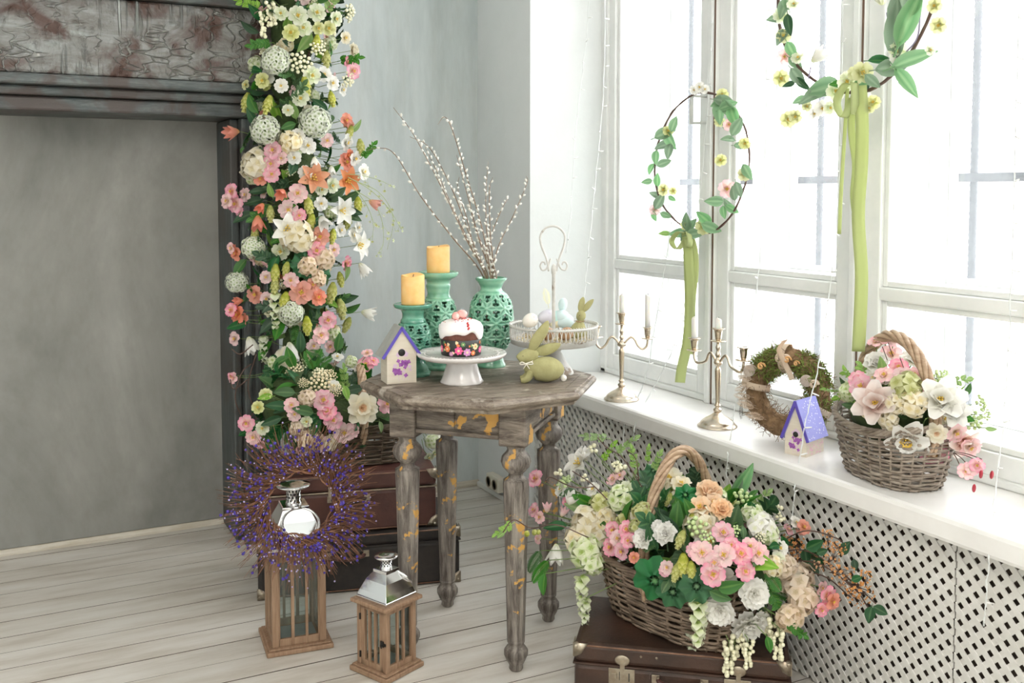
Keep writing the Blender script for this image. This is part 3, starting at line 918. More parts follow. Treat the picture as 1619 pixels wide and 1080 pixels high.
for k in range(56):
    a = 2 * pi * k / 56
    bd.ball((0.109 * cos(a), 0.109 * sin(a), 0.0855), (0.0035, 0.0035, 0.0014), 6, 4)
obj('embossed_border', bd, M_white, st, stuff=True)

# ---- the iced easter cake
ckz = ZT + 0.0835
cake = thing('iced_cake', 'small chocolate cake with dripping white icing and floral wrapper on the stand', 'cake', (CK[0] - 0.002, CK[1], ckz))
M_choc = plain('chocolate_crumb', (0.10, 0.035, 0.022), 0.85, c2=(0.16, 0.06, 0.04), nscale=60, bmp=0.6)
obj('sponge', MB().lathe([(0.0, 0.001), (0.055, 0.001), (0.0565, 0.03), (0.0585, 0.052), (0.060, 0.064), (0.056, 0.078), (0.035, 0.090), (0, 0.094)], 40), M_choc, cake)
M_wrap = plain('black_paper_wrapper', (0.03, 0.03, 0.028), 0.35)
wrapper = obj('wrapper', MB().lathe([(0.0578, 0.0005), (0.0582, 0.0005), (0.0600, 0.046), (0.0594, 0.0465)], 48, cap=False), M_wrap, cake)
def flatcol(name, c, rough=0.4): return plain(name, c, rough)
M_pk = flatcol('print_pink', (0.85, 0.10, 0.30)); M_pu = flatcol('print_lilac', (0.62, 0.28, 0.55)); M_or = flatcol('print_orange', (0.85, 0.22, 0.08)); M_gr = flatcol('print_green', (0.12, 0.28, 0.10)); M_cr = flatcol('print_cream', (0.85, 0.66, 0.40))
def on_wrap(a, z, r, m, nm, npet=6, lift=0.0005):
    """printed flower wrapped on the paper, as thin flat ink"""
    v, f = [], []
    N = npet * 6
    R = 0.0604
    def P(da, dz): rr = 0.0584 + (z + dz) / 0.046 * 0.0018 + lift; return (rr * cos(a + da / R), rr * sin(a + da / R), z + dz)
    v.append(P(0, 0))
    for k in range(N):
        t = 2 * pi * k / N
        q = r * (0.72 + 0.28 * abs(cos(t * npet / 2)))
        v.append(P(q * cos(t), q * sin(t)))
    f = [(0, 1 + k, 1 + (k + 1) % N) for k in range(N)]
    obj(nm, MB().add(v, f, 0, False), m, wrapper)
base_a = atan2(-CK[1], -CK[0])
rc = random.Random(5)
for k in range(46):
    a = base_a + rc.uniform(-2.2, 2.2); z = rc.uniform(0.004, 0.041)
    on_wrap(a, z, rc.uniform(0.003, 0.0055), rc.choice([M_gr, M_gr, M_or, M_cr]), 'printed_leaf', 3, 0.0004)
for (da, z, r, m) in ((-0.12, 0.018, 0.0125, M_pk), (0.30, 0.013, 0.012, M_pu), (-0.72, 0.022, 0.010, M_or), (0.75, 0.028, 0.010, M_cr), (-0.5, 0.008, 0.007, M_pu), (0.62, 0.010, 0.008, M_or), (0.1, 0.036, 0.007, M_gr), (1.15, 0.017, 0.010, M_pk), (-1.2, 0.02, 0.011, M_pk), (2, 0.02, 0.011, M_pu), (-2, 0.02, 0.011, M_or)):
    on_wrap(base_a + da, z, r, m, 'printed_flower', 7, 0.0008)
    on_wrap(base_a + da, z, r * 0.33, M_cr if m is not M_cr else M_or, 'printed_flower_heart', 5, 0.0012)
M_ice = plain('white_icing', (0.90, 0.87, 0.86), 0.3, sss=0.15, bmp=0.08, bscale=30)
im = MB(); nI = 72
rows_ = []
for i in range(nI):
    a = 2 * pi * i / nI
    low = 0.060 + 0.008 * sin(a * 3 + 1.0) + 0.006 * sin(a * 5 + 2.2) + 0.003 * sin(a * 8)
    rows_.append([(0.0592, low), (0.0640, low + 0.003), (0.0655, low + 0.012), (0.0640, 0.082), (0.057, 0.093), (0.045, 0.099), (0.028, 0.103), (0.012, 0.1045), (0.0, 0.105)])
for k in range(9):
    for i in range(nI):
        r, z = rows_[i][k]; a = 2 * pi * i / nI
        im.v.append((r * cos(a), r * sin(a), z)); im.u.append(0)
for k in range(8):
    for i in range(nI):
        j = (i + 1) % nI
        im.f.append((k * nI + i, k * nI + j, (k + 1) * nI + j, (k + 1) * nI + i)); im.m.append(0); im.s.append(True)
obj('icing', im, M_ice, cake)
M_cand = plain('pink_sugar_shell', (0.90, 0.36, 0.34), 0.35, c2=(0.94, 0.55, 0.50), nscale=50)
M_blue = plain('blue_sugar_shell', (0.60, 0.78, 0.82), 0.4, c2=(0.72, 0.84, 0.84), nscale=60)
for (x, y, lab) in ((-0.022, -0.008, 'pink speckled candy egg on the icing, the one at the cake edge'), (-0.004, -0.014, 'pink candy egg in front on the icing'), (0.0, 0.008, 'pink candy egg tucked behind the others on the icing')):
    e = obj('candy_egg', MB().ball((0, 0, 0), (0.0115, 0.0155, 0.0115), 16, 10), M_cand, None, (CK[0] + x, CK[1] + y, ckz + 0.1135 + (0.006 if lab.endswith('front on the icing') else 0)), (0.2, 0.1, radians(-20) if x < -0.01 else radians(50)))
    tag(e, lab, 'candy', 'pink candy eggs on the cake')
M_straw_r = plain('dried_red_fruit', (0.50, 0.02, 0.03), 0.5, c2=(0.62, 0.06, 0.05), nscale=80)
cb = MB()
for k in range(70):
    a = rc.uniform(0, 2 * pi); r = rc.uniform(0.008, 0.055)
    z = 0.105 - (r / 0.058) ** 3 * 0.014
    s = rc.uniform(0.0008, 0.0017)
    cb.box((r * cos(a), r * sin(a), z + 0.0005), (s * 2, s * 1.4, s), Matrix.Rotation(rc.uniform(0, 3), 3, 'Z'))
obj('fruit_crumbs', cb, M_straw_r, cake, stuff=True)
ca, sa = cos(base_a + 0.35), sin(base_a + 0.35)
for (r, z, s) in ((0.054, 0.0965, 0.004), (0.0595, 0.0905, 0.0048), (0.0638, 0.082, 0.0045)):
    obj('red_fruit_piece', MB().ball((0, 0, 0), (s, s * 0.7, s * 1.2), 8, 5), M_straw_r, cake, (r * ca, r * sa, z), (0.4, 0.6, 1))
# blue feather behind the cake
def feather(name, loc, L, W, mat, label, direction, cat='feather', up=(0, -1, 0), par=None, grp=None):
    m = MB(); n = 22
    m.tube([(0, 0, -L * 0.15), (0, 0.0, L * 0.5), (L * 0.04, 0, L * 1.0)], [0.0007, 0.0005, 0.0003], 5)
    rr = random.Random(int(L * 10000))
    for k in range(n):
        t = k / (n - 1)
        w = W * sin(pi * min(1, 0.12 + t * 0.86)) ** 0.7
        z = L * (0.08 + 0.88 * t)
        for s in (-1, 1):
            ww = w * rr.uniform(0.8, 1.05)
            m.add([(0, 0, z), (s * ww * 0.6, 0.0015, z + L * 0.055), (s * ww, 0.003, z + L * 0.10), (s * ww * 0.6, 0.0015, z + L * 0.02)], [(0, 1, 2, 3)], 0, True, 0.5)
    o = obj(name, m, mat, par, M=Matrix.Translation(Vector(loc)) @ frame(direction, up))
    if par is None: tag(o, label, cat, grp)
    elif label: o['label'] = label
    return o
M_fblue = petal('blue_feather_down', [(0, (0.62, 0.78, 0.84)), (1, (0.8, 0.9, 0.93))], 0.3)
M_fyel = petal('yellow_feather_down', [(0, (0.90, 0.86, 0.50)), (1, (0.97, 0.95, 0.75))], 0.45)

feather('feather', Vector((0.012, 0.040, 0.085)), 0.045, 0.011, M_fblue, 'pale blue feather', (0.25, 0.1, 1), par=cake)
# ---- birdhouses
M_birch = plain('pale_birch_ply', (0.72, 0.66, 0.55), 0.6, c2=(0.66, 0.58, 0.47), nscale=6, sc=(2, 2, 14))
M_purp = plain('violet_paint', (0.10, 0.07, 0.42), 0.5)
M_slate = plain('grey_roof_paper', (0.33, 0.34, 0.32), 0.6, c2=(0.40, 0.41, 0.38), nscale=20)
M_lav = plain('lavender_roof_paper', (0.30, 0.31, 0.72), 0.5)
M_pflow = plain('violet_print', (0.30, 0.07, 0.38), 0.5, c2=(0.45, 0.16, 0.52), nscale=120)
M_ppale = plain('pale_violet_print', (0.68, 0.50, 0.66), 0.5)
M_wprint = plain('white_blossom_print', (0.86, 0.86, 0.93), 0.5)
M_rprint = plain('rose_blossom_print', (0.72, 0.36, 0.50), 0.5, c2=(0.85, 0.60, 0.66), nscale=150)
def blot(m, O, ex, ey, n, cx, cz, r, seed, npet=5, lift=0.0006):
    rr = random.Random(seed)
    N = npet * 5; ph = rr.uniform(0, 6)
    v = [O + ex * cx + ey * cz + n * lift]
    for k in range(N):
        t = 2 * pi * k / N
        q = r * (0.55 + 0.45 * abs(cos(t * npet / 2 + ph)))
        v.append(O + ex * (cx + q * cos(t)) + ey * (cz + q * sin(t)) + n * lift)
    m.add(v, [(0, 1 + k, 1 + (k + 1) % N) for k in range(N)], 0, False)
def birdhouse(label, loc, rz, w, d, he, hp, ov, roofmat, edge_mat, printed_roof, side_print):
    """w gable width (along local x, gable front facing -y), d depth, he eave height, hp peak height"""
    t = thing('birdhouse', label, 'birdhouse', loc, rz)
    b = MB(); tw = w / 2
    M = Matrix(((1, 0, 0, 0), (0, 0, 1, 0), (0, 1, 0, 0), (0, 0, 0, 1)))
    b.prism([(-tw, 0), (tw, 0), (tw, he), (0, hp), (-tw, he)], -d / 2, d / 2, M=M)
    body = obj('body', b, M_birch, t)
    hz = he * 0.98
    O = Vector((0, -d / 2, 0)); ex, ey, n = Vector((1, 0, 0)), Vector((0, 0, 1)), Vector((0, -1, 0))
    obj('entrance_hole', MB().lathe([(0.0105 * w / 0.088, 0.0), (0.0105 * w / 0.088, 0.001), (0, 0.001)], 28, M=TRS((0, -d / 2, hz), RX(pi / 2))), M_dark, body)
    m = MB()
    for k, (cx, cz, r) in enumerate(((-0.022, 0.040, 0.006), (0.020, 0.062, 0.006), (-0.010, 0.066, 0.005), (-0.012, 0.036, 0.0085), (-0.006, 0.031, 0.0065), (-0.018, 0.031, 0.006), (0.006, 0.060, 0.0085), (0.013, 0.056, 0.006), (-0.003, 0.055, 0.006), (0.010, 0.047, 0.005), (0.012, 0.023, 0.0055))):
        s = w / 0.088
        blot(m, O, ex, ey, n, cx * s, cz * s, r * s * 1.25, k, 4, 0.0008)
    obj('flower_print', m, M_pflow, body)
    m = MB()
    for k, (cx, cz, r) in enumerate(((0.002, 0.092, 0.010), (-0.010, 0.084, 0.008), (0.012, 0.085, 0.009), (0.024, 0.048, 0.006), (-0.02, 0.052, 0.007), (0.006, 0.034, 0.005), (0.026, 0.038, 0.004))):
        s = w / 0.088
        blot(m, O, ex, ey, n, cx * s, cz * s, r * s, k + 20, 5, 0.0004)
    for (x0, z0, x1, z1) in ((-0.012, 0.036, -0.008, 0.006), (0.008, 0.055, 0.0, 0.010), (0.024, 0.046, 0.010, 0.012), (0.012, 0.022, 0.006, 0.006)):
        s = w / 0.088
        m.add([O + ex * (x0 * s - 0.0004) + ey * z0 * s + n * 0.0006, O + ex * (x0 * s + 0.0004) + ey * z0 * s + n * 0.0006, O + ex * (x1 * s + 0.0004) + ey * z1 * s + n * 0.0006, O + ex * (x1 * s - 0.0004) + ey * z1 * s + n * 0.0006], [(0, 1, 2, 3)], 0, False)
    obj('stem_print', m, M_ppale, body)
    sl = Vector((tw, 0, he - hp)); ln = sl.length; slope = atan2(hp - he, tw)
    for sgn in (-1, 1):
        Lr = ln + ov
        mid = Vector((sgn * (Lr / 2) * cos(slope), 0, hp - (Lr / 2) * sin(slope) + 0.004))
        R = Matrix.Rotation(sgn * slope, 3, 'Y')
        r = obj('roof_board', MB().box((0, 0, 0), (Lr + 0.004, d + 0.012, 0.007)), roofmat, t, M=TRS(mid, R))
        obj('roof_edge', MB().box((0, -d / 2 - 0.007, 0.0), (Lr + 0.005, 0.0022, 0.0085)), edge_mat, r)
        if printed_roof:
            rr = random.Random(17 + sgn); pm_ = MB()
            for k in range(75):
                cx, cy, q = rr.uniform(-Lr / 2 + 0.004, Lr / 2 - 0.004), rr.uniform(-d / 2, d / 2), rr.uniform(0.0012, 0.0032)
                N = 10
                v = [(cx, cy, 0.0040)] + [(cx + q * (0.5 + 0.5 * abs(cos(2.5 * 2 * pi * j / N))) * cos(2 * pi * j / N), cy + q * (0.5 + 0.5 * abs(cos(2.5 * 2 * pi * j / N))) * sin(2 * pi * j / N), 0.0040) for j in range(N)]
                pm_.add(v, [(0, 1 + j, 1 + (j + 1) % N) for j in range(N)], 0, False)
            obj('blossom_print', pm_, M_wprint, r)
    if side_print:
        for sgn in (-1, 1):
            m = MB(); rr = random.Random(3)
            O2 = Vector((sgn * tw, 0, 0)); n2 = Vector((sgn, 0, 0)); e2 = Vector((0, sgn, 0))
            for k in range(70): blot(m, O2, e2, ey, n2, rr.uniform(-d / 2 + 0.004, d / 2 - 0.004), rr.uniform(0.003, he - 0.004), rr.uniform(0.0015, 0.0035), k, 4, rr.uniform(0.0003, 0.0006))
            obj('side_blossom_print', m, M_rprint, body)
    return t
bc = atz(630, 606, ZT)
aim = atan2(bc.x, bc.y)                                   # azimuth of the camera line
birdhouse('wooden birdhouse with grey roof and violet edge standing on the octagonal table', (bc.x + 0.012, bc.y + 0.03, ZT), -aim + radians(15), 0.088, 0.072, 0.092, 0.158, 0.022, M_slate, M_purp, False, False)
b0 = atz(1240, 717, ZS); b1 = atz(1274, 724, ZS)
ang = atan2(b1.y - b0.y, b1.x - b0.x)
w_ = (b1 - b0).length; nrm = Vector((-sin(ang), cos(ang), 0))
ctr = (b0 + b1) / 2 + nrm * 0.052
birdhouse('small birdhouse with lavender blossom roof on the window sill', (ctr.x, ctr.y, ZS), ang, w_, 0.10, 0.062, 0.150, 0.020, M_lav, M_purp, True, True)

# ---- green fabric bunnies
M_felt = plain('olive_green_felt', (0.35, 0.33, 0.15), 0.95, c2=(0.41, 0.39, 0.19), nscale=40, bmp=0.25, bscale=160)
M_bow = plain('cream_bow', (0.80, 0.76, 0.66), 0.8)
M_tail = plain('cotton_tail', (0.86, 0.84, 0.78), 0.95, bmp=0.8, bscale=120)
def blob_chain(pts, rads, n=18):
    q = bez(pts, 7)
    N = len(q); R = []
    P = [Vector((r, 0, 0)) for r in rads]
    rr = [v.x for v in bez(P, 7)]
    return MB().tube(q, [max(0.0004, r) for r in rr], n)
def ear(m, pts, w, th):
    """flat leaf-shaped stuffed ear"""
    q = bez(pts, 8); N = len(q)
    mb = MB().tube(q, [max(0.0006, w * (sin(pi * min(1, (k / (N - 1)) * 0.93 + 0.07)) ** 0.6)) for k in range(N)], 14)
    c = [q[i] for i in range(N)]
    for i in range(len(mb.v)):
        k = i // 14
        p = Vector(mb.v[i]); d = p - c[k]
        mb.v[i] = tuple(c[k] + Vector((d.x, d.y * th, d.z)))
    return mb
def lying_bunny(loc, rz):
    t = thing('fabric_bunny', 'olive green fabric bunny crouching on the table, head to the cake stand', 'toy bunny', loc, rz)
    t.scale = (1.14, 1.14, 1.14)
    b = blob_chain([(-0.022, 0, 0.020), (-0.012, 0, 0.030), (0.012, 0, 0.034), (0.040, 0, 0.032), (0.062, 0, 0.026), (0.070, 0, 0.022)], [0.010, 0.024, 0.032, 0.0315, 0.020, 0.003])
    b.join(blob_chain([(0.010, 0, 0.03), (-0.010, 0, 0.042), (-0.018, 0, 0.054), (-0.022, 0, 0.062)], [0.014, 0.018, 0.015, 0.012]))
    b.join(blob_chain([(0.006, 0, 0.068), (-0.010, 0, 0.070), (-0.028, 0, 0.066), (-0.044, 0, 0.062), (-0.048, 0, 0.060)], [0.008, 0.018, 0.0185, 0.011, 0.003]))
    obj('body', b, M_felt, t, sub=1)
    for s in (-1, 1):
        obj('front_leg', blob_chain([(-0.012, s * 0.014, 0.030), (-0.020, s * 0.016, 0.016), (-0.030, s * 0.017, 0.0085), (-0.040, s * 0.017, 0.0075)], [0.010, 0.010, 0.0085, 0.006]), M_felt, t)
    obj('ear', ear(None, [(-0.014, -0.004, 0.078), (-0.002, -0.008, 0.105), (0.018, -0.010, 0.135), (0.030, -0.010, 0.160)], 0.0145, 0.45), M_felt, t)
    obj('ear', ear(None, [(-0.006, 0.004, 0.076), (0.018, 0.004, 0.080), (0.042, 0.004, 0.088), (0.064, 0.004, 0.098)], 0.0145, 0.45), M_felt, t)
    obj('tail', MB().ball((0.071, 0, 0.010), 0.0085, 12, 8), M_tail, t)
    bw = MB()
    for s in (-1, 1):
        bw.tube(bez([(-0.026, -0.021, 0.050), (-0.026 + s * 0.012, -0.024, 0.056), (-0.026 + s * 0.016, -0.022, 0.050), (-0.026, -0.021, 0.050)], 5), 0.0016, 6)
        bw.tube([(-0.026, -0.021, 0.050), (-0.026 + s * 0.008, -0.023, 0.038)], 0.0014, 6)
    bw.ball((-0.026, -0.022, 0.050), 0.0032, 8, 6)
    bw.tube([(-0.038, 0.0, 0.046), (-0.030, -0.017, 0.050), (-0.012, -0.017, 0.056), (-0.004, 0, 0.060)], 0.0013, 6)
    obj('neck_bow', bw, M_bow, t)
    obj('eye', MB().ball((-0.034, -0.015, 0.070), 0.0014, 8, 6), M_dark, t)
    return t
lb = atz(858, 604, ZT)
lying_bunny((lb.x - 0.018, lb.y + 0.008, ZT), radians(-25))

# ---- tiered white metal tray
M_shab = worn('chipped_white_metal', (0.66, 0.65, 0.62), (0.52, 0.51, 0.48), (0.24, 0.18, 0.13), (1, 1, 1), 14, 0.5, (0.60, 0.63), 0.15)
TRC = (1.512, 2.640)
tr = thing('tiered_tray', 'white chipped metal tray on a pedestal with pierced gallery and looped carrying handle', 'tray', (TRC[0], TRC[1], ZT))
obj('pedestal', MB().lathe(smoothprof([(0.061, 0), (0.061, 0.006), (0.056, 0.014), (0.044, 0.030), (0.034, 0.046), (0.026, 0.062), (0.022, 0.070), (0.030, 0.078), (0.036, 0.088)], 4), 48), M_shab, tr)
tz = 0.096; TR_ = 0.134
obj('dish', MB().lathe([(0.0, tz - 0.004), (0.06, tz - 0.008), (TR_ - 0.012, tz - 0.004), (TR_ - 0.002, tz), (TR_, tz + 0.014), (TR_ + 0.001, tz + 0.015), (TR_ - 0.003, tz + 0.015), (TR_ - 0.004, tz + 0.003), (TR_ - 0.014, tz), (0.0, tz)], 72), M_shab, tr)
gal = obj('gallery', MB().lathe([(TR_ - 0.002, tz + 0.049), (TR_ + 0.002, tz + 0.049), (TR_ + 0.0035, tz + 0.053), (TR_, tz + 0.057), (TR_ - 0.0035, tz + 0.053), (TR_ - 0.002, tz + 0.049)], 72, cap=False), M_shab, tr)
lp = MB()
lp.tube([(0.006 * cos(a), 0, 0.0185 * sin(a)) for a in [2 * pi * k / 14 for k in range(14)]], 0.0012, 5, closed=True)
lp_me = lp.mesh('arch', [M_shab])
NL = 64
for k in range(NL):
    a = 2 * pi * k / NL
    link('arch', lp_me, gal, M=Matrix.Translation((TR_ * cos(a), TR_ * sin(a), tz + 0.032)) @ RZ(a + pi / 2))
bdm = MB().ball((0, 0, 0), 0.0021, 6, 4).mesh('bead', [M_shab])
for k in range(96):
    a = 2 * pi * k / 96
    link('bead', bdm, gal, loc=((TR_ + 0.001) * cos(a), (TR_ + 0.001) * sin(a), tz + 0.058))
obj('rod', MB().lathe([(0.006, tz - 0.006), (0.0055, tz), (0.0055, 0.305), (0.0075, 0.308), (0.0085, 0.320), (0.007, 0.330), (0.003, 0.336), (0.0, 0.337)], 20), M_shab, tr)
view = Vector((cos(YAW), sin(YAW), 0))                          # handle plane faces the room
hm = MB()
def hp(x, z): return view * x + Vector((0, 0, z))
def pxh(x, y): return hp((x - 880) * 0.00186, 0.315 + (430 - y) * 0.00186 - 0.008)
loop = bez([pxh(*q) for q in [(872, 426), (868, 405), (860, 385), (858, 368), (866, 356), (878, 352), (890, 356), (898, 368), (896, 386), (889, 405), (884, 426)]], 6)
hm.tube(loop, 0.0034, 10)
for s in (-1, 1):
    q = bez([pxh(880 + s * x, y) for x, y in [(5, 405), (8, 414), (12, 422), (19, 424), (22, 417), (19, 411), (15, 412), (14, 416)]], 5)
    hm.tube(q, [0.003] * (len(q) - 3) + [0.0026, 0.0022, 0.0015], 8)
obj('handle', hm, M_shab, tr)

# straw, eggs, seated bunny, feather in the tray
M_straw = plain('pale_straw', (0.78, 0.68, 0.45), 0.8, c2=(0.62, 0.50, 0.28), nscale=90)
tzw = ZT + tz
rs = random.Random(9)
sm = MB()
for k in range(420):
    a, r = rs.uniform(0, 2 * pi), 0.118 * sqrt(rs.random())
    x, y, z = r * cos(a), r * sin(a), rs.uniform(0.003, 0.016)
    d = rs.uniform(0, 2 * pi); L_ = rs.uniform(0.012, 0.03)
    p0 = Vector((x, y, z)); p1 = p0 + Vector((cos(d) * L_ * .5, sin(d) * L_ * .5, rs.uniform(0, 0.006))); p2 = p0 + Vector((cos(d + .5) * L_, sin(d + .5) * L_, rs.uniform(-0.003, 0.008)))
    if max(p1.xy.length, p2.xy.length) > 0.122: continue
    p1.z = max(p1.z, 0.003); p2.z = max(p2.z, 0.003)
    sm.tube([p0, p1, p2], 0.0007, 4)
nest = obj('straw_bedding', sm, M_straw, None, (TRC[0], TRC[1], tzw + 0.001))
tag(nest, 'pale straw bedding lying in the white pedestal tray', 'straw', kind='stuff')
def eggmesh(mat, r, L_): return MB().lathe([(0, -L_)] + [(r * sin(t) * (1 - 0.12 * cos(t) * -1 * -1), -L_ * cos(t)) for t in [pi * k / 14 for k in range(1, 14)]] + [(0, L_)], 20).mesh('egg', [mat])
def eggmat(nm, c, sp): return plain(nm, c, 0.45, c2=sp, nscale=90, lo=0.60, hi=0.68)
ME = {'cream': eggmat('cream_speckled_shell', (0.86, 0.81, 0.74), (0.60, 0.48, 0.38)), 'lilac': eggmat('lilac_shell', (0.70, 0.68, 0.76), (0.62, 0.59, 0.70)),
      'blue': eggmat('pale_blue_shell', (0.66, 0.80, 0.82), (0.58, 0.74, 0.78)), 'mint': eggmat('mint_shell', (0.52, 0.76, 0.70), (0.44, 0.68, 0.62)),
      'yellow': eggmat('straw_yellow_shell', (0.86, 0.80, 0.58), (0.76, 0.68, 0.46)), 'brown': eggmat('brown_shell', (0.42, 0.24, 0.12), (0.30, 0.16, 0.08))}
def egg(px, py, z, r, L_, c, lab, rot):
    z += 0.016; r *= 1.08; L_ *= 1.05
    p = atz(px, py, tzw + z)
    d = Vector((p.x - TRC[0], p.y - TRC[1]))
    if d.length > 0.134 - 0.02 - r: d *= (0.134 - 0.02 - r) / d.length
    o = link('egg', eggmesh(ME[c], r, L_), None, (TRC[0] + d.x, TRC[1] + d.y, tzw + z), rot)
    tag(o, lab, 'egg', 'eggs in the white pedestal tray')
egg(838, 507, 0.044, 0.0205, 0.025, 'cream', 'cream speckled egg at the tray edge, the one closest to the mint vase', (0.3, 1.2, 0.3))
egg(860, 499, 0.050, 0.0225, 0.029, 'lilac', 'large lilac egg lying behind the cream speckled one in the tray', (0.2, 1.4, -0.4))
egg(880, 507, 0.038, 0.021, 0.027, 'yellow', 'straw yellow egg in front of the tray rod', (0.5, 1.1, 0.8))
egg(885, 493, 0.046, 0.021, 0.026, 'mint', 'mint green egg just behind the tray rod', (0.1, 1.3, 0.5))
egg(905, 493, 0.050, 0.021, 0.026, 'blue', 'pale blue egg lying beneath the standing blue one', (1.3, 0.1, 0.4))
egg(897, 507, 0.038, 0.021, 0.027, 'blue', 'pale blue egg at the front of the tray beside the yellow one', (0.3, 1.4, 0.2))
egg(904, 477, 0.088, 0.013, 0.022, 'blue', 'small pale blue egg standing upright above the other eggs', (0.1, 0.1, 0.0))
egg(862, 530, 0.022, 0.018, 0.023, 'brown', 'brown egg low behind the gallery, on the cream egg side', (1.2, 0.3, 0.4))
egg(915, 535, 0.022, 0.018, 0.023, 'brown', 'brown egg low behind the gallery beneath the seated bunny', (1.2, 0.3, 1.4))
feather('feather', atY(867, 483, 2.66), 0.055, 0.014, M_fyel, 'fluffy yellow feather standing behind the eggs in the tray', (-0.25, 0, 1), up=(-0.4, -0.9, 0))
bp = atz(930, 505, tzw + 0.03)
sb = thing('fabric_bunny', 'seated green fabric bunny with upright ears in the white tray', 'toy bunny', (TRC[0] + 0.078, TRC[1] - 0.020, tzw + 0.006), radians(-20))
bb = blob_chain([(0, 0, 0.0), (-0.002, 0, 0.014), (0, 0, 0.034), (0.004, 0, 0.052), (0.006, 0, 0.062)], [0.008, 0.026, 0.025, 0.013, 0.007])
bb.join(blob_chain([(0.006, 0, 0.056), (0.006, 0, 0.068), (0.008, 0, 0.082), (0.009, 0, 0.090)], [0.008, 0.0145, 0.013, 0.004]))
obj('body', bb, M_felt, sb, sub=1)
obj('ear', ear(None, [(0.004, 0, 0.086), (0.006, 0, 0.100), (0.010, 0, 0.118), (0.014, 0, 0.132)], 0.010, 0.5), M_felt, sb)
obj('ear', ear(None, [(0.012, 0, 0.086), (0.022, 0, 0.098), (0.034, 0, 0.112), (0.046, 0, 0.124)], 0.0095, 0.5), M_felt, sb)
M_cordb = plain('brown_cord', (0.35, 0.24, 0.13), 0.9)
obj('neck_cord', MB().tube([(0.005 + 0.0125 * cos(a), 0.0125 * sin(a), 0.057) for a in [2 * pi * k / 16 for k in range(16)]], 0.0014, 6, closed=True).tube([(0.005, -0.013, 0.057), (-0.006, -0.018, 0.056), (-0.014, -0.016, 0.060)], 0.0011, 5), M_cordb, sb)
obj('eye', MB().ball((0.0, -0.0125, 0.076), 0.0012, 8, 6), M_dark, sb)

# ================================================================= CANDELABRA AND SILL
M_brass = plain('aged_silver_brass', (0.62, 0.50, 0.36), 0.27, metal=1.0, c2=(0.72, 0.64, 0.54), nscale=9, bmp=0.05)
M_ivory = plain('white_candle_wax', (0.88, 0.86, 0.82), 0.4, sss=0.3)
def candelabra(loc, arm_dir, label, ha, hc, la, candles):
    t = thing('candelabra', label, 'candelabra', loc, atan2(arm_dir[1], arm_dir[0]))
    obj('base', MB().lathe(smoothprof([(0.062, 0), (0.063, 0.003), (0.058, 0.008), (0.055, 0.011), (0.050, 0.018), (0.036, 0.028), (0.022, 0.036), (0.014, 0.042), (0.010, 0.046)], 4), 48), M_brass, t)
    s = ha / 0.195
    obj('stem', MB().lathe(smoothprof([(0.010, 0.044), (0.013, 0.050), (0.013, 0.056), (0.007, 0.062), (0.011, 0.068), (0.007, 0.075), (0.0075, 0.10), (0.0095, 0.150 * s), (0.0098, 0.170 * s), (0.006, 0.178 * s), (0.012, 0.186 * s),
        (0.014, 0.192 * s), (0.010, 0.200 * s), (0.006, 0.206 * s), (0.009, 0.215 * s), (0.0055, 0.225 * s), (0.0085, 0.236 * s), (0.005, 0.245 * s), (0.006, hc - 0.006)], 3), 24), M_brass, t)
    def cup(par, x, z):
        obj('drip_pan', MB().lathe([(0.004, z - 0.006), (0.012, z - 0.004), (0.024, z - 0.001), (0.025, z + 0.001), (0.012, z + 0.001), (0.006, z + 0.002)], 32, c=(x, 0, 0)), M_brass, par)
        obj('candle_cup', MB().lathe([(0.006, z), (0.0085, z + 0.004), (0.0105, z + 0.012), (0.0125, z + 0.028), (0.0135, z + 0.036), (0.0205, z + 0.0385), (0.0205, z + 0.0405), (0.0125, z + 0.041), (0.0105, z + 0.036), (0.0105, z + 0.02), (0, z + 0.02)], 32, c=(x, 0, 0)), M_brass, par)
    cup(t, 0, hc)
    za = ha + 0.0
    for sgn in (-1, 1):
        q = bez([(sgn * 0.008, 0, ha * 0.985), (sgn * 0.020, 0, ha + 0.012), (sgn * 0.034, 0, ha + 0.022), (sgn * 0.046, 0, ha + 0.014), (sgn * 0.058, 0, ha - 0.008), (sgn * (la - 0.018), 0, ha - 0.020), (sgn * (la - 0.004), 0, ha - 0.010), (sgn * la, 0, ha + 0.006), (sgn * la, 0, ha + 0.016)], 6)
        a = obj('arm', MB().tube(q, 0.0042, 10).ball((sgn * 0.010, 0, ha * 0.975), 0.0065, 10, 8), M_brass, t)
        cup(a, sgn * la, ha + 0.020)
    c, s_ = cos(atan2(arm_dir[1], arm_dir[0])), sin(atan2(arm_dir[1], arm_dir[0]))
    for (x, h, lab) in candles:
        z = (hc if x == 0 else ha + 0.020) + 0.0205
        cm = MB().lathe([(0.0098, 0), (0.0098, h * 0.5), (0.0096, h - 0.004), (0.008, h), (0.003, h + 0.001), (0, h + 0.001)], 24)
        rr = random.Random(int(h * 1000))
        for i, (px_, py_, pz_) in enumerate(cm.v):
            if pz_ > h * 0.7: cm.v[i] = (px_ * (1 + 0.1 * sin(5 * atan2(py_, px_))), py_, pz_ + 0.003 * sin(atan2(py_, px_) + h * 90))
        o = tag(obj('taper_candle', cm, M_ivory, None, (loc[0] + x * la * c, loc[1] + x * la * s_, loc[2] + z)), lab, 'candle')
        obj('wick', MB().tube([(0, 0, h), (0.0005, 0, h + 0.006)], 0.0009, 5), M_wick, o)
    return t
candelabra((1.995, 2.990, ZS), (0.80, -0.60), 'slim brass candelabra on the sill beside the table, tall unburnt candles', 0.205, 0.275, 0.092,
           [(0, 0.085, 'slim white candle in the middle cup of the candelabra beside the table'), (1, 0.135, 'tall white candle on the window-side arm of the candelabra beside the table')])
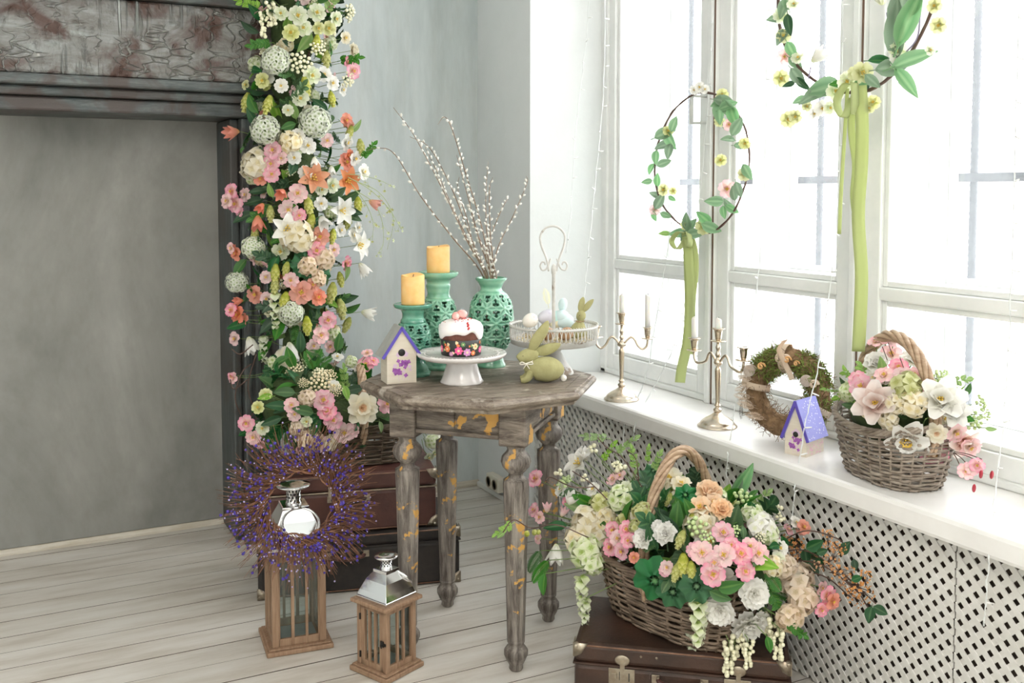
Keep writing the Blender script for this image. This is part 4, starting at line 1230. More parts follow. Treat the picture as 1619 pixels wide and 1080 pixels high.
candelabra((2.035, 2.500, ZS), (0.05, -1.0), 'brass candelabra in mid sill before the window post, burnt-down candle stubs', 0.210, 0.275, 0.115,
           [(0, 0.050, 'short white candle stub in the middle cup of the mid-sill candelabra'), (-1, 0.088, 'white candle on the table-side arm of the mid-sill candelabra')])
# ================================================================= LANTERNS
M_lwood = plain('limed_lantern_wood', (0.22, 0.125, 0.070), 0.6, c2=(0.36, 0.235, 0.15), nscale=5, sc=(22, 22, 2), bmp=0.3, bscale=12, lo=0.3, hi=0.7)
M_chrome = plain('polished_steel', (0.80, 0.80, 0.80), 0.10, metal=1.0, bmp=0.03, bscale=14)
M_iron = plain('black_iron_latch', (0.03, 0.028, 0.025), 0.5, metal=0.6)
M_lglass = glassmat('lantern_glass', 0.05, 0.02, (0.93, 0.97, 0.96))
def lantern(label, loc, rz, base, body, h, roofb, rooft, rz0, rz1, chim, capr, latch, ring_dir):
    t = thing('lantern', label, 'lantern', loc, rz)
    B = base / 2; b = body / 2; p = body * 0.125; bt = 0.020
    obj('base_plate', MB().bx(-B, -B, 0, B, B, bt * 0.7).bx(-B * 0.93, -B * 0.93, bt * 0.7, B * 0.93, B * 0.93, bt), M_lwood, t, bev=0.003)
    obj('top_plate', MB().bx(-B * 0.97, -B * 0.97, h, B * 0.97, B * 0.97, h + 0.011), M_lwood, t, bev=0.003)
    for sx in (-1, 1):
        for sy in (-1, 1):
            obj('post', MB().bx(sx * b, sy * b, bt, sx * (b - p), sy * (b - p), h), M_lwood, t, bev=0.002)
    for k in range(4):
        R = RZ(k * pi / 2)
        isdoor = latch and k == 3
        f = obj('door' if isdoor else 'side_frame', MB().bx(-b + p, -b + 0.002, bt, b - p, -b + 0.012, bt + p * 1.1).bx(-b + p, -b + 0.002, h - p * 1.1, b - p, -b + 0.012, h)
                .bx(-b + p, -b + 0.002, bt, -b + p * (2.0 if isdoor else 1.2), -b + 0.012, h).bx(b - p * (2.0 if isdoor else 1.2), -b + 0.002, bt, b - p, -b + 0.012, h), M_lwood, t, M=R, bev=0.0015)
        for xx in ((-body * 0.10, body * 0.10) if latch else (-body * 0.12,)):
            obj('mullion', MB().bx(xx - p * 0.24, -b + 0.001, bt, xx + p * 0.24, -b + 0.009, h), M_lwood, f, bev=0.001)
        if not latch: obj('mullion', MB().bx(body * 0.14 - p * 0.2, -b + 0.001, bt, body * 0.14 + p * 0.2, -b + 0.009, h), M_lwood, f, bev=0.001)
        obj('pane', MB().bx(-b + p, -b + 0.0125, bt + 0.004, b - p, -b + 0.0145, h - 0.004), M_lglass, f)
        if isdoor:
            lt = MB().box((b - p * 1.0, -b - 0.002, h * 0.52), (0.012, 0.004, 0.016)).box((b - p * 0.4, -b - 0.003, h * 0.52), (0.014, 0.004, 0.007))
            lt.tube([(b - p * 0.9, -b - 0.004, h * 0.52 + 0.004), (b - p * 0.9, -b - 0.010, h * 0.52), (b - p * 0.9, -b - 0.006, h * 0.52 - 0.010)], 0.002, 6)
            obj('latch', lt, M_iron, f, bev=0.001)
            obj('hinge', MB().box((-b + p * 0.9, -b, h * 0.25), (0.004, 0.004, 0.018)).box((-b + p * 0.9, -b, h * 0.8), (0.004, 0.004, 0.018)), M_iron, f)
    obj('floor_plate', MB().bx(-b + p, -b + p, bt, b - p, b - p, bt + 0.0025), plain('zinc_plate', (0.35, 0.42, 0.42), 0.35, metal=0.8, c2=(0.45, 0.5, 0.5), nscale=20), t)
    # roof: flared square pyramid of polished sheet
    lv = [(roofb * 0.5, h + 0.011), (roofb * 0.5, h + 0.020), (roofb * 0.485, h + 0.021), (roofb * 0.44, h + 0.011 + (rz0 - h) * 0.30), (roofb * 0.34, h + 0.011 + (rz0 - h) * 0.62), (rooft * 0.5, rz0), (rooft * 0.5, rz0 + 0.008), (rooft * 0.46, rz0 + 0.009)]
    v = []
    for r, z in lv: v += [(-r, -r, z), (r, -r, z), (r, r, z), (-r, r, z)]
    f = []
    for k in range(len(lv) - 1):
        for i in range(4):
            j = (i + 1) % 4; f.append((k * 4 + i, k * 4 + j, k * 4 + 4 + j, k * 4 + 4 + i))
    f.append((len(v) - 4, len(v) - 3, len(v) - 2, len(v) - 1))
    obj('roof', MB().add(v, f, 0, False), M_chrome, t, bev=0.0015)
    ch = obj('chimney', MB().lathe([(chim * 1.12, rz0 + 0.008), (chim * 1.12, rz0 + 0.013), (chim, rz0 + 0.014), (chim, rz1)], 32), M_chrome, t)
    dots = MB(); nd = 12; span = rz1 - rz0 - 0.018
    for j in range(4):
        for i in range(nd):
            a = 2 * pi * (i + 0.5 * (j % 2)) / nd
            dots.lathe([(chim * 0.13, 0), (chim * 0.13, 0.0006), (0, 0.0006)], 8, M=TRS((chim * cos(a), chim * sin(a), rz0 + 0.018 + span * (j + 0.3) / 4), RZ(a) @ RY(pi / 2)))
    obj('vent_hole', dots, M_dark, ch, stuff=True)
    obj('cap', MB().lathe([(chim * 1.05, rz1 - 0.002), (capr * 0.9, rz1 + 0.003), (capr, rz1 + 0.006), (capr * 0.98, rz1 + 0.009), (capr * 0.6, rz1 + 0.011), (0, rz1 + 0.010)], 40), M_chrome, t)
    # ring handle pivoted on the roof neck, lying against the roof
    rr_ = capr * 1.08
    d = Vector(ring_dir).normalized(); side = Vector((0, 0, 1)).cross(d).normalized()
    c = d * (rooft * 0.5 + rr_ * 0.62) + Vector((0, 0, rz0 - rr_ * 0.62))
    ax = (d * 0.70 + Vector((0, 0, -0.72))).normalized()
    rg = [c + side * rr_ * cos(a) + ax * rr_ * 0.95 * sin(a) for a in [2 * pi * k / 28 for k in range(28)]]
    obj('ring_handle', MB().tube(rg, 0.0036, 8, closed=True).tube([c - ax * rr_ * 0.97 + side * 0.02, c - ax * rr_ * 0.97 - side * 0.02], 0.006, 8), M_chrome, t)
    return t
LB = (0.775, 2.918)
lantern('tall wooden lantern with polished steel roof, purple berry wreath hanging on it', (LB[0], LB[1], 0.001), radians(-6), 0.195, 0.158, 0.292, 0.166, 0.080, 0.412, 0.468, 0.0215, 0.050, False, (0.12, -1, 0))
LS = (0.958, 2.622)
lantern('small wooden lantern with chrome roof and black latch before the left table leg', (LS[0], LS[1], 0.001), radians(24), 0.150, 0.118, 0.198, 0.120, 0.052, 0.282, 0.318, 0.0165, 0.034, True, (1, -0.25, 0))

# ================================================================= SUITCASES
M_blk = plain('black_fibre_case', (0.016, 0.014, 0.013), 0.55, c2=(0.032, 0.025, 0.021), nscale=25, bmp=0.25, bscale=120)
M_brn = plain('brown_leather_case', (0.060, 0.022, 0.017), 0.45, c2=(0.095, 0.036, 0.027), nscale=12, bmp=0.25, bscale=130)
M_dbr = plain('dark_brown_fibre_case', (0.028, 0.015, 0.010), 0.5, c2=(0.060, 0.028, 0.017), nscale=7, bmp=0.3, bscale=110)
M_brnt = plain('worn_brown_edge', (0.16, 0.08, 0.05), 0.6, c2=(0.28, 0.15, 0.09), nscale=30)
M_nick = plain('tarnished_nickel', (0.48, 0.42, 0.33), 0.38, metal=1.0, c2=(0.30, 0.24, 0.18), nscale=35)
def suitcase(label, loc, rz, L, D, H, seam, mat, trim, latches, handle_x, corners='metal', studs=()):
    """front face -y, centred on loc"""
    t = thing('suitcase', label, 'suitcase', loc, rz)
    r = 0.012
    obj('shell', MB().bx(-L / 2, -D / 2, 0.001, L / 2, D / 2, seam - 0.002), mat, t, bev=r)
    obj('lid', MB().bx(-L / 2 - 0.001, -D / 2 - 0.001, seam + 0.002, L / 2 + 0.001, D / 2 + 0.001, H), mat, t, bev=r)
    sm_ = MB().bx(-L / 2 - 0.003, -D / 2 - 0.003, seam - 0.0025, L / 2 + 0.003, D / 2 + 0.003, seam + 0.0025)
    obj('seam_strip', sm_, M_nick if trim == 'metal' else mat, t, bev=0.001)
    ed = MB()
    for z in (0.008, H - 0.006):
        q = [(-L / 2 + .01, -D / 2 - 0.0005, z), (L / 2 - .01, -D / 2 - 0.0005, z)]
        ed.tube(q, 0.0022, 6)
    obj('edge_welt', ed, M_brnt, t)
    for sx in (-1, 1):
        for z0, z1 in ((0.0, 0.040), (H - 0.036, H)):
            m = MB(); N = 6; s = 0.038
            cx, cy = sx * (L / 2 + 0.0015), -(D / 2 + 0.0015)
            m.add([(cx, cy, z0 + 0.001), (cx - sx * s, cy, z0 + 0.001), (cx - sx * s * 0.55, cy, (z0 + z1) / 2 + (0.010 if z0 == 0 else -0.010)), (cx - sx * s * 0.15, cy, z1 if z0 == 0 else z0),
                   (cx, cy, z1 if z0 == 0 else z0), (cx, cy + s * 0.8, z0 + 0.001 if z0 == 0 else H), (cx, cy, H if z0 else 0.001), (cx - sx * s, cy, H if z0 else 0.001)],
                  [(0, 1, 2, 3, 4)] if z0 == 0 else [(6, 7, 2, 3, 4)], 0, True)
            m.add([(cx, cy, (H if z0 else 0.001)), (cx, cy + s, (H if z0 else 0.001)), (cx, cy + s * 0.5, z0 + 0.02), (cx, cy, z1 if z0 == 0 else z0)], [(0, 1, 2, 3)], 0, False)
            obj('corner_cap', m, M_nick if corners == 'metal' else M_brnt, t, solid=0.003)
            obj('corner_knuckle', MB().ball((sx * (L / 2 - 0.005), -(D / 2 - 0.005), 0.010 if z0 == 0 else H - 0.009), 0.0095, 12, 8), M_nick if corners == 'metal' else M_brnt, t)
    for (x, kind) in latches:
        y = -D / 2
        if kind == 'big':
            l = obj('lock', MB().bx(x - 0.034, y - 0.004, seam - 0.046, x + 0.034, y, seam - 0.004), M_nick, t, bev=0.0015)
            obj('slide', MB().bx(x - 0.028, y - 0.008, seam - 0.030, x - 0.012, y - 0.004, seam - 0.014), M_nick, l, bev=0.001)
            obj('keyhole', MB().bx(x + 0.018, y - 0.0052, seam - 0.036, x + 0.021, y - 0.004, seam - 0.014), M_dark, l)
            obj('slot', MB().bx(x - 0.006, y - 0.0052, seam - 0.034, x - 0.0045, y - 0.004, seam - 0.012), M_dark, l)
            hs = MB().lathe([(0.020, 0), (0.020, 0.002), (0.016, 0.0035), (0.008, 0.004), (0, 0.004)], 24, M=TRS((x + 0.002, y - 0.0015, seam + 0.018), RX(pi / 2)) @ Matrix.Diagonal((1, 0.7, 1, 1)))
            hs.bx(x - 0.004, y - 0.008, seam - 0.008, x + 0.008, y - 0.003, seam + 0.016)
            obj('hasp', hs, M_nick, l)
        elif kind == 'small':
            l = obj('lock', MB().bx(x - 0.016, y - 0.004, seam - 0.040, x + 0.016, y, seam - 0.004), M_nick, t, bev=0.0015)
            obj('slide', MB().ball((x, y - 0.006, seam + 0.004), (0.011, 0.005, 0.009), 12, 8).bx(x - 0.005, y - 0.008, seam - 0.02, x + 0.005, y - 0.003, seam), M_nick, l)
            obj('keyhole', MB().lathe([(0.003, 0), (0.003, 0.0006), (0, 0.0006)], 10, M=TRS((x, y - 0.004, seam - 0.028), RX(pi / 2))), M_dark, l)
        else:
            l = obj('clasp', MB().bx(x - 0.009, y - 0.004, seam - 0.032, x + 0.009, y, seam + 0.020), M_nick, t, bev=0.0015)
            obj('rivet', MB().ball((x, y - 0.004, seam + 0.015), 0.003, 8, 5).ball((x, y - 0.004, seam - 0.026), 0.003, 8, 5), M_nick, l)
    if handle_x is not None:
        x, y, z = handle_x, -D / 2, seam - 0.022
        h = obj('handle', MB().tube(bez([(x - 0.055, y - 0.008, z), (x - 0.045, y - 0.018, z - 0.004), (x, y - 0.022, z - 0.010), (x + 0.045, y - 0.018, z - 0.004), (x + 0.055, y - 0.008, z)], 6), 0.0065, 10), M_brn if mat is not M_brn else M_blk, t)
        for s in (-1, 1):
            obj('handle_mount', MB().bx(x + s * 0.062 - 0.010, y - 0.005, z - 0.011, x + s * 0.062 + 0.010, y, z + 0.011).tube([(x + s * 0.055, y - 0.010, z - 0.009), (x + s * 0.055, y - 0.010, z + 0.009)], 0.0035, 8), M_nick, h, bev=0.001)
    for (x, z) in studs:
        obj('stud', MB().ball((x, -D / 2 - 0.001, z), 0.0035, 8, 5), M_nick, t)
    return t
def case_at(fr, fl_dir_deg, L, D):
    """centre of a case from its front right bottom corner and its front direction"""
    a = radians(fl_dir_deg); e = Vector((cos(a), sin(a))); n = Vector((-sin(a), cos(a)))
    c = Vector(fr) - e * L / 2 + n * D / 2
    return (c.x, c.y), a
(c, a) = case_at((1.404, 3.102), -13.6, 0.68, 0.36)
suitcase('black fibre suitcase lying flat on the floor under the brown one', (c[0], c[1], 0.0), a, 0.68, 0.36, 0.197, 0.152, M_blk, 'cloth', [(0.17, 'small'), (-0.20, 'small')], -0.045)
(c2, a2) = case_at((1.333, 3.14), -13.6, 0.56, 0.33)
suitcase('brown leather suitcase with nickel clasps on top of the black one', (c2[0], c2[1], 0.198), a2, 0.56, 0.33, 0.203, 0.142, M_brn, 'metal', [(0.18, 'clasp'), (-0.08, 'clasp')], -0.02)
FL = Vector((1.322, 2.196)); FR = Vector((1.749, 1.850)); af = atan2((FR - FL).y, (FR - FL).x); Lf = (FR - FL).length
nf = Vector((-sin(af), cos(af))); cf = (FL + FR) / 2 + nf * 0.16
suitcase('dark brown fibre suitcase on the floor under the large flower basket', (cf.x, cf.y, 0.0), af, Lf, 0.32, 0.172, 0.118, M_dbr, 'cloth', [(-Lf / 2 + 0.125, 'big'), (Lf / 2 - 0.13, 'big')], 0.0, studs=((-0.10, 0.150), (-0.06, 0.150), (0.17, 0.150)))

# ================================================================= WICKER BASKETS
def wickmat(name, c, c2):
    m, nt, b = _new(name)
    oi = nt.nodes.new('ShaderNodeObjectInfo')
    n1 = noisef(nt, coords(nt, (1, 1, 1)), 28, 5)
    c1 = ramp(nt, n1, [(0.35, c), (0.65, c2)])
    nt.links.new(mixc(nt, 1.0, c1, ramp(nt, oi.outputs['Random'], [(0, (0.72, 0.70, 0.68)), (1, (1.0, 1.0, 1.0))]), 'MULTIPLY'), b.inputs['Base Color'])
    b.inputs['Roughness'].default_value = 0.65
    bump(nt, b, n1, 0.3, 0.002)
    return m
M_wick1 = wickmat('grey_brown_willow', (0.15, 0.105, 0.072), (0.30, 0.225, 0.165))
M_wick2 = wickmat('washed_grey_willow', (0.24, 0.19, 0.15), (0.42, 0.36, 0.30))
M_wick3 = wickmat('dark_willow', (0.085, 0.06, 0.04), (0.17, 0.125, 0.085))
M_hand = plain('peeled_willow_handle', (0.34, 0.22, 0.135), 0.5, c2=(0.52, 0.38, 0.26), nscale=8, sc=(3, 3, 12))
def sup(th, a, b, n):
    c, s = cos(th), sin(th)
    return a * math.copysign(abs(c) ** (2 / n), c), b * math.copysign(abs(s) ** (2 / n), s)
def basket(label, loc, rz, bot, topr, h, rows, stakes, n, mat, wave, handle, hmat, rs=0.0038):
    t = thing('wicker_basket', label, 'basket', loc, rz)
    NP = stakes * 4
    rd = random.Random(rows * 31 + stakes)
    def P(th, s, off):
        a = bot[0] + (topr[0] - bot[0]) * s ** 0.8 + off; b = bot[1] + (topr[1] - bot[1]) * s ** 0.8 + off
        x, y = sup(th, a, b, n)
        return Vector((x, y, h * s + wave * cos(2 * th) * s * s))
    bt = MB(); v = [(0, 0, 0.004)]
    for i in range(48):
        p = P(2 * pi * i / 48, 0.02, -0.003); v.append((p.x, p.y, 0.004))
    bt.add(v, [(0, 1 + i, 1 + (i + 1) % 48) for i in range(48)], 0, False)
    obj('bottom', bt, mat, t, solid=0.006)
    for k in range(stakes):
        th = 2 * pi * (k + 0.5) / stakes
        obj('stake', MB().tube([P(th, s, 0) for s in (0.0, 0.25, 0.5, 0.75, 0.97)], rs * 0.9, 6), mat, t)
    for k in range(rows):
        s = (k + 0.5) / rows
        w1, w2 = rd.uniform(0, 6), rd.uniform(0, 6)
        pts = []
        for i in range(NP):
            th = 2 * pi * i / NP
            off = rs * 1.05 * cos(stakes / 2 * (th) + (k % 2) * pi + pi / 4 * 0)
            p = P(th, s, off)
            p.z += 0.0018 * sin(3 * th + w1) + 0.0012 * sin(7 * th + w2)
            p.z = max(p.z, rs * 1.2)
            pts.append(p)
        obj('wicker_strand', MB().tube(pts, rs * rd.uniform(0.85, 1.1), 5, closed=True), mat, t)
    for k in range(4):
        pts = []
        for i in range(96):
            th = 2 * pi * i / 96
            ph = th * 11 + k * pi / 2
            p = P(th, 1.0, 0.0045 * cos(ph)); p.z += 0.006 * sin(ph) + 0.004
            pts.append(p)
        obj('rim_strand', MB().tube(pts, rs * 1.15, 6, closed=True), mat, t)
    if handle:
        ax, half, apex, spread = handle
        foot = P(0 if ax == 'x' else pi / 2, 1.0, 0)
        d = Vector((1, 0, 0)) if ax == 'x' else Vector((0, 1, 0))
        z0 = foot.z
        hf = foot.dot(d)
        arch = [d * hf * 0.86 + Vector((0, 0, z0 * 0.6)), d * hf * 0.97 + Vector((0, 0, z0))]
        for k in range(1, 12):
            a = pi * k / 12
            arch.append(d * (hf + (spread - hf) * sin(a)) * cos(a) * 1.0 + Vector((0, 0, z0 + (apex - z0) * sin(a) ** 0.85)))
        arch += [d * -hf * 0.97 + Vector((0, 0, z0)), d * -hf * 0.86 + Vector((0, 0, z0 * 0.6))]
        q = bez(arch, 7)
        hd_ = link('handle', MB().tube(q, 0.004, 6).mesh('handle', [hmat]), t)
        for k in range(5):
            pts = []
            for i, c_ in enumerate(q):
                tt = (q[min(i + 1, len(q) - 1)] - q[max(0, i - 1)]).normalized()
                u_ = tt.cross(Vector((0, 1, 0)) if ax == 'x' else Vector((1, 0, 0))).normalized(); w_ = tt.cross(u_)
                ph = i * 0.17 + k * 2 * pi / 5
                pts.append(c_ + (u_ * cos(ph) + w_ * sin(ph)) * 0.0098)
            obj('handle_strand', MB().tube(pts, 0.0064, 7), hmat, hd_)
    return t
BF = (1.645, 2.172, 0.173); BFr = radians(-78)
basket('large grey-brown wicker basket full of flowers on the dark brown suitcase', BF, BFr, (0.205, 0.115), (0.245, 0.150), 0.170, 19, 30, 2.7, M_wick1, 0.012, ('y', 0.15, 0.475, 0.130), M_hand, 0.0042)
BS = (2.075, 1.835, ZS + 0.001); BSr = radians(76)
basket('grey wicker basket of pale flowers standing on the window sill', BS, BSr, (0.135, 0.088), (0.175, 0.116), 0.150, 18, 26, 2.6, M_wick2, 0.014, ('x', 0.15, 0.372, 0.150), M_hand, 0.0037)
BB = (1.145, 3.385, 0.403); BBr = radians(-13.6)
basket('dark wicker basket standing on the stacked suitcases behind the table leg', BB, BBr, (0.175, 0.11), (0.195, 0.130), 0.135, 16, 26, 2.6, M_wick3, 0.004, ('y', 0.1, 0.33, 0.11), M_hand, 0.004)
# ================================================================= PURPLE TWIG WREATH ON THE TALL LANTERN
M_ptwig = plain('red_brown_twig', (0.13, 0.05, 0.028), 0.6, c2=(0.24, 0.11, 0.055), nscale=60)
M_pber = plain('violet_berry', (0.035, 0.022, 0.26), 0.3, c2=(0.09, 0.045, 0.36), nscale=90)
M_pber2 = plain('lilac_bud', (0.40, 0.32, 0.66), 0.4, c2=(0.55, 0.48, 0.74), nscale=90)
rp = random.Random(21)
wc = atY(476, 797, 2.765)
pw = thing('twig_wreath', 'round brown twig wreath with violet berries hanging on the tall lantern', 'wreath', wc, radians(-14))
pw.rotation_euler = (radians(-5), 0, radians(-14))
tw, b1, b2 = MB(), MB(), MB()
def wp(a, r, y): return Vector((r * cos(a), y, r * sin(a)))
core = MB()
for k in range(4):
    ph = rp.uniform(0, 6)
    core.tube([wp(2 * pi * i / 40, 0.098 + 0.012 * sin(5 * 2 * pi * i / 40 + ph) + k * 0.003, 0.010 * cos(4 * 2 * pi * i / 40 + ph)) for i in range(40)], 0.0028, 5, closed=True)
obj('ring_core', core, M_ptwig, pw)
for k in range(620):
    a = rp.uniform(0, 2 * pi)
    L_ = rp.uniform(0.07, 0.145) * (1.12 if -0.6 < a < 2.6 else 0.95)
    sw = rp.uniform(0.5, 1.5) * 1.0
    r0 = rp.uniform(0.085, 0.115)
    y0 = rp.uniform(-0.016, 0.018)
    p0 = wp(a, r0, y0)
    dr = Vector((cos(a), 0, sin(a))); dt = Vector((-sin(a), 0, cos(a)))
    d1 = (dr * rp.uniform(0.35, 0.9) + dt * sw).normalized()
    d2 = (dr * rp.uniform(0.7, 1.4) + dt * sw * rp.uniform(0.2, 0.8)).normalized()
    yo = rp.uniform(-0.045, 0.014)
    p1 = p0 + d1 * L_ * 0.5 + Vector((0, yo * 0.4, 0)); p2 = p1 + d2 * L_ * 0.55 + Vector((0, yo, 0))
    if p2.xz.length > 0.245: continue
    p1.y = min(p1.y, 0.030); p2.y = min(p2.y, 0.030)
    tw.tube(bez([p0, p1, p2], 3), [0.0013, 0.0012, 0.0011, 0.001, 0.0009, 0.0008, 0.0006], 4)
    for j in range(rp.choice((1, 2, 2, 3))):
        s = rp.uniform(0.0, 1.0); p = (p0 + (p1 - p0) * s * 2) if s < 0.5 else (p1 + (p2 - p1) * (s * 2 - 1))
        o_ = Vector((rp.uniform(-1, 1), rp.uniform(-1, 0.2), rp.uniform(-1, 1))) * 0.004
        if rp.random() < 0.62: b1.ball(p + o_, rp.uniform(0.0032, 0.0050), 7, 5)
        else: b2.ball(p + o_, rp.uniform(0.0018, 0.0028), 6, 4)
obj('twig', tw, M_ptwig, pw, stuff=True)
obj('berry', b1, M_pber, pw, stuff=True)
obj('bud', b2, M_pber2, pw, stuff=True)

# ================================================================= MOSS WREATH ON THE SILL
M_moss = plain('green_moss', (0.13, 0.20, 0.03), 0.95, c2=(0.30, 0.38, 0.09), nscale=60, bmp=0.6, bscale=150)
M_moss2 = plain('brown_vine', (0.15, 0.085, 0.04), 0.9, c2=(0.30, 0.19, 0.10), nscale=60)
M_feat = petal('tan_feather', [(0, (0.55, 0.42, 0.32)), (1, (0.72, 0.60, 0.48))], 0.3)
M_gfeat = plain('spotted_feather', (0.04, 0.035, 0.03), 0.6, c2=(0.85, 0.83, 0.78), nscale=300, lo=0.58, hi=0.62)
M_ribn = petal('beige_ribbon', [(0, (0.66, 0.52, 0.40)), (1, (0.80, 0.70, 0.58))], 0.4)
M_nut = plain('dry_orange_slice', (0.62, 0.30, 0.10), 0.6, c2=(0.75, 0.45, 0.2), nscale=50)
mw0 = atz(1250, 690, ZS)
mwc = Vector((2.105, 2.262, ZS + 0.147))
yw = radians(-65)
mw = thing('moss_wreath', 'moss and vine wreath with feathers and shells propped on the sill behind the lavender birdhouse', 'wreath', mwc)
mw.rotation_euler = (radians(-8), 0, yw)
rm = random.Random(31)
R0, r0 = 0.100, 0.040
def torus(R, r, wob, a0=0, a1=2 * pi, n=56, m_=16, seed=0):
    mb = MB(); v = []; full = abs(a1 - a0 - 2 * pi) < 1e-6
    for i in range(n):
        a = a0 + (a1 - a0) * i / (n if full else n - 1)
        for k in range(m_):
            b = 2 * pi * k / m_
            q = r * (1 + wob * noise.noise(Vector((cos(a) * 4 + seed, sin(a) * 4, b * 1.3))) * 2)
            v.append(((R + q * cos(b)) * cos(a), q * sin(b) * 0.85, (R + q * cos(b)) * sin(a)))
    f = [(i * m_ + k, i * m_ + (k + 1) % m_, ((i + 1) % n) * m_ + (k + 1) % m_, ((i + 1) % n) * m_ + k) for i in range(n if full else n - 1) for k in range(m_)]
    return mb.add(v, f, 0, True)
obj('wreath_core', torus(R0, r0 * 0.8, 0.15), M_moss2, mw)
def fuzz(a0, a1, n, L_, w, seed, mat, nm):
    rr = random.Random(seed); m = MB()
    for k in range(n):
        a = rr.uniform(a0, a1); b = rr.uniform(0, 2 * pi); q = r0 * rr.uniform(0.7, 0.98)
        nn = Vector((cos(b) * cos(a), sin(b), cos(b) * sin(a)))
        p = Vector((R0 * cos(a), 0, R0 * sin(a))) + nn * q
        t_ = Vector((-sin(a), 0, cos(a)))
        d = (nn * rr.uniform(0.2, 0.9) + t_ * rr.uniform(-1, 1) + Vector((rr.uniform(-.5, .5), rr.uniform(-.5, .5), rr.uniform(-.5, .5)))).normalized()
        e = (d + nn * rr.uniform(-0.8, 0.4) + t_ * rr.uniform(-.8, .8)).normalized()
        m.tube([p, p + d * L_ * 0.5, p + d * L_ * 0.5 + e * L_ * 0.5], [w, w, w * 0.6], 3)
    obj(nm, m, mat, mw, stuff=True)
fuzz(0, 2 * pi, 900, 0.026, 0.0009, 1, M_moss2, 'vine_tangle')
fuzz(0.2, 1.25, 800, 0.016, 0.0012, 2, M_moss, 'moss_fibre')
fuzz(1.75, 2.7, 800, 0.016, 0.0012, 3, M_moss, 'moss_fibre')
fuzz(5.6, 6.3, 350, 0.014, 0.0012, 4, M_moss, 'moss_fibre')
for k in range(9):
    a = rm.uniform(2.5, 4.2)
    feather('feather', Vector((R0 * cos(a), -0.036, R0 * sin(a))), rm.uniform(0.045, 0.06), 0.013, M_feat, None, (cos(a) * 0.8 - 0.2, -0.35, sin(a) * 0.3 - rm.uniform(-0.5, 0.5)), par=mw, up=(0, -1, 0))
feather('feather', Vector((-0.125, -0.040, -0.045)), 0.050, 0.008, M_gfeat, 'black feather with white spots', (0.1, -0.1, -1), par=mw)
for (a, s, mt, lab) in ((2.35, 0.011, M_nut, 'dried orange curl'), (1.45, 0.010, M_nut, 'dried orange curl'), (1.15, 0.008, M_nut, None)):
    obj('dried_curl', MB().tube([(s * cos(x) * (1 - x / 12), -0.002 * x, s * sin(x) * (1 - x / 12)) for x in [k * 0.45 for k in range(18)]], s * 0.32, 6), mt, mw, (0.098 * cos(a), -0.040, 0.098 * sin(a)), label=lab)
M_shell = plain('snail_shell', (0.80, 0.68, 0.54), 0.35, c2=(0.62, 0.46, 0.34), nscale=40)
for (a, s) in ((1.72, 0.014), (1.55, 0.011), (0.35, 0.012)):
    obj('snail_shell', MB().tube([(s * (1 - x / 14) * cos(x), -s * 0.10 * x, s * (1 - x / 14) * sin(x)) for x in [k * 0.4 for k in range(30)]], [s * 0.48 * (1 - k / 34) for k in range(30)], 8), M_shell, mw, (0.10 * cos(a), -0.034, 0.10 * sin(a)))
def band(pts, w, normal_of, mat, nm, par, th=0.0008, taper=None):
    """ribbon strip following pts; normal_of(i) gives the across direction"""
    v, f, u = [], [], []
    n = len(pts)
    for i, p in enumerate(pts):
        acr = Vector(normal_of(i)).normalized()
        ww = w if taper is None else w * taper(i / (n - 1))
        for j in range(4):
            v.append(Vector(p) + acr * ww * (j / 3 - 0.5)); u.append(i / (n - 1))
    for i in range(n - 1):
        for j in range(3): f.append((i * 4 + j, i * 4 + j + 1, i * 4 + 5 + j, i * 4 + 4 + j))
    return obj(nm, MB().add(v, f, 0, True, u), mat, par, solid=th)
for a in (1.62, 3.0, 5.9):
    pts = []
    for k in range(20):
        b = 2 * pi * k / 19
        pts.append(Vector(((R0 + 0.044 * cos(b)) * cos(a + 0.10 * sin(b / 2)), 0.040 * sin(b), (R0 + 0.044 * cos(b)) * sin(a + 0.10 * sin(b / 2)))))
    band(pts, 0.020, lambda i, a=a: (-sin(a), 0, cos(a)), M_ribn, 'ribbon_wrap', mw)
band(bez([(0.0, -0.045, 0.155), (-0.012, -0.055, 0.125), (0.004, -0.050, 0.090), (0.022, -0.048, 0.060), (0.030, -0.044, 0.040)], 5), 0.016, lambda i: (0.9, 0.3, 0.3), M_ribn, 'ribbon_tail', mw)
M_slice = plain('wood_slice', (0.40, 0.32, 0.27), 0.7, c2=(0.55, 0.47, 0.40), nscale=30)
for (x, z) in ((0.072, 0.042), (-0.108, 0.052)):
    obj('wood_slice', MB().lathe([(0.017, 0), (0.018, 0.002), (0.017, 0.005), (0, 0.005)], 24), M_slice, mw, (x, -0.040, z), (pi / 2, 0.4, 0.3))

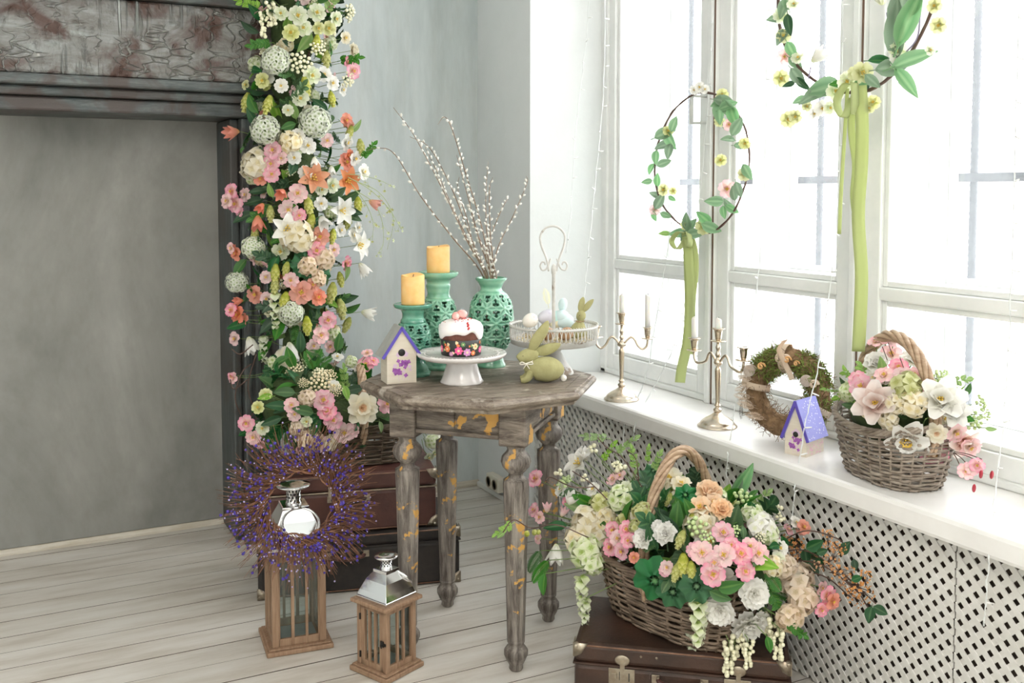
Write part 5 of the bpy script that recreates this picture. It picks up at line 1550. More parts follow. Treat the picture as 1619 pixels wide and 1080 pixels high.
# ================================================================= FAIRY LIGHT STRINGS
M_wire = plain('clear_wire', (0.80, 0.83, 0.82), 0.3)
M_bulb = plain('clear_bulb_plastic', (0.92, 0.93, 0.92), 0.2)
bulb_me = MB().tube([(0, 0, 0), (0.008, 0, 0), (0.020, 0, 0.001)], [0.0016, 0.0026, 0.0018], 7).mesh('bulb', [M_bulb])
def strand(pts, label, seed):
    rr = random.Random(seed)
    q = bez(pts, 10)
    q = [p + Vector((rr.uniform(-1, 1), rr.uniform(-1, 1), 0)) * 0.0012 for p in q]
    o = thing('fairy_light_string', label, 'string lights', q[0])
    w = MB().tube([p - q[0] for p in q], 0.0011, 5)
    w.tube([p - q[0] + Vector((0.0022 * cos(i * 0.9), 0.0022 * sin(i * 0.9), 0)) for i, p in enumerate(q)], 0.0008, 4)
    obj('wire', w, M_wire, o)
    acc, nx = 0, 0.04
    for i in range(len(q) - 1):
        L_ = (q[i + 1] - q[i]).length
        while nx < acc + L_:
            p = q[i] + (q[i + 1] - q[i]) * ((nx - acc) / L_) - q[0]
            link('bulb', bulb_me, o, M=Matrix.Translation(p) @ RZ(rr.uniform(-2.9, 0.3)) @ RY(rr.uniform(-0.5, 0.5)))
            nx += rr.uniform(0.075, 0.115)
        acc += L_
    return o
Z3 = lambda y, lst: [Vector(p) for p in lst]
strand([atY(x, y, 3.515) for x, y in ((933, -60), (929, 40), (920, 120), (909, 220), (903, 330), (895, 400))], 'string of fairy lights hanging against the pale window reveal', 1)
strand([atY(x, y, 3.42) for x, y in ((957, -60), (955, 120), (948, 220), (938, 320), (930, 400), (924, 470), (921, 530))], 'string of fairy lights hanging beside the reveal, just behind the seated bunny', 2)
strand([atX(x, y, 2.205) for x, y in ((1128, -60), (1126, 60), (1118, 180), (1108, 290), (1098, 380))], 'string of fairy lights hanging down the first window post', 3)
def drape(px, x_top, x_edge=1.915):
    """hangs before the panes, comes forward and drops over the sill edge"""
    n = len(px); out = []
    for k, (x, y) in enumerate(px):
        t = k / (n - 1)
        out.append(atX(x, y, x_top + (x_edge - x_top) * min(1, t * 1.25) ** 2))
    return out
strand(drape([(1062, 350), (1050, 430), (1038, 500), (1022, 590), (1003, 640), (990, 655), (986, 690), (984, 740)], 2.19), 'string of fairy lights falling over the sill edge by the slim candelabra', 4)
strand(drape([(1090, 440), (1078, 500), (1060, 560), (1035, 610), (1010, 655), (1004, 672), (1000, 720)], 2.19), 'string of fairy lights slanting over the sill between the two candelabra', 5)
strand(drape([(1212, -60), (1212, 120), (1208, 300), (1197, 450), (1178, 560), (1163, 640), (1154, 700), (1150, 730), (1148, 800)], 2.19), 'string of fairy lights hanging left of the moss wreath and over the sill', 6)
strand(drape([(1334, -60), (1330, 160), (1322, 360), (1306, 500), (1292, 590), (1275, 660), (1262, 740), (1255, 790), (1252, 870)], 2.19), 'string of fairy lights crossing before the lavender birdhouse and over the sill', 7)
strand(drape([(1612, -60), (1606, 200), (1600, 420), (1594, 560), (1585, 680), (1572, 790), (1566, 850), (1562, 905), (1556, 990)], 2.19), 'string of fairy lights over the sill past the pale flower basket', 8)
# ================================================================= FLOWER KIT
def pgrid(L_, W, a0, a1, cup, shape, ns=5, nt=4, ruf=0.0, x0=0.0, seed=0):
    v, u = [], []
    rr = random.Random(seed)
    x, z = x0, 0.0
    for i in range(ns + 1):
        s = i / ns
        a = a0 + (a1 - a0) * s
        if i: x += cos(a) * L_ / ns; z += sin(a) * L_ / ns
        if shape == 'round': w = sin(pi * min(0.90, 0.10 + s * 0.78)) ** 0.6 * (1 if s < 1 else 0.62)
        elif shape == 'heart': w = (0.25 + 0.75 * sin(pi * min(0.72, s * 0.7 + 0.04))) * (1 if s < 1 else 0.85)
        elif shape == 'point': w = sin(pi * min(0.97, 0.08 + s ** 0.85 * 0.90)) ** 0.8
        elif shape == 'ovate': w = sin(pi * min(0.93, 0.10 + s ** 0.9 * 0.84)) ** 0.62
        elif shape == 'leaf': w = sin(pi * min(0.985, 0.03 + s ** 0.8 * 0.96)) ** 0.9
        else: w = 1.0
        for j in range(nt + 1):
            t = 2 * j / nt - 1
            y = t * W / 2 * w
            dz = cup * t * t * W * w * 0.5
            dx = 0
            if s == 1:
                if shape in ('round', 'heart'): dx = -abs(t) ** 2 * L_ * 0.16 * (0.6 if shape == 'heart' else 1) - (L_ * 0.10 if (shape == 'heart' and abs(t) < 0.01) else 0)
            rz_ = ruf * sin(j * 2.4 + i * 1.3 + seed) * s * s * W
            v.append((x - sin(a) * dz + dx + rr.uniform(-1, 1) * ruf * 0.1 * s, y, z + cos(a) * dz + rz_)); u.append(s)
    f = [(i * (nt + 1) + j, i * (nt + 1) + j + 1, (i + 1) * (nt + 1) + j + 1, (i + 1) * (nt + 1) + j) for i in range(ns) for j in range(nt)]
    return v, f, u
def ring(mb, n, ph, *a, m=0, z=0.0, jit=0.0, seed=0, **k):
    rr = random.Random(seed + n)
    for i in range(n):
        v, f, u = pgrid(*a, seed=seed + i, **k)
        mb.add(v, f, m, True, u, Matrix.Translation((0, 0, z)) @ RZ(ph + 2 * pi * i / n + rr.uniform(-jit, jit)) @ RY(rr.uniform(-jit, jit)))
    return mb
def stamens(n, L_, r, z=0.05, spread=0.5):
    m = MB()
    for i in range(n):
        a = 2 * pi * i / n; q = spread * (0.5 + 0.5 * (i % 2))
        e = (q * L_ * cos(a), q * L_ * sin(a), z + L_ * (1 - q * 0.3))
        m.tube([(0, 0, z), (e[0] * 0.5, e[1] * 0.5, z + (e[2] - z) * 0.6), e], r * 0.35, 4)
        m.ball(e, (r, r, r * 1.2), 6, 4)
    return m
def g_blossom(): return ring(ring(MB(), 5, 0, 1.0, 0.92, 0.55, -0.05, 0.35, 'heart', ruf=0.05, jit=0.08), 4, 0.5, 0.62, 0.62, 1.15, 0.55, 0.5, 'round', ns=4, nt=3, z=0.03, ruf=0.07, jit=0.15)
def g_lily(): return ring(ring(MB(), 3, 0, 1.12, 0.60, 1.0, -0.15, 0.5, 'point', ruf=0.04, jit=0.12, seed=4), 3, pi / 3, 1.12, 0.66, 0.9, 0.05, 0.5, 'point', z=0.02, ruf=0.04, jit=0.12, seed=8)
def g_bell(): return ring(ring(MB(), 3, 0, 1.5, 0.72, 0.75, 1.5, 0.55, 'point', ns=6), 3, pi / 3, 1.5, 0.74, 0.85, 1.2, 0.5, 'point', ns=6, x0=0.02)
def g_carn():
    m = MB()
    for k, (n, l, a) in enumerate(((8, 1.0, 0.15), (8, 0.92, 0.45), (7, 0.75, 0.8), (6, 0.55, 1.15), (4, 0.4, 1.4))):
        ring(m, n, k * 0.4, l, l * 0.8, a + 0.2, a - 0.15, 0.1, 'heart', ruf=0.13, jit=0.22, seed=k * 9, z=0.02 * k)
    return m
def g_rose():
    m = MB()
    for k, (n, l, a) in enumerate(((6, 1.0, 0.3), (6, 0.9, 0.65), (5, 0.72, 1.0), (4, 0.5, 1.3), (3, 0.35, 1.5))):
        ring(m, n, k * 0.6, l, l * 0.95, a + 0.35, a - 0.25, 0.5, 'round', ruf=0.05, jit=0.12, seed=k * 7, x0=0.02)
    return m
def g_narc():
    m = ring(ring(MB(), 4, 0, 1.08, 0.86, 0.35, -0.1, 0.3, 'ovate', ruf=0.07, jit=0.12, seed=2), 4, pi / 4, 1.0, 0.84, 0.55, 0.0, 0.3, 'ovate', ruf=0.07, z=0.02, jit=0.12, seed=5)
    return ring(m, 7, 0.3, 0.66, 0.5, 0.9, 0.45, 0.3, 'heart', ruf=0.13, jit=0.2, z=0.05)
def g_narc_in():
    m = ring(MB(), 6, 0, 0.42, 0.3, 1.2, 0.8, 0.3, 'heart', ruf=0.16, jit=0.2, z=0.07)
    return m.join(stamens(6, 0.3, 0.04, 0.1))
def g_magn(): return ring(ring(MB(), 6, 0, 1.2, 0.86, 0.75, 0.25, 0.6, 'ovate', ns=6, ruf=0.05, jit=0.14, seed=3), 4, 0.6, 1.0, 0.84, 1.35, 0.95, 0.7, 'ovate', ns=6, x0=0.02, ruf=0.04, jit=0.12, seed=6)
def g_ball(nf, r, pet, npet, seed, jit=0.06, half=False, curl=0.2):
    m = MB(); rr = random.Random(seed)
    for i in range(nf):
        z = 1 - 2 * (i + 0.5) / nf
        if half and z < -0.55: continue
        a = i * 2.39996
        q = sqrt(1 - z * z)
        n = Vector((q * cos(a), q * sin(a), z))
        M = Matrix.Translation(n * (r + rr.uniform(-jit, jit))) @ frame(n + Vector((rr.uniform(-.3, .3), rr.uniform(-.3, .3), rr.uniform(-.3, .3)))) @ RZ(rr.uniform(0, 6))
        for k in range(npet):
            v, f, u = pgrid(pet, pet * 0.95, curl + 0.15, curl - 0.35, 0.25, 'round', ns=2, nt=2)
            m.add(v, f, 0, True, u, M @ RZ(2 * pi * k / npet))
    m.ball((0, 0, 0), r * 0.70, 14, 9, u=0.0)
    return m
def g_hops():
    m = MB()
    for k in range(6):
        rad = (0.25, 0.5, 0.62, 0.58, 0.42, 0.2)[k]; z = 0.75 - k * 0.32
        for i in range(6):
            a = 2 * pi * i / 6 + k * 0.52
            v, f, u = pgrid(0.50, 0.46, -0.9, -1.5, -0.5, 'point', ns=3, nt=2)
            m.add(v, f, 0, True, u, RZ(a) @ Matrix.Translation((rad * 0.65, 0, z + 0.12)))
    m.ball((0, 0, 0), (0.42, 0.42, 0.85), 10, 8, u=0.1)
    return m
def g_leaf(L_=1.0, W=0.5, bend=0.5, cup=0.45, ruf=0.02): 
    v, f, u = pgrid(L_, W, 0.35, 0.35 - bend, cup, 'leaf', ns=7, nt=4, ruf=ruf)
    uu = [min(1, abs(2 * (k % 5) / 4 - 1) * 0.8 + 0.1) for k in range(len(v))]
    m = MB().add(v, f, 0, True, uu)
    m.tube([(-0.18, 0, -0.04), (0, 0, 0.0), (0.08, 0, 0.02)], 0.018, 5, u=0.2)
    return m
def g_round_leaf():
    m = MB(); n = 26; v = [(0, 0, 0.05)]; u = [0.0]
    for j in range(1, 5):
        for i in range(n):
            a = 2 * pi * i / n; s = j / 4
            rr_ = s * (1 + 0.10 * cos(a * 7) * s)
            v.append((rr_ * cos(a), rr_ * sin(a), 0.05 + 0.22 * sin(a * 7) * s * s - 0.20 * s * s)); u.append(0.35 + 0.5 * s * abs(sin(a * 3.5)))
    f = [(0, 1 + i, 1 + (i + 1) % n) for i in range(n)]
    for j in range(3):
        for i in range(n):
            k = (i + 1) % n; f.append((1 + j * n + i, 1 + j * n + k, 1 + (j + 1) * n + k, 1 + (j + 1) * n + i))
    return m.add(v, f, 0, True, u)
def g_sprig(nl=7, L_=1.0, lw=0.22, ll=0.30, seed=0, pairs=True):
    m = MB(); rr = random.Random(seed)
    st = [(0, 0, 0), (L_ * 0.35, 0.03, 0.06), (L_ * 0.7, -0.02, 0.07), (L_, 0.02, 0.0)]
    m.tube(st, [0.018, 0.015, 0.012, 0.008], 5, u=0.1)
    for k in range(nl):
        s = 0.2 + 0.8 * k / (nl - 1)
        for sd in ((-1, 1) if pairs and k < nl - 1 else (1,)):
            v, f, u = pgrid(ll * rr.uniform(0.8, 1.15), lw, 0.3, -0.2, 0.4, 'leaf', ns=4, nt=2)
            m.add(v, f, 0, True, [abs(2 * (i % 3) / 2 - 1) for i in range(len(v))], Matrix.Translation((s * L_, 0, 0.05)) @ RZ(sd * rr.uniform(0.6, 1.2) if k < nl - 1 else 0) @ RX(rr.uniform(-0.5, 0.5)))
    return m
def g_fern():
    m = MB(); m.tube([(0, 0, 0), (0.5, 0, 0.1), (1, 0, 0)], [0.014, 0.01, 0.005], 4, u=0.2)
    for k in range(16):
        s = 0.06 + k * 0.058; l = 0.36 * sin(pi * min(0.95, 0.25 + s * 0.7))
        for sd in (-1, 1):
            v, f, u = pgrid(l, 0.055, 0.2, -0.3, 0.2, 'leaf', ns=3, nt=2)
            m.add(v, f, 0, True, u, Matrix.Translation((s, 0, 0.08 * sin(pi * s))) @ RZ(sd * 1.0))
    return m
def g_berries(n, r, spread, seed, stem=True, droop=0.0):
    m, st = MB(), MB(); rr = random.Random(seed)
    for i in range(n):
        a = i * 2.4; q = spread * sqrt((i + 0.5) / n)
        p = Vector((q * cos(a), q * sin(a), 0.45 * (1 - (q / spread) ** 2) * spread + rr.uniform(-0.06, 0.06) - droop * q))
        m.ball(p, r * rr.uniform(0.85, 1.12), 9, 7, u=rr.random())
        if stem: st.tube([(0, 0, -0.45), (p * 0.5 + Vector((0, 0, -0.2))), p], 0.018, 4, u=0.3)
    return m, st
def g_raceme(n, L_, r, seed):
    """hanging string of berries, hangs along -z"""
    m, st = MB(), MB(); rr = random.Random(seed)
    st.tube([(0, 0, 0), (0.03, 0, -L_ * 0.5), (0, 0.02, -L_)], [0.03, 0.02, 0.012], 5)
    for i in range(n):
        s = 0.12 + 0.88 * i / n; a = i * 2.1
        q = r * rr.uniform(0.9, 3.2) * (1.1 - 0.6 * s)
        p = Vector((q * cos(a), q * sin(a), -L_ * s + rr.uniform(-0.05, 0.05)))
        m.ball(p, r * rr.uniform(0.8, 1.1), 9, 7, u=s)
        st.tube([(0.02, 0, p.z + 0.08), p], 0.012, 3)
    return m, st
def g_trail(n, L_, seed):
    """hanging string of papery half-open florets"""
    m = MB(); rr = random.Random(seed)
    m.tube([(0, 0, 0), (0.04, 0, -L_ * 0.4), (-0.03, 0, -L_ * 0.75), (0.02, 0, -L_)], 0.02, 5, u=0.0)
    for i in range(n):
        s = (i + 0.4) / n; a = i * 2.2
        sz = 0.72 * (1.15 - 0.6 * s)
        for k in range(3):
            v, f, u = pgrid(sz, sz * 1.1, 0.5, -0.7, 0.5, 'round', ns=3, nt=2)
            m.add(v, f, 0, True, u, Matrix.Translation((0.02, 0, -L_ * s)) @ RZ(a + (k - 1) * 1.5) @ RY(rr.uniform(0.0, 0.8)))
    return m
def g_spray(n, L_, seed):
    """arching stalk with tiny star flowers"""
    m, st = MB(), MB(); rr = random.Random(seed)
    q = bez([(0, 0, 0), (L_ * 0.4, 0, L_ * 0.18), (L_ * 0.75, 0, 0.02), (L_, 0, -L_ * 0.35)], 6)
    st.tube(q, 0.014, 4, u=0.2)
    for i in range(n):
        p = q[int((0.2 + 0.8 * i / n) * (len(q) - 1))]
        e = p + Vector((rr.uniform(-0.05, 0.12), rr.uniform(-0.18, 0.18), rr.uniform(-0.32, 0.02)))
        st.tube([p, (p + e) / 2 + Vector((0, 0, 0.03)), e], 0.007, 3, u=0.2)
        M = Matrix.Translation(e) @ frame(Vector((rr.uniform(-.4, .6), rr.uniform(-1, 1), rr.uniform(-1, 0.3))))
        for k in range(5):
            v, f, u = pgrid(0.10, 0.06, 0.9, 0.2, 0.4, 'point', ns=2, nt=2)
            m.add(v, f, 0, True, u, M @ RZ(2 * pi * k / 5))
    return m, st

PM = {
 'white': petal('white_petal', [(0, (0.80, 0.82, 0.58)), (0.25, (0.90, 0.89, 0.82)), (1, (0.93, 0.92, 0.89))], 0.3),
 'pink': petal('pink_petal', [(0, (0.92, 0.68, 0.30)), (0.22, (0.93, 0.62, 0.55)), (0.6, (0.93, 0.58, 0.64)), (1, (0.90, 0.32, 0.48))], 0.3),
 'palepink': petal('pale_pink_petal', [(0, (0.90, 0.72, 0.42)), (0.3, (0.93, 0.78, 0.72)), (1, (0.93, 0.58, 0.64))], 0.3),
 'coral': petal('coral_petal', [(0, (0.90, 0.58, 0.22)), (0.3, (0.88, 0.42, 0.28)), (1, (0.88, 0.36, 0.30))], 0.3),
 'orange': petal('orange_petal', [(0, (0.72, 0.30, 0.08)), (0.4, (0.85, 0.32, 0.12)), (1, (0.88, 0.38, 0.20))], 0.3),
 'peach': petal('peach_petal', [(0, (0.90, 0.52, 0.22)), (0.4, (0.93, 0.66, 0.42)), (1, (0.93, 0.74, 0.54))], 0.35),
 'cream': petal('cream_petal', [(0, (0.82, 0.72, 0.42)), (0.4, (0.90, 0.83, 0.64)), (1, (0.91, 0.87, 0.75))], 0.35),
 'blush': petal('blush_hydrangea', [(0, (0.62, 0.50, 0.30)), (0.4, (0.88, 0.74, 0.58)), (1, (0.90, 0.78, 0.66))], 0.35),
 'gwhite': petal('greenish_white_petal', [(0, (0.42, 0.55, 0.18)), (0.35, (0.78, 0.84, 0.58)), (1, (0.88, 0.89, 0.76))], 0.35),
 'lime': petal('lime_petal', [(0, (0.50, 0.52, 0.14)), (0.5, (0.68, 0.69, 0.33)), (1, (0.76, 0.77, 0.46))], 0.3),
 'hops': petal('hop_bract', [(0, (0.38, 0.42, 0.08)), (0.5, (0.60, 0.60, 0.17)), (1, (0.74, 0.73, 0.34))], 0.3),
 'vib': petal('viburnum_white', [(0, (0.30, 0.42, 0.14)), (0.3, (0.80, 0.84, 0.68)), (1, (0.90, 0.91, 0.84))], 0.3),
 'magn': petal('magnolia_petal', [(0, (0.86, 0.50, 0.44)), (0.35, (0.92, 0.72, 0.64)), (1, (0.94, 0.86, 0.82))], 0.35),
 'leaf': petal('green_leaf', [(0, (0.16, 0.30, 0.08)), (0.3, (0.05, 0.15, 0.04)), (1, (0.08, 0.21, 0.055))], 0.12, 0.42, 0.12),
 'dleaf': petal('dark_green_leaf', [(0, (0.10, 0.20, 0.08)), (0.3, (0.025, 0.085, 0.035)), (1, (0.04, 0.12, 0.05))], 0.08, 0.38, 0.12),
 'lleaf': petal('light_green_leaf', [(0, (0.42, 0.55, 0.20)), (0.4, (0.22, 0.40, 0.10)), (1, (0.32, 0.50, 0.16))], 0.3, 0.45, 0.10),
 'gleaf': petal('geranium_leaf', [(0, (0.16, 0.32, 0.14)), (0.4, (0.025, 0.12, 0.045)), (0.8, (0.045, 0.19, 0.07)), (1, (0.12, 0.32, 0.13))], 0.08, 0.35, 0.08),
 'wleaf': petal('fresh_wreath_leaf', [(0, (0.34, 0.50, 0.30)), (0.4, (0.17, 0.32, 0.17)), (1, (0.28, 0.43, 0.26))], 0.28, 0.4, 0.12),
 'rust': petal('rust_bud', [(0, (0.55, 0.36, 0.14)), (0.5, (0.72, 0.34, 0.16)), (1, (0.82, 0.52, 0.26))], 0.2),
}
M_stam = plain('yellow_stamen', (0.82, 0.58, 0.10), 0.7)
M_stem = plain('green_stem', (0.16, 0.24, 0.07), 0.6)
M_wood = plain('dark_vine_stem', (0.10, 0.055, 0.04), 0.6)
M_bgrn = plain('green_berry', (0.42, 0.55, 0.22), 0.3, c2=(0.58, 0.68, 0.38), nscale=60)
M_bwht = plain('ivory_berry', (0.86, 0.83, 0.66), 0.35, c2=(0.80, 0.78, 0.52), nscale=60)
M_bcrm = plain('tan_cream_berry', (0.78, 0.66, 0.42), 0.4, c2=(0.86, 0.77, 0.55), nscale=60)
M_red = plain('dark_red_bud', (0.42, 0.03, 0.05), 0.4)
KIT = {}
def kit(key, nm, mb, mat, kids=()):
    KIT[key] = (nm, mb.mesh(nm, [mat]), [(kn, km.mesh(kn, [kmat])) for kn, km, kmat in kids])
def vary(key, base, mat):
    nm, me, kids = KIT[base]; m2 = me.copy(); m2.materials[0] = mat; KIT[key] = (nm, m2, kids)
st5 = stamens(8, 0.34, 0.055)
kit('b_pink', 'flower', g_blossom(), PM['pink'], [('flower_centre', st5, M_stam)])
for c in ('palepink', 'coral', 'peach', 'cream', 'white', 'gwhite', 'lime'): vary('b_' + c, 'b_pink', PM[c])
kit('l_white', 'lily', g_lily(), PM['white'], [('flower_centre', stamens(6, 0.42, 0.05), M_stam)])
vary('l_orange', 'l_white', PM['orange'])
kit('n_white', 'bell_flower', g_bell(), PM['white']); vary('n_coral', 'n_white', PM['coral']); vary('n_pink', 'n_white', PM['palepink'])
kit('c_white', 'carnation', g_carn(), PM['white'])
kit('r_peach', 'rose', g_rose(), PM['peach']); vary('r_white', 'r_peach', PM['white']); vary('r_cream', 'r_peach', PM['cream'])
kit('d_white', 'narcissus', g_narc(), PM['white'], [('trumpet', g_narc_in(), M_stam)]); 
kit('d_cream', 'narcissus', g_narc(), PM['cream'], [('trumpet', g_narc_in(), PM['peach'])])
kit('m_magn', 'magnolia', g_magn(), PM['magn'], [('flower_centre', stamens(8, 0.3, 0.05), M_stam)]); vary('m_white', 'm_magn', PM['white'])
kit('h_cream', 'hydrangea', g_ball(34, 0.72, 0.50, 4, 1, jit=0.13, half=True), PM['cream'])
for c in ('gwhite', 'lime', 'blush', 'white'): vary('h_' + c, 'h_cream', PM[c])
kit('v_white', 'viburnum', g_ball(100, 0.84, 0.24, 5, 2, jit=0.09, curl=0.3), PM['vib'])
kit('hops', 'hop_cone', g_hops(), PM['hops'])
for k, (nm, args, mt) in enumerate((('leaf', {}, 'leaf'), ('dleaf', {'W': 0.42}, 'dleaf'), ('lleaf', {'W': 0.46}, 'lleaf'), ('wleaf', {'W': 0.55}, 'wleaf'), ('oval', {'W': 0.66, 'bend': 0.2}, 'dleaf'), ('tall', {'W': 0.36, 'bend': 0.3, 'ruf': 0.05}, 'wleaf'))):
    kit(nm, 'leaf', g_leaf(**args), PM[mt])
kit('round', 'geranium_leaf', g_round_leaf(), PM['gleaf'])
kit('sprig', 'leaf_sprig', g_sprig(seed=3), PM['leaf']); kit('lsprig', 'leaf_sprig', g_sprig(6, 1.0, 0.2, 0.26, 5), PM['lleaf']); kit('dsprig', 'leaf_sprig', g_sprig(6, 1, 0.26, 0.34, 8), PM['dleaf'])
kit('fern', 'fern', g_fern(), PM['leaf'])
for key, n, r, sp, mt, sd in (('y_green', 12, 0.17, 0.75, M_bgrn, 1), ('y_ivory', 22, 0.14, 0.85, M_bwht, 2), ('y_cream', 34, 0.11, 0.9, M_bcrm, 3), ('y_big', 5, 0.27, 0.62, M_bwht, 4)):
    a_, b_ = g_berries(n, r, sp, sd); kit(key, 'berry_cluster', a_, mt, [('stalk', b_, M_stem)])
a_, b_ = g_raceme(26, 2.3, 0.17, 5); kit('raceme', 'berry_string', a_, M_bwht, [('stalk', b_, M_stem)])
kit('trail', 'floret_string', g_trail(8, 3.4, 6), PM['gwhite'])
a_, b_ = g_spray(22, 1.0, 7); kit('spray', 'star_flower_spray', a_, PM['gwhite'], [('stalk', b_, M_stem)])
rb_ = MB(); _r = random.Random(5)
for i in range(26):
    p = Vector((_r.uniform(-.8, .8), _r.uniform(-.5, .5), _r.uniform(-.4, .5)))
    for k in range(4):
        v, f, u = pgrid(0.16, 0.12, 0.9, 0.3, 0.4, 'round', ns=2, nt=2)
        rb_.add(v, f, 0, True, u, Matrix.Translation(p) @ frame(p + Vector((0, 0, 0.8))) @ RZ(k * pi / 2))
rs_ = MB()
for i in range(12): rs_.tube([(-1.0, 0, -0.5), (_r.uniform(-.3, .3), _r.uniform(-.2, .2), -0.1), (_r.uniform(-.7, .8), _r.uniform(-.4, .4), _r.uniform(-.3, .4))], 0.02, 3)
kit('rust', 'rust_bud_cluster', rb_, PM['rust'], [('stalk', rs_, M_wood)])

def put(par, key, M, label=None):
    nm, me, kids = KIT[key]
    o = link(nm, me, par, M=M)
    if label: o['label'] = label
    for kn, km in kids: link(kn, km, o)
    return o
RF = random.Random(77)
def rv(s): return Vector((RF.uniform(-s, s), RF.uniform(-s, s), RF.uniform(-s, s)))
def ell_hit(px, py, c, r):
    """front hit of a photo ray with an axis-aligned ellipsoid (or its closest pass)"""
    d = ray(px, py); o = _C - Vector(c)
    D = Vector((d.x / r[0], d.y / r[1], d.z / r[2])); O = Vector((o.x / r[0], o.y / r[1], o.z / r[2]))
    A, B, Cc = D.dot(D), 2 * O.dot(D), O.dot(O) - 1
    disc = B * B - 4 * A * Cc
    t = (-B - sqrt(disc)) / (2 * A) if disc > 0 else -B / (2 * A)
    p = _C + d * t
    q = p - Vector(c)
    return p, Vector((q.x / r[0] ** 2, q.y / r[1] ** 2, q.z / r[2] ** 2)).normalized()
LABELS = {'b_pink': 'pink blossom', 'b_palepink': 'pale pink blossom', 'b_coral': 'coral blossom', 'b_peach': 'peach blossom', 'b_cream': 'cream blossom', 'b_white': 'small white blossom', 'b_gwhite': 'greenish white blossom', 'b_lime': 'lime green blossom',
          'l_white': 'white six-petalled lily', 'l_orange': 'orange lily', 'n_white': 'nodding white bell flower', 'n_coral': 'nodding coral flower', 'n_pink': 'nodding pink flower', 'h_cream': 'cream hydrangea head', 'h_gwhite': 'greenish white hydrangea head', 'h_lime': 'lime hydrangea head',
          'h_blush': 'blush hydrangea head', 'h_white': 'white hydrangea head', 'v_white': 'round white viburnum head', 'hops': 'yellow-green hop cone'}
STEMS = {}
def flowers(par, c, r, lst, base_axis=None, tocam=0.55, lift=0.0):
    inv = par.matrix_world.inverted() if par.parent is None and par.rotation_euler[2] else Matrix.Translation(-par.location)
    for e in lst:
        key, px, py, rp_ = e[:4]
        p, n = ell_hit(px, py, c, r)
        s = rp_ * depth(p) / F_PX * (1.13 if key[0] in 'blnhvrc' and key not in ('leaf', 'lleaf') else 1.0)
        tc_ = (_C - p).normalized()
        ht = e[4] if len(e) > 4 else None
        nn = (n * 0.6 + tc_ * tocam + rv(0.18)).normalized()
        p = p + n * lift
        if key[0] == 'n' and key != 'narc':
            ax = Vector(ht) if ht else Vector((RF.uniform(-.4, .1), -0.4, -1))
            M = Matrix.Translation(p) @ frame(ax) @ RZ(RF.uniform(0, 6)) @ Matrix.Scale(s / 1.15, 4)
        elif key in ('raceme', 'trail'):
            M = Matrix.Translation(p) @ RZ(RF.uniform(0, 6)) @ RX(RF.uniform(-.06, .06)) @ Matrix.Scale(s, 4)
        elif key in ('leaf', 'dleaf', 'lleaf', 'oval', 'tall', 'wleaf', 'sprig', 'lsprig', 'dsprig', 'fern', 'spray', 'rust'):
            # ht = screen angle in degrees of the leaf's axis (0 right, 90 up)
            an = radians(ht if ht is not None else RF.uniform(0, 360))
            ax = (_rt * cos(an) + _up * sin(an) + n * 0.25).normalized()
            z = (nn - ax * nn.dot(ax)).normalized()
            y = z.cross(ax)
            R = Matrix((ax, y, z)).transposed().to_4x4()
            M = Matrix.Translation(p - ax * s * 0.5) @ R @ Matrix.Scale(s, 4)
        elif key == 'hops':
            M = Matrix.Translation(p) @ frame(Vector((RF.uniform(-.3, .3), RF.uniform(-.5, 0), 1))) @ RZ(RF.uniform(0, 6)) @ Matrix.Scale(s, 4)
        else:
            if ht: nn = Vector(ht).normalized()
            M = Matrix.Translation(p) @ frame(nn) @ RZ(RF.uniform(0, 6)) @ Matrix.Scale(s, 4)
        put(par, key, inv @ M, LABELS.get(key))
        STEMS.setdefault(par.name, (par, []))[1].append((M.translation.copy(), Vector(c)))
def fill(par, c, r, n, keys, size, shell=(0.80, 1.0), zmin=-1.0, cond=None):
    inv = Matrix.Translation(-par.location)
    k = 0; tries = 0
    while k < n and tries < n * 20:
        tries += 1
        d = rv(1)
        if not 0.1 < d.length < 1: continue
        d.normalize()
        if d.z < zmin: continue
        q = RF.uniform(*shell)
        p = Vector(c) + Vector((d.x * r[0], d.y * r[1], d.z * r[2])) * q
        if cond and not cond(p): continue
        nn = Vector((d.x / r[0], d.y / r[1], d.z / r[2])).normalized()
        key = RF.choice(keys); s = RF.uniform(*size)
        ax = (nn * RF.uniform(0.25, 0.9) + rv(0.8)).normalized()
        if key in ('leaf', 'dleaf', 'lleaf', 'oval', 'tall', 'sprig', 'lsprig', 'dsprig', 'fern', 'spray'):
            z = nn - ax * nn.dot(ax)
            if z.length < 0.05: continue
            z.normalize(); R = Matrix((ax, z.cross(ax), z)).transposed().to_4x4()
            M = Matrix.Translation(p - ax * s * 0.3) @ R @ Matrix.Scale(s, 4)
        else:
            M = Matrix.Translation(p) @ frame(nn + rv(0.4)) @ RZ(RF.uniform(0, 6)) @ Matrix.Scale(s * 0.6, 4)
        put(par, key, inv @ M, None)
        k += 1
M_fbase = plain('dark_moss_foam', (0.035, 0.06, 0.02), 0.95, c2=(0.06, 0.09, 0.03), nscale=40, bmp=0.6)
def blob(par, c, r, nm='moss_core'):
    m = MB().ball((0, 0, 0), r, 28, 18)
    for i, p in enumerate(m.v):
        q = Vector(p); k = 1 + 0.12 * noise.noise(q * 22)
        m.v[i] = tuple(q * k)
    return obj(nm, m, M_fbase, par, Vector(c) - par.location)

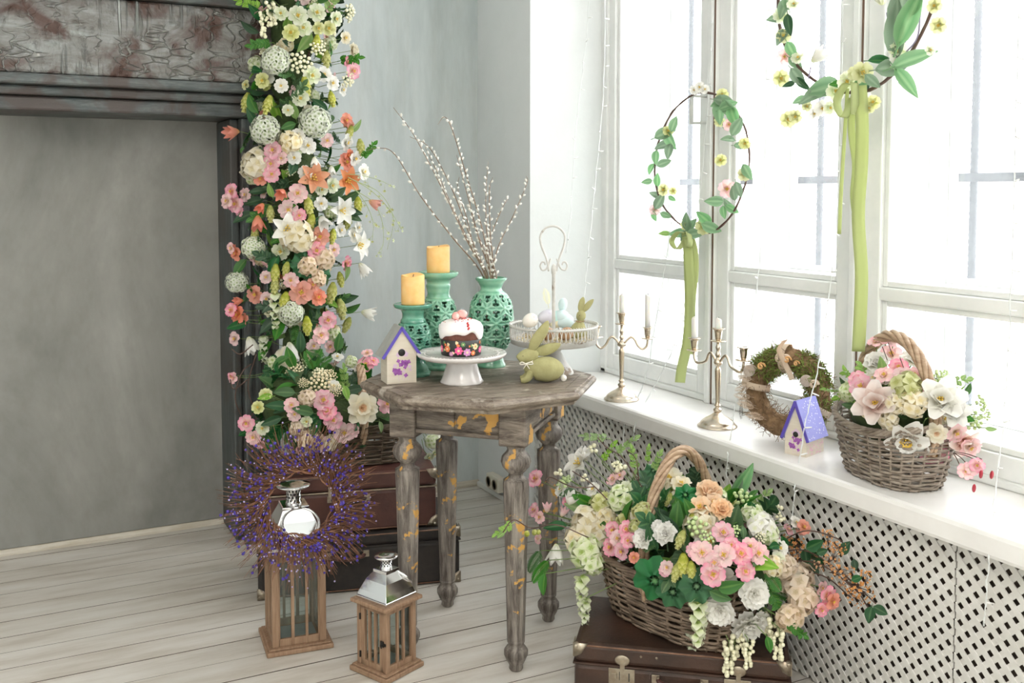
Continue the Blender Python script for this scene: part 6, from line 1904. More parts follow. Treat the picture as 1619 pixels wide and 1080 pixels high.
# ================================================================= GARLAND ON THE PORTAL COLUMN
GY = 3.66
gar = thing('flower_garland', 'thick hanging garland of mixed flowers down the dark portal column', 'garland', (1.0, GY, 0.75))
gcx = lambda z: 1.025 - 0.035 * sin((z - 0.9) * 2.2)
segs = []
for k in range(9):
    z = 0.78 + k * 0.165
    rr_ = 0.135 if 1 < k < 8 else 0.115
    segs.append(((gcx(z) - (0.02 if k < 3 else 0), GY, z), (rr_, 0.095, 0.14)))
inv_g = Matrix.Translation(-gar.location)
stem_m = MB()
for j in range(5):
    stem_m.tube(bez([Vector((gcx(0.62 + i * 0.24) + 0.05 * sin(i * 1.7 + j * 1.3), GY + 0.03 * cos(i + j), 0.62 + i * 0.24)) - gar.location for i in range(8)], 5), 0.006, 6)
obj('vine_stem', stem_m, M_wood, gar)
obj('hanging_hook', MB().tube([(0.03, 0.0, 1.44), (0.03, 0.02, 1.40), (0.03, 0.0, 1.36)], 0.003, 6), M_iron, gar)
for k, (c, r) in enumerate(segs[::-1]):
    blob(gar, c, (r[0] * 0.62, 0.05, r[2] * 0.85))
    fill(gar, c, (0.165, 0.10, r[2]), 24, ['leaf', 'dleaf', 'dleaf', 'sprig', 'lleaf', 'dsprig'], (0.06, 0.10), (0.75, 1.0), cond=lambda p: p.y < GY + 0.04)
    fill(gar, c, (0.165, 0.10, r[2]), 13, ['h_cream', 'b_gwhite', 'hops', 'b_palepink', 'b_cream', 'b_coral', 'h_gwhite', 'y_ivory', 'b_white'] , (0.035, 0.06), (0.70, 0.95), cond=lambda p: p.y < GY + 0.02)
def gseg(px, py):
    z = atY(px, py, GY - 0.08).z
    b = min(segs, key=lambda s: abs(s[0][2] - z))
    return (b[0][0], GY, z), (0.15, 0.115, 0.20)
G = [
 ('v_white', 437, 97, 22), ('v_white', 422, 206, 23), ('v_white', 495, 194, 25), ('v_white', 405, 391, 18), ('v_white', 380, 446, 17), ('v_white', 461, 495, 19), ('h_cream', 409, 261, 25), ('h_cream', 460, 225, 18),
 ('h_cream', 470, 375, 26), ('h_blush', 508, 410, 18), ('y_ivory', 474, 100, 21), ('y_ivory', 546, 20, 17), ('y_ivory', 500, 75, 16), ('y_ivory', 545, 125, 16),
 ('hops', 481, 137, 16), ('hops', 395, 160, 14), ('hops', 426, 164, 14), ('hops', 565, 231, 12), ('hops', 520, 155, 11), ('hops', 486, 324, 14), ('hops', 430, 336, 12), ('hops', 512, 92, 13), ('hops', 498, 67, 12), ('hops', 548, 208, 11),
 ('hops', 437, 430, 14), ('hops', 437, 450, 13), ('hops', 451, 474, 15), ('hops', 521, 460, 15), ('hops', 534, 486, 15), ('hops', 544, 512, 12), ('hops', 484, 512, 14), ('hops', 453, 423, 11), ('hops', 533, 440, 11), ('hops', 561, 322, 12), ('hops', 545, 350, 12), ('hops', 490, 350, 13), ('hops', 522, 372, 11), ('hops', 408, 370, 12),
 ('b_gwhite', 470, 26, 15), ('b_gwhite', 498, 21, 14), ('b_lime', 460, 53, 13), ('b_gwhite', 478, 45, 13), ('b_lime', 419, 128, 12), ('b_gwhite', 474, 155, 13), ('b_white', 446, 136, 11), ('b_gwhite', 445, 22, 11), ('b_lime', 515, 45, 11), ('b_gwhite', 525, 30, 12), ('b_lime', 500, 45, 10), ('b_gwhite', 490, 120, 14), ('b_white', 508, 118, 12), ('b_white', 520, 132, 12), ('b_white', 535, 142, 10), ('b_cream', 540, 60, 10), ('b_lime', 395, 135, 8), ('b_gwhite', 455, 175, 9),
 ('r_cream', 551, 80, 12), ('b_pink', 552, 112, 13), ('b_pink', 543, 98, 9), ('n_coral', 384, 208, 19, (-1, -0.3, -0.15)),
 ('b_pink', 434, 238, 14), ('b_pink', 431, 259, 13), ('b_pink', 432, 276, 13), ('b_coral', 416, 283, 11), ('b_palepink', 446, 250, 10), ('b_white', 484, 231, 13), ('b_white', 465, 250, 11), ('n_white', 495, 248, 13), ('n_white', 520, 262, 12), ('b_white', 541, 225, 14), ('b_white', 481, 273, 11), ('b_palepink', 512, 222, 11), ('b_white', 470, 215, 11), ('b_white', 555, 250, 12), ('b_white', 568, 272, 13), ('b_gwhite', 520, 293, 12), ('b_gwhite', 505, 300, 10),
 ('l_orange', 493, 283, 23), ('l_orange', 541, 286, 21), ('n_coral', 578, 317, 15, (0.8, -0.4, -0.5)), ('b_coral', 541, 257, 14), ('b_coral', 545, 245, 10), ('b_coral', 541, 190, 11), ('b_coral', 548, 200, 8),
 ('n_coral', 449, 300, 16, (-0.5, -0.7, -0.5)), ('b_palepink', 470, 306, 15), ('b_palepink', 456, 331, 15), ('b_pink', 472, 340, 11), ('b_pink', 373, 303, 13), ('b_pink', 379, 322, 14), ('b_palepink', 366, 318, 12), ('b_palepink', 395, 308, 11), ('b_pink', 386, 334, 9), ('n_coral', 412, 340, 19, (-0.1, -0.4, -1)), ('n_coral', 420, 322, 13, (-0.6, -0.5, -0.6)),
 ('l_white', 532, 333, 22), ('l_white', 454, 363, 24), ('n_white', 504, 342, 18, (0.1, -0.7, -0.6)), ('b_white', 504, 322, 11), ('b_white', 532, 364, 11), ('b_white', 553, 372, 12), ('b_white', 560, 360, 9),
 ('b_coral', 502, 374, 15), ('b_pink', 497, 396, 14), ('b_coral', 380, 399, 13), ('b_palepink', 372, 392, 9), ('l_white', 558, 388, 22), ('n_white', 563, 416, 18, (0.5, -0.3, -0.8)), ('b_pink', 541, 416, 12), ('b_palepink', 522, 395, 11), ('n_white', 566, 493, 18, (0.9, -0.5, -0.25)),
 ('b_coral', 410, 465, 14), ('b_coral', 475, 462, 18), ('b_coral', 500, 470, 13), ('b_palepink', 460, 442, 12), ('b_palepink', 426, 472, 11), ('b_pink', 514, 506, 14), ('b_coral', 384, 497, 15), ('b_pink', 372, 490, 11), ('b_coral', 392, 505, 10), ('n_coral', 390, 475, 12, (-1, -0.3, 0.0)), ('b_palepink', 424, 438, 10), ('b_coral', 492, 450, 11),
 ('n_white', 398, 532, 22, (0.25, -0.35, -1)), ('n_white', 458, 540, 24, (0.0, -0.35, -1)), ('d_cream', 456, 562, 18), ('b_palepink', 504, 530, 13), ('b_palepink', 494, 546, 11), ('h_blush', 485, 420, 16), ('h_blush', 500, 440, 13), ('b_palepink', 378, 535, 11), ('b_pink', 492, 560, 8), ('b_palepink', 375, 597, 9), ('b_pink', 371, 594, 6),
 ('round', 481, 418, 20), ('round', 503, 432, 15), ('leaf', 530, 305, 40, 40), ('leaf', 552, 308, 40, 35), ('dleaf', 560, 335, 30, -20), ('oval', 462, 268, 24, 250), ('dleaf', 400, 320, 34, 200), ('dleaf', 408, 303, 30, 190), ('dleaf', 548, 470, 40, 10), ('leaf', 556, 485, 30, 30), ('lleaf', 556, 198, 28, 60), ('leaf', 545, 200, 22, -60), ('dleaf', 505, 165, 30, 150), ('leaf', 455, 200, 26, 200), ('sprig', 418, 70, 34, 190), ('sprig', 545, 95, 34, 10), ('sprig', 575, 240, 30, 60), ('dleaf', 400, 185, 36, 110), ('dleaf', 385, 345, 36, 215), ('dleaf', 375, 515, 34, 200), ('dleaf', 395, 470, 34, 240), ('lleaf', 430, 300, 24, 100), ('leaf', 440, 520, 40, 260), ('dleaf', 425, 515, 40, 230), ('leaf', 420, 556, 36, 250), ('leaf', 498, 540, 34, 280), ('sprig', 470, 150, 36, 60), ('leaf', 560, 345, 26, -30), ('lsprig', 402, 8, 36, 160), ('lsprig', 520, 5, 34, 60), ('leaf', 380, 425, 34, 250), ('lleaf', 540, 430, 30, 250),
 ('trail', 437, 462, 17), ('trail', 420, 530, 13), ('raceme', 420, 18, 16), ('raceme', 432, 0, 16),
]
for e in G:
    c, r = gseg(e[1], e[2])
    flowers(gar, c, r, [e], lift=0.012 if e[0] not in ('leaf', 'dleaf') else 0.0)
# airy white sprays reaching out from the garland
M_spst = plain('pale_green_stalk', (0.42, 0.50, 0.24), 0.6)
star = MB()
for k in range(5):
    v, f, u = pgrid(1.0, 0.62, 0.9, 0.2, 0.4, 'point', ns=3, nt=2)
    star.add(v, f, 0, True, u, RZ(2 * pi * k / 5))
star_me = star.mesh('star_flower', [PM['gwhite']]); star_me2 = star_me.copy(); star_me2.materials[0] = PM['lime']
def airy(par, paths, loc0, Yp, n, sz):
    for path in paths:
        q = bez([atY(x, y, Yp + (0.03 if k else 0.0) * 0) for k, (x, y) in enumerate(path)], 6)
        sp = link('spray_stalk', MB().tube([p - loc0 for p in q], [0.0016 - 0.0011 * i / (len(q) - 1) for i in range(len(q))], 5).mesh('spray_stalk', [M_spst]), par)
        for j in range(n):
            p = q[int((0.25 + 0.75 * j / n) * (len(q) - 1))] - loc0
            e = p + Vector((RF.uniform(-0.015, 0.02), RF.uniform(-0.02, 0.02), RF.uniform(-0.035, 0.008)))
            link('pedicel', MB().tube([p, e], 0.0006, 3).mesh('pedicel', [M_spst]), sp)
            link('star_flower', star_me if RF.random() < 0.72 else star_me2, sp, M=Matrix.Translation(e) @ frame(Vector((RF.uniform(-.5, .5), -0.6, RF.uniform(-1, 0.2)))) @ Matrix.Scale(sz * RF.uniform(0.8, 1.25), 4))
airy(gar, [[(545, 275), (575, 278), (605, 287), (628, 300)], [(550, 280), (585, 300), (615, 330), (634, 362), (630, 350)], [(560, 300), (590, 320), (604, 350), (606, 385), (598, 400)], [(555, 290), (580, 325), (590, 355), (588, 380)], [(560, 285), (600, 305), (622, 345), (612, 395)]], gar.location, 3.60, 9, 0.0085)
# bare vine tendrils at the lower left
vt = MB()
for path in ([(400, 545), (380, 560), (366, 552)], [(398, 575), (382, 590), (372, 630), (385, 665)], [(392, 600), (370, 615), (364, 600)], [(405, 560), (392, 610), (400, 650), (382, 680)], [(430, 590), (410, 640), (400, 690)]):
    vt.tube(bez([atY(x, y, 3.60) - gar.location for x, y in path], 6), 0.0022, 5)
obj('vine_tendril', vt, M_wood, gar)

# ================================================================= ARRANGEMENT IN THE BASKET ON THE SUITCASES
ac = (1.00, 3.36, 0.60); ar = (0.29, 0.16, 0.13)
arr2 = thing('flower_arrangement', 'pink and cream flower arrangement in the dark basket on the stacked suitcases', 'flowers', (1.145, 3.385, 0.54))
blob(arr2, (1.09, 3.38, 0.57), (0.19, 0.11, 0.09)); blob(arr2, (0.93, 3.40, 0.62), (0.13, 0.10, 0.11))
fill(arr2, ac, (0.26, 0.16, 0.13), 60, ['leaf', 'dleaf', 'dleaf', 'dsprig', 'fern', 'leaf'], (0.07, 0.12), (0.7, 0.98), cond=lambda p: p.z > 0.50)
A2 = [('b_pink', 510, 636, 17), ('b_pink', 516, 650, 15), ('b_pink', 524, 663, 15), ('d_cream', 569, 646, 26), ('b_pink', 607, 640, 15), ('b_palepink', 541, 680, 16), ('b_palepink', 553, 678, 12), ('b_pink', 577, 583, 13), ('b_pink', 588, 578, 10), ('b_white', 566, 588, 13), ('b_palepink', 580, 565, 9),
 ('b_pink', 394, 667, 13), ('b_palepink', 404, 686, 12), ('b_pink', 412, 695, 10), ('b_gwhite', 418, 674, 11), ('h_blush', 488, 690, 20), ('b_palepink', 461, 643, 12), ('b_palepink', 466, 655, 11), ('h_blush', 486, 632, 14), ('b_palepink', 505, 696, 14), ('b_palepink', 480, 705, 12), ('h_cream', 520, 695, 13),
 ('y_cream', 467, 592, 16), ('y_cream', 507, 610, 22), ('y_cream', 520, 600, 14), ('y_cream', 530, 620, 12), ('y_cream', 480, 610, 10), ('y_ivory', 505, 596, 13), ('fern', 502, 572, 34, 60), ('fern', 512, 580, 34, 20), ('fern', 490, 575, 34, 120), ('fern', 500, 565, 30, 180), ('b_white', 533, 572, 10), ('b_white', 527, 614, 9),
 ('lleaf', 421, 632, 24, 200), ('b_lime', 422, 628, 10), ('b_lime', 411, 646, 10), ('lsprig', 543, 605, 32, 100), ('lleaf', 545, 625, 26, 280), ('leaf', 535, 545, 30, 80), ('leaf', 478, 650, 34, 170), ('dleaf', 440, 645, 40, 180), ('leaf', 450, 625, 34, 190), ('dleaf', 430, 665, 34, 200), ('leaf', 540, 600, 32, 60), ('dleaf', 555, 620, 34, 200), ('lleaf', 598, 672, 18, 270), ('lleaf', 597, 680, 12, 60), ('leaf', 460, 570, 36, 110), ('dleaf', 475, 545, 36, 90), ('leaf', 445, 580, 32, 230), ('h_gwhite', 555, 578, 10), ('b_gwhite', 484, 665, 9), ('h_blush', 470, 675, 12)]
flowers(arr2, ac, ar, A2, lift=0.012)
flowers(arr2, (1.33, 3.30, 0.50), (0.05, 0.05, 0.05), [('h_gwhite', 683, 698, 12), ('b_gwhite', 686, 716, 9), ('b_gwhite', 678, 722, 8), ('b_white', 688, 690, 9)], lift=0.0)

# ================================================================= ARRANGEMENT IN THE LARGE BASKET
fc = (1.68, 2.16, 0.395); fr_ = (0.20, 0.285, 0.155)
arr1 = thing('flower_arrangement', 'large arrangement of pink, white and green flowers in the basket before the lattice', 'flowers', (BF[0], BF[1], 0.36))
blob(arr1, (1.672, 2.175, 0.360), (0.115, 0.19, 0.10))
fill(arr1, fc, fr_, 120, ['leaf', 'dleaf', 'lleaf', 'dsprig', 'leaf', 'fern', 'sprig'], (0.07, 0.12), (0.66, 0.96), zmin=-0.25, cond=lambda p: p.x < 1.90 and p.z > 0.36)
fill(arr1, fc, fr_, 46, ['h_gwhite', 'h_cream', 'b_palepink', 'b_white', 'hops', 'b_gwhite', 'h_lime'], (0.055, 0.085), (0.72, 0.92), zmin=-0.15, cond=lambda p: p.x < 1.88 and p.z > 0.37)
A1 = [('l_white', 924, 741, 24), ('n_white', 930, 735, 16, (-0.2, -0.2, 1)), ('b_pink', 855, 761, 14), ('b_pink', 853, 808, 11), ('b_palepink', 862, 818, 10), ('n_pink', 872, 812, 12, (0, -0.1, 1)), ('n_white', 906, 802, 18, (0.1, -0.4, 0.9)), ('n_pink', 895, 818, 12, (0.3, -0.3, 0.9)), ('n_white', 887, 858, 24, (-0.3, -0.4, -0.8)), ('b_palepink', 860, 850, 9),
 ('h_cream', 938, 832, 30), ('h_gwhite', 934, 866, 27), ('h_cream', 922, 850, 22), ('h_gwhite', 944, 885, 20), ('h_lime', 958, 802, 20), ('h_gwhite', 988, 793, 21), ('b_gwhite', 996, 785, 17), ('h_cream', 965, 825, 20), ('h_cream', 955, 850, 18), ('h_lime', 1022, 815, 17), ('h_lime', 1012, 835, 12),
 ('b_pink', 978, 840, 14), ('b_pink', 999, 840, 14), ('b_pink', 974, 864, 14), ('b_pink', 991, 870, 13), ('b_pink', 1001, 856, 12), ('b_palepink', 985, 852, 13), ('b_pink', 905, 795, 9), ('b_palepink', 975, 765, 12), ('b_palepink', 985, 760, 10), ('b_white', 895, 778, 12), ('b_white', 945, 780, 12),
 ('b_cream', 1060, 768, 22), ('r_cream', 1050, 775, 14), ('b_cream', 1078, 775, 16), ('n_white', 1066, 790, 14, (0.1, 0.1, -1)), ('r_peach', 1120, 789, 22), ('r_peach', 1140, 814, 18), ('b_peach', 1108, 810, 18), ('b_peach', 1128, 803, 16), ('r_white', 1057, 848, 19), ('r_white', 1024, 854, 17), ('c_white', 1046, 838, 12),
 ('y_green', 1104, 838, 22), ('y_green', 1120, 855, 15), ('y_green', 1171, 795, 20), ('y_big', 1223, 810, 13), ('y_big', 1228, 826, 12), ('y_big', 940, 717, 14), ('y_big', 985, 748, 15), ('y_big', 977, 742, 11), ('y_green', 897, 770, 17), ('y_green', 905, 763, 11), ('y_big', 890, 753, 12), ('y_big', 930, 762, 11), ('y_green', 1160, 845, 13), ('y_ivory', 1198, 853, 12),
 ('hops', 1080, 854, 14), ('hops', 1084, 890, 18), ('hops', 1074, 900, 14), ('hops', 1096, 898, 14), ('hops', 1060, 795, 10),
 ('b_pink', 1142, 848, 17), ('b_palepink', 1112, 876, 18), ('b_pink', 1128, 905, 19), ('b_palepink', 1144, 880, 18), ('b_pink', 1169, 878, 17), ('b_palepink', 1193, 878, 17), ('b_pink', 1175, 902, 15), ('b_palepink', 1130, 890, 15), ('b_pink', 1100, 872, 12), ('b_palepink', 1182, 868, 14), ('b_pink', 1155, 866, 13), ('b_palepink', 1060, 895, 11), ('b_pink', 1056, 900, 9), ('b_coral', 1010, 880, 9), ('b_pink', 1237, 842, 10),
 ('c_white', 1187, 932, 24), ('c_white', 1138, 955, 24), ('c_white', 1179, 976, 28), ('c_white', 1152, 965, 18), ('c_white', 1196, 970, 17),
 ('h_white', 1200, 840, 22), ('h_gwhite', 1210, 850, 17), ('h_gwhite', 1185, 820, 18), ('h_blush', 1250, 915, 30), ('h_blush', 1262, 942, 25), ('h_blush', 1243, 968, 22), ('h_blush', 1232, 895, 20), ('h_cream', 1215, 895, 16), ('b_white', 1225, 870, 13), ('b_gwhite', 1222, 885, 12),
 ('b_pink', 1298, 937, 16), ('b_coral', 1306, 945, 14), ('b_pink', 1290, 957, 12), ('b_palepink', 1288, 925, 12), ('b_coral', 1262, 838, 12), ('b_white', 1250, 832, 11),
 ('round', 1041, 913, 32), ('round', 1068, 930, 24), ('round', 1104, 922, 24), ('leaf', 1155, 921, 44, 20), ('leaf', 1140, 935, 36, -10), ('leaf', 1074, 818, 46, 80), ('leaf', 1090, 810, 38, 120), ('round', 1085, 790, 17), ('round', 1035, 752, 16), ('tall', 1169, 765, 66, 62), ('tall', 1160, 775, 50, 75), ('dleaf', 1037, 850, 48, 100), ('leaf', 930, 795, 44, 150), ('lleaf', 915, 805, 36, 160), ('dleaf', 885, 833, 38, 190), ('leaf', 905, 785, 30, 200), ('dleaf', 1060, 832, 46, 130), ('dleaf', 1050, 820, 40, 140), ('lsprig', 948, 700, 36, 190), ('lsprig', 990, 715, 36, 20), ('lsprig', 965, 725, 30, 40), ('lsprig', 1040, 740, 28, 60), ('lleaf', 1010, 755, 20, 60), ('lsprig', 1005, 735, 30, 100), ('fern', 862, 900, 44, 240), ('leaf', 868, 920, 34, 280), ('fern', 853, 885, 40, 250), ('lsprig', 1027, 728, 22, 80),
 ('fern', 1215, 915, 40, 300), ('fern', 1225, 930, 40, 330), ('sprig', 1215, 935, 40, 290), ('fern', 1200, 950, 36, 250), ('sprig', 1250, 985, 34, 330), ('leaf', 1212, 1010, 26, 280), ('leaf', 1225, 870, 24, 110), ('oval', 1228, 860, 26, 120), ('oval', 1216, 868, 20, 200), ('lsprig', 1195, 800, 34, 40), ('oval', 1190, 812, 20, 330), ('leaf', 1172, 848, 22, 270),
 ('raceme', 1160, 985, 23), ('raceme', 1152, 1005, 21), ('raceme', 1180, 1000, 19), ('raceme', 1215, 962, 22), ('raceme', 1228, 985, 20), ('raceme', 1205, 955, 15),
 ('trail', 1106, 935, 24), ('trail', 1098, 985, 20), ('trail', 926, 905, 19), ('trail', 932, 940, 15), ('trail', 1112, 950, 18)]
flowers(arr1, fc, fr_, A1, lift=0.014)
# rust-coloured branch reaching right along the lattice, with dark oval leaves
rc_ = (1.80, 2.02, 0.37)
stalks = MB()
for path in ([(1215, 880), (1270, 870), (1330, 905), (1385, 955)], [(1220, 890), (1290, 890), (1350, 930), (1372, 960)], [(1215, 870), (1270, 840), (1320, 850), (1340, 866)], [(1230, 900), (1300, 910), (1345, 945)]):
    stalks.tube(bez([atX(x, y, 1.80 + 0.10 * k / (len(path) - 1)) - arr1.location for k, (x, y) in enumerate(path)], 6), 0.0018, 5)
obj('branch_stalk', stalks, M_wood, arr1)
def wallput(lst, X0=1.87, slope=0.0):
    for e in lst:
        key, px, py, rp_ = e[:4]
        p = atX(px, py, X0 + RF.uniform(-0.03, 0.03))
        s = rp_ * depth(p) / F_PX
        an = radians(e[4] if len(e) > 4 else RF.uniform(0, 360))
        ax = (_rt * cos(an) + _up * sin(an)).normalized()
        z = ((_C - p).normalized() + rv(0.3)); z = (z - ax * z.dot(ax)).normalized()
        R = Matrix((ax, z.cross(ax), z)).transposed().to_4x4()
        put(arr1, key, Matrix.Translation(-arr1.location) @ Matrix.Translation(p - ax * s * (0.5 if key in ('oval', 'leaf', 'dleaf') else 0)) @ R @ Matrix.Scale(s, 4), LABELS.get(key))
wallput([('rust', 1262, 872, 22), ('rust', 1274, 885, 20), ('rust', 1290, 868, 18), ('rust', 1245, 862, 18), ('rust', 1318, 880, 18), ('rust', 1333, 905, 20), ('rust', 1345, 920, 20), ('rust', 1362, 935, 22), ('rust', 1370, 915, 16), ('rust', 1350, 945, 18), ('rust', 1310, 850, 16), ('rust', 1325, 865, 14), ('rust', 1300, 895, 14),
         ('oval', 1256, 858, 24, 340), ('oval', 1288, 860, 30, 30), ('oval', 1286, 897, 24, 300), ('oval', 1274, 880, 24, 280), ('oval', 1287, 878, 22, 320), ('oval', 1298, 888, 20, 300), ('oval', 1237, 872, 20, 290), ('oval', 1337, 866, 26, 50), ('oval', 1391, 965, 24, 330), ('oval', 1376, 972, 26, 260), ('oval', 1352, 893, 18, 280), ('oval', 1250, 896, 18, 330), ('oval', 1300, 872, 18, 20), ('oval', 1355, 915, 18, 20), ('b_coral', 1268, 836, 11)])
# small sprigs escaping at the left, past the table leg
def leftput(lst):
    for key, px, py, rp_, an in lst:
        p = atY(px, py, 2.36); s = rp_ * depth(p) / F_PX; an = radians(an)
        ax = (_rt * cos(an) + _up * sin(an)).normalized(); z = (_C - p).normalized() + rv(0.2); z = (z - ax * z.dot(ax)).normalized()
        put(arr1, key, Matrix.Translation(-arr1.location) @ Matrix.Translation(p - ax * s * 0.5) @ Matrix((ax, z.cross(ax), z)).transposed().to_4x4() @ Matrix.Scale(s, 4), None)
leftput([('lsprig', 800, 835, 34, 215), ('lleaf', 792, 846, 16, 220), ('hops', 833, 840, 9, 90), ('hops', 845, 838, 9, 90), ('hops', 851, 838, 8, 90)])
tl_ = MB()
for path in ([(930, 850), (880, 830), (840, 835), (812, 822), (795, 842)], [(940, 770), (905, 770), (872, 755), (862, 760)], [(1015, 770), (985, 725), (960, 708), (945, 692)], [(1010, 760), (1005, 725), (990, 712)], [(960, 790), (935, 765), (905, 745)]):
    tl_.tube(bez([atY(x, y, 2.30 if k > 1 else 2.2) - arr1.location for k, (x, y) in enumerate(path)], 6), 0.0016, 5)
obj('twig_stalk', tl_, M_wood, arr1)

# ================================================================= ARRANGEMENT IN THE SILL BASKET
sc_ = (2.07, 1.825, 0.80); sr_ = (0.125, 0.18, 0.095)
arr3 = thing('flower_arrangement', 'pale magnolia and narcissus arrangement in the basket on the window sill', 'flowers', (BS[0], BS[1], 0.75))
blob(arr3, (2.07, 1.83, 0.77), (0.085, 0.12, 0.075))
cS = lambda p: p.x < 2.17 and p.z > 0.76
fill(arr3, sc_, sr_, 40, ['leaf', 'lleaf', 'lsprig'], (0.05, 0.08), (0.6, 0.85), zmin=-0.2, cond=cS)
fill(arr3, sc_, sr_, 22, ['h_cream', 'b_palepink', 'b_white', 'h_gwhite', 'b_cream'], (0.045, 0.065), (0.6, 0.85), zmin=-0.1, cond=cS)
A3 = [('m_magn', 1388, 640, 34), ('d_white', 1435, 688, 36), ('m_white', 1483, 636, 36), ('m_white', 1500, 652, 26), ('b_pink', 1367, 616, 19), ('b_pink', 1360, 605, 14), ('b_palepink', 1409, 568, 17), ('b_pink', 1421, 588, 15), ('r_white', 1388, 582, 20), ('r_white', 1442, 578, 20), ('b_palepink', 1428, 600, 15), ('b_palepink', 1400, 600, 15), ('b_palepink', 1445, 600, 14),
 ('h_lime', 1432, 619, 26), ('h_cream', 1444, 640, 22), ('h_cream', 1418, 640, 18), ('b_pink', 1475, 710, 21), ('b_pink', 1490, 695, 18), ('m_magn', 1515, 690, 26), ('b_palepink', 1528, 700, 17), ('b_palepink', 1505, 678, 17), ('d_cream', 1478, 680, 17), ('b_palepink', 1400, 542, 13), ('b_palepink', 1412, 545, 13), ('b_palepink', 1385, 548, 12), ('h_cream', 1408, 662, 16),
 ('y_green', 1480, 602, 16), ('y_green', 1490, 598, 12), ('y_green', 1543, 640, 17), ('y_green', 1534, 664, 20), ('y_green', 1512, 628, 11), ('y_green', 1552, 655, 12), ('y_green', 1525, 650, 12), ('leaf', 1524, 619, 22, 70), ('lsprig', 1500, 610, 40, 0), ('leaf', 1345, 640, 22, 170), ('lleaf', 1395, 585, 34, 100), ('leaf', 1520, 660, 28, 340), ('lleaf', 1560, 675, 18, 0)]
flowers(arr3, sc_, sr_, A3, lift=0.010)
dg = MB()
for (x0, y0, x1, y1) in ((1507, 716, 1520, 742), (1508, 716, 1530, 735), (1509, 716, 1548, 730), (1508, 714, 1552, 726)):
    dg.tube(bez([atX(x0, y0, 2.04) - arr3.location, atX((x0 + x1) / 2, (y0 + y1) / 2 - 2, 2.02) - arr3.location, atX(x1, y1, 2.0) - arr3.location], 4), 0.0012, 4)
for x, y in ((1395, 548), (1404, 542), (1423, 566)): dg.tube([atX(x, y, 2.03) - arr3.location, atX(x + 8, y + 22, 2.05) - arr3.location], 0.0011, 4)
obj('drooping_stalk', dg, M_wood, arr3)
for key, x, y, s in (('b_palepink', 1528, 744, 15), ('b_pink', 1545, 735, 13), ('b_palepink', 1538, 740, 12)):
    p = atX(x, y, 2.0); put(arr3, key, Matrix.Translation(p - arr3.location) @ frame((_C - p) + Vector((0, 0, -0.6))) @ Matrix.Scale(s * depth(p) / F_PX, 4))
for x, y in ((1551, 750), (1568, 751), (1540, 772)):
    p = atX(x, y, 2.0); obj('closed_bud', MB().ball((0, 0, 0), (0.0045, 0.0045, 0.012), 8, 6), M_red, arr3, p - arr3.location, (0.3, -0.3, 0))

# ================================================================= HANGING RING WREATHS WITH RIBBONS
M_rgreen = petal('lime_satin_ribbon', [(0, (0.56, 0.62, 0.30)), (1, (0.60, 0.66, 0.34))], 0.45, 0.35, 0.0)
def ringwreath(label, X, c, Ry, Rz, lst, wob, loop_top, stem_w):
    t = thing('ring_wreath', label, 'wreath', (X, c[0], c[1]))
    L0 = t.location
    q = [Vector((0.006 * sin(3 * a), Ry * cos(a) * (1 + wob * sin(2 * a + 1)), Rz * sin(a) * (1 + wob * cos(3 * a)))) for a in [2 * pi * k / 60 for k in range(60)]]
    obj('ring', MB().tube(q, stem_w, 7, closed=True).tube([p + Vector((0.004 * cos(i), 0, 0.004 * sin(i))) for i, p in enumerate(q)], stem_w * 0.6, 5, closed=True), M_wood, t)
    obj('hanging_thread', MB().tube([(0, 0, Rz), (0.0, 0.0, loop_top - c[1])], 0.0008, 4), M_wire, t)
    for e in lst:
        key, px, py, rp_ = e[:4]
        p = atX(px, py, X - 0.012 + RF.uniform(-0.012, 0.006))
        s = rp_ * depth(p) / F_PX
        an = radians(e[4] if len(e) > 4 else RF.uniform(0, 360))
        ax = (_rt * cos(an) + _up * sin(an)).normalized()
        z = (Vector((-1, -0.6, 0.1)) + rv(0.35)).normalized(); z = (z - ax * z.dot(ax)).normalized()
        R = Matrix((ax, z.cross(ax), z)).transposed().to_4x4()
        lf = key in ('wleaf', 'leaf', 'lleaf', 'dleaf', 'tall', 'oval', 'sprig', 'lsprig')
        s *= 1.2
        if key[0] == 'n': R = frame(ax)
        put(t, key, Matrix.Translation(p - L0 - (ax * s * 0.5 if lf else Vector((0, 0, 0)))) @ R @ Matrix.Scale(s, 4), LABELS.get(key))
    return t
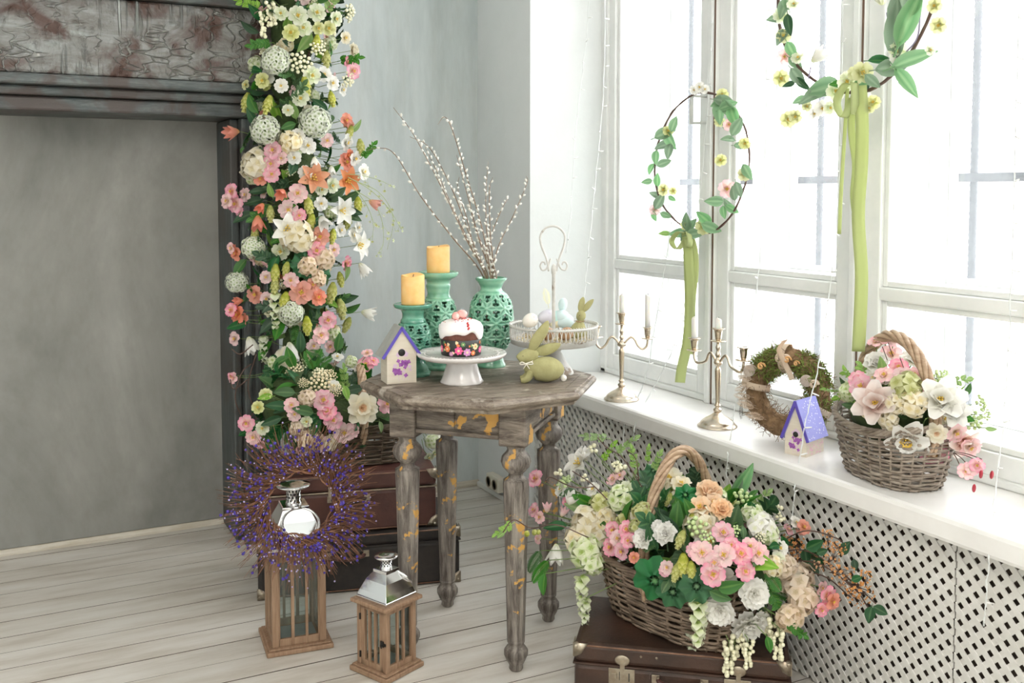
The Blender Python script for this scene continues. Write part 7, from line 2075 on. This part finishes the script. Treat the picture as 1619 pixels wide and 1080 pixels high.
W1 = [('wleaf', 1052, 212, 30, 20), ('wleaf', 1062, 222, 28, 300), ('wleaf', 1048, 232, 24, 200), ('wleaf', 1058, 240, 22, 260), ('wleaf', 1038, 250, 20, 270), ('wleaf', 1050, 258, 20, 20), ('wleaf', 1022, 287, 15, 190), ('wleaf', 1040, 284, 18, 90), ('wleaf', 1043, 318, 24, 60), ('wleaf', 1035, 308, 16, 160), ('wleaf', 1035, 342, 14, 290), ('wleaf', 1053, 340, 16, 340),
      ('wleaf', 1066, 196, 22, 70), ('b_lime', 1056, 208, 8), ('b_lime', 1050, 300, 9), ('b_palepink', 1036, 332, 9), ('b_lime', 1064, 302, 6), ('wleaf', 1063, 314, 12, 330),
      ('wleaf', 1145, 160, 28, 350), ('wleaf', 1155, 172, 32, 310), ('wleaf', 1140, 178, 34, 270), ('wleaf', 1160, 185, 30, 290), ('wleaf', 1165, 200, 28, 60), ('wleaf', 1152, 168, 26, 20), ('wleaf', 1148, 200, 14, 300), ('b_lime', 1142, 150, 9), ('b_lime', 1138, 192, 8), ('b_palepink', 1153, 198, 9), ('wleaf', 1150, 222, 20, 180), ('wleaf', 1172, 232, 20, 350), ('b_lime', 1178, 226, 9),
      ('b_lime', 1140, 254, 9), ('wleaf', 1182, 272, 24, 300), ('b_lime', 1176, 276, 10), ('wleaf', 1168, 300, 22, 290), ('wleaf', 1160, 305, 20, 100), ('b_palepink', 1150, 298, 13), ('wleaf', 1128, 318, 26, 180), ('wleaf', 1152, 322, 20, 130), ('wleaf', 1158, 330, 20, 330), ('wleaf', 1145, 336, 18, 280), ('wleaf', 1088, 350, 26, 100), ('wleaf', 1095, 358, 24, 60), ('wleaf', 1070, 368, 24, 190), ('wleaf', 1112, 344, 26, 140), ('wleaf', 1125, 360, 28, 340), ('b_lime', 1112, 358, 12), ('wleaf', 1100, 370, 26, 10), ('wleaf', 1082, 372, 20, 240), ('lleaf', 1050, 370, 16, 180), ('b_lime', 1084, 355, 8), ('wleaf', 1030, 268, 16, 250), ('wleaf', 1135, 165, 22, 200),
      ('b_white', 1107, 138, 8), ('b_white', 1098, 142, 7), ('b_white', 1115, 142, 7)]
rw1 = ringwreath('smaller ring wreath with green ribbon hanging in front of the first window post', 2.165, (2.775, 1.452), 0.255, 0.240, W1, 0.02, 2.95, 0.0032)
W2 = [('wleaf', 1240, 15, 30, 250), ('dleaf', 1248, 40, 30, 280), ('wleaf', 1236, 60, 26, 240), ('b_gwhite', 1235, 25, 12), ('b_lime', 1238, 58, 11), ('b_palepink', 1240, 90, 11), ('wleaf', 1252, 80, 26, 300), ('b_gwhite', 1262, 92, 10), ('wleaf', 1258, 100, 24, 320), ('n_white', 1283, 98, 18, 40), ('b_lime', 1234, 124, 12), ('dleaf', 1246, 134, 18, 200), ('wleaf', 1262, 122, 30, 310), ('dleaf', 1270, 132, 26, 320),
      ('tall', 1290, 152, 60, 215), ('wleaf', 1300, 142, 50, 195), ('wleaf', 1265, 160, 22, 200), ('b_lime', 1246, 188, 12), ('b_lime', 1258, 184, 10), ('b_white', 1300, 170, 12), ('b_white', 1288, 180, 9), ('b_gwhite', 1320, 145, 14), ('b_gwhite', 1340, 130, 14), ('b_lime', 1362, 115, 16), ('b_lime', 1352, 118, 12), ('wleaf', 1360, 132, 26, 200), ('dleaf', 1362, 140, 22, 200),
      ('b_gwhite', 1342, 125, 12), ('dleaf', 1393, 98, 34, 355), ('wleaf', 1410, 106, 44, 10), ('tall', 1445, 98, 62, 15), ('tall', 1432, 132, 50, 305), ('b_gwhite', 1420, 80, 14), ('b_white', 1418, 95, 10), ('b_lime', 1416, 100, 9), ('b_white', 1370, 158, 11), ('b_lime', 1380, 163, 11), ('b_lime', 1374, 172, 8), ('wleaf', 1380, 128, 26, 320), ('tall', 1422, 45, 80, 85), ('tall', 1440, 30, 80, 65), ('wleaf', 1425, 12, 60, 80),
      ('n_white', 1395, 8, 26, 100), ('b_lime', 1478, 10, 11), ('b_lime', 1484, 40, 12), ('b_gwhite', 1470, 80, 8), ('wleaf', 1450, 8, 34, 60), ('wleaf', 1245, 0, 26, 100), ('b_gwhite', 1255, 8, 10), ('b_gwhite', 1312, 170, 10), ('leaf', 1325, 135, 26, 180), ('b_lime', 1275, 168, 8), ('wleaf', 1225, 30, 24, 190)]
rw2 = ringwreath('larger ring wreath with tulips and long green ribbon hanging high in the window', 2.10, (2.030, 1.925), 0.285, 0.300, W2, 0.03, 2.95, 0.0045)
# top arc dressing of the larger ring, out of frame
for k in range(10):
    a = 0.5 + k * 0.24; p = Vector((-0.012, 0.285 * cos(a), 0.30 * sin(a)))
    put(rw2, RF.choice(['wleaf', 'wleaf', 'b_lime', 'b_gwhite']), Matrix.Translation(p) @ frame((-1, 0, 0.3)) @ RZ(RF.uniform(0, 6)) @ Matrix.Scale(0.04, 4))
st_ = MB()
for path in ([(1415, 85), (1408, 50), (1402, 20)], [(1425, 80), (1440, 45), (1452, 5), (1455, -30)], [(1430, 85), (1450, 60), (1455, 20)], [(1278, 125), (1280, 115), (1282, 106)]):
    st_.tube(bez([atX(x, y, 2.09) - rw2.location for x, y in path], 5), 0.0022, 5)
obj('flower_stalk', st_, plain('violet_green_stalk', (0.30, 0.25, 0.38), 0.5), rw2)
def ribbon(par, X, paths):
    for nm, px, w, tw_ in paths:
        pts = bez([atX(x, y, X + dx) - par.location for x, y, dx in px], 8)
        n = len(pts)
        band(pts, w, lambda i, n=n, tw_=tw_: (0.55 + 0.35 * sin(tw_ * 3.0 * i / n), -1, 0), M_rgreen, nm, par, 0.0007)
def bowloop(par, cx, cy, X, dx, dz, w):
    c0 = atX(cx, cy, X) - par.location
    pts = bez([c0, c0 + Vector((-0.012, dx * 0.5, dz * 0.1 + 0.012)), c0 + Vector((-0.02, dx, dz * 0.5)), c0 + Vector((-0.012, dx * 0.6, dz)), c0 + Vector((-0.004, dx * 0.1, dz * 0.4))], 6)
    band(pts, w, lambda i: (-1, 0.15, 0.1), M_rgreen, 'bow_loop', par, 0.0007)
ribbon(rw1, 2.135, [('ribbon_tail', [(1085, 368, 0), (1088, 400, -0.004), (1090, 450, 0), (1090, 500, 0.006), (1086, 545, 0), (1078, 582, -0.004), (1075, 605, -0.003)], 0.036, 0.5),
                    ('ribbon_tail', [(1092, 370, 0), (1099, 395, 0.012), (1100, 430, 0.016), (1096, 470, 0.012), (1094, 520, 0.014), (1092, 560, 0.014)], 0.020, 1.2)])
bowloop(rw1, 1086, 370, 2.135, 0.060, -0.055, 0.022); bowloop(rw1, 1086, 370, 2.135, -0.045, -0.045, 0.022)
ribbon(rw2, 2.07, [('ribbon_tail', [(1360, 135, 0), (1363, 190, -0.004), (1362, 260, 0), (1357, 340, 0.005), (1362, 430, 0), (1360, 500, -0.004), (1357, 556, 0)], 0.034, 0.4),
                   ('ribbon_tail', [(1352, 140, 0), (1346, 200, 0.008), (1353, 260, 0.012), (1350, 310, 0.012), (1356, 355, 0.010)], 0.020, 0.8),
                   ('ribbon_tail', [(1340, 140, 0.0), (1335, 220, 0.02), (1330, 300, 0.025), (1327, 370, 0.025)], 0.010, 0.8)])
bowloop(rw2, 1352, 135, 2.07, 0.045, -0.085, 0.026); bowloop(rw2, 1352, 135, 2.07, -0.020, -0.080, 0.026)

# stalks that carry the outer blooms back into each arrangement
for par, lst in STEMS.values():
    m = MB()
    for p, c in lst:
        q = c + (p - c) * 0.35
        if (p - c).length < 0.03: continue
        mid = (p + q) / 2 + Vector((0, 0.012, -0.012))
        m.tube([q - par.location, mid - par.location, p - par.location], 0.0013, 4)
    obj('stem', m, M_stem, par, stuff=True)
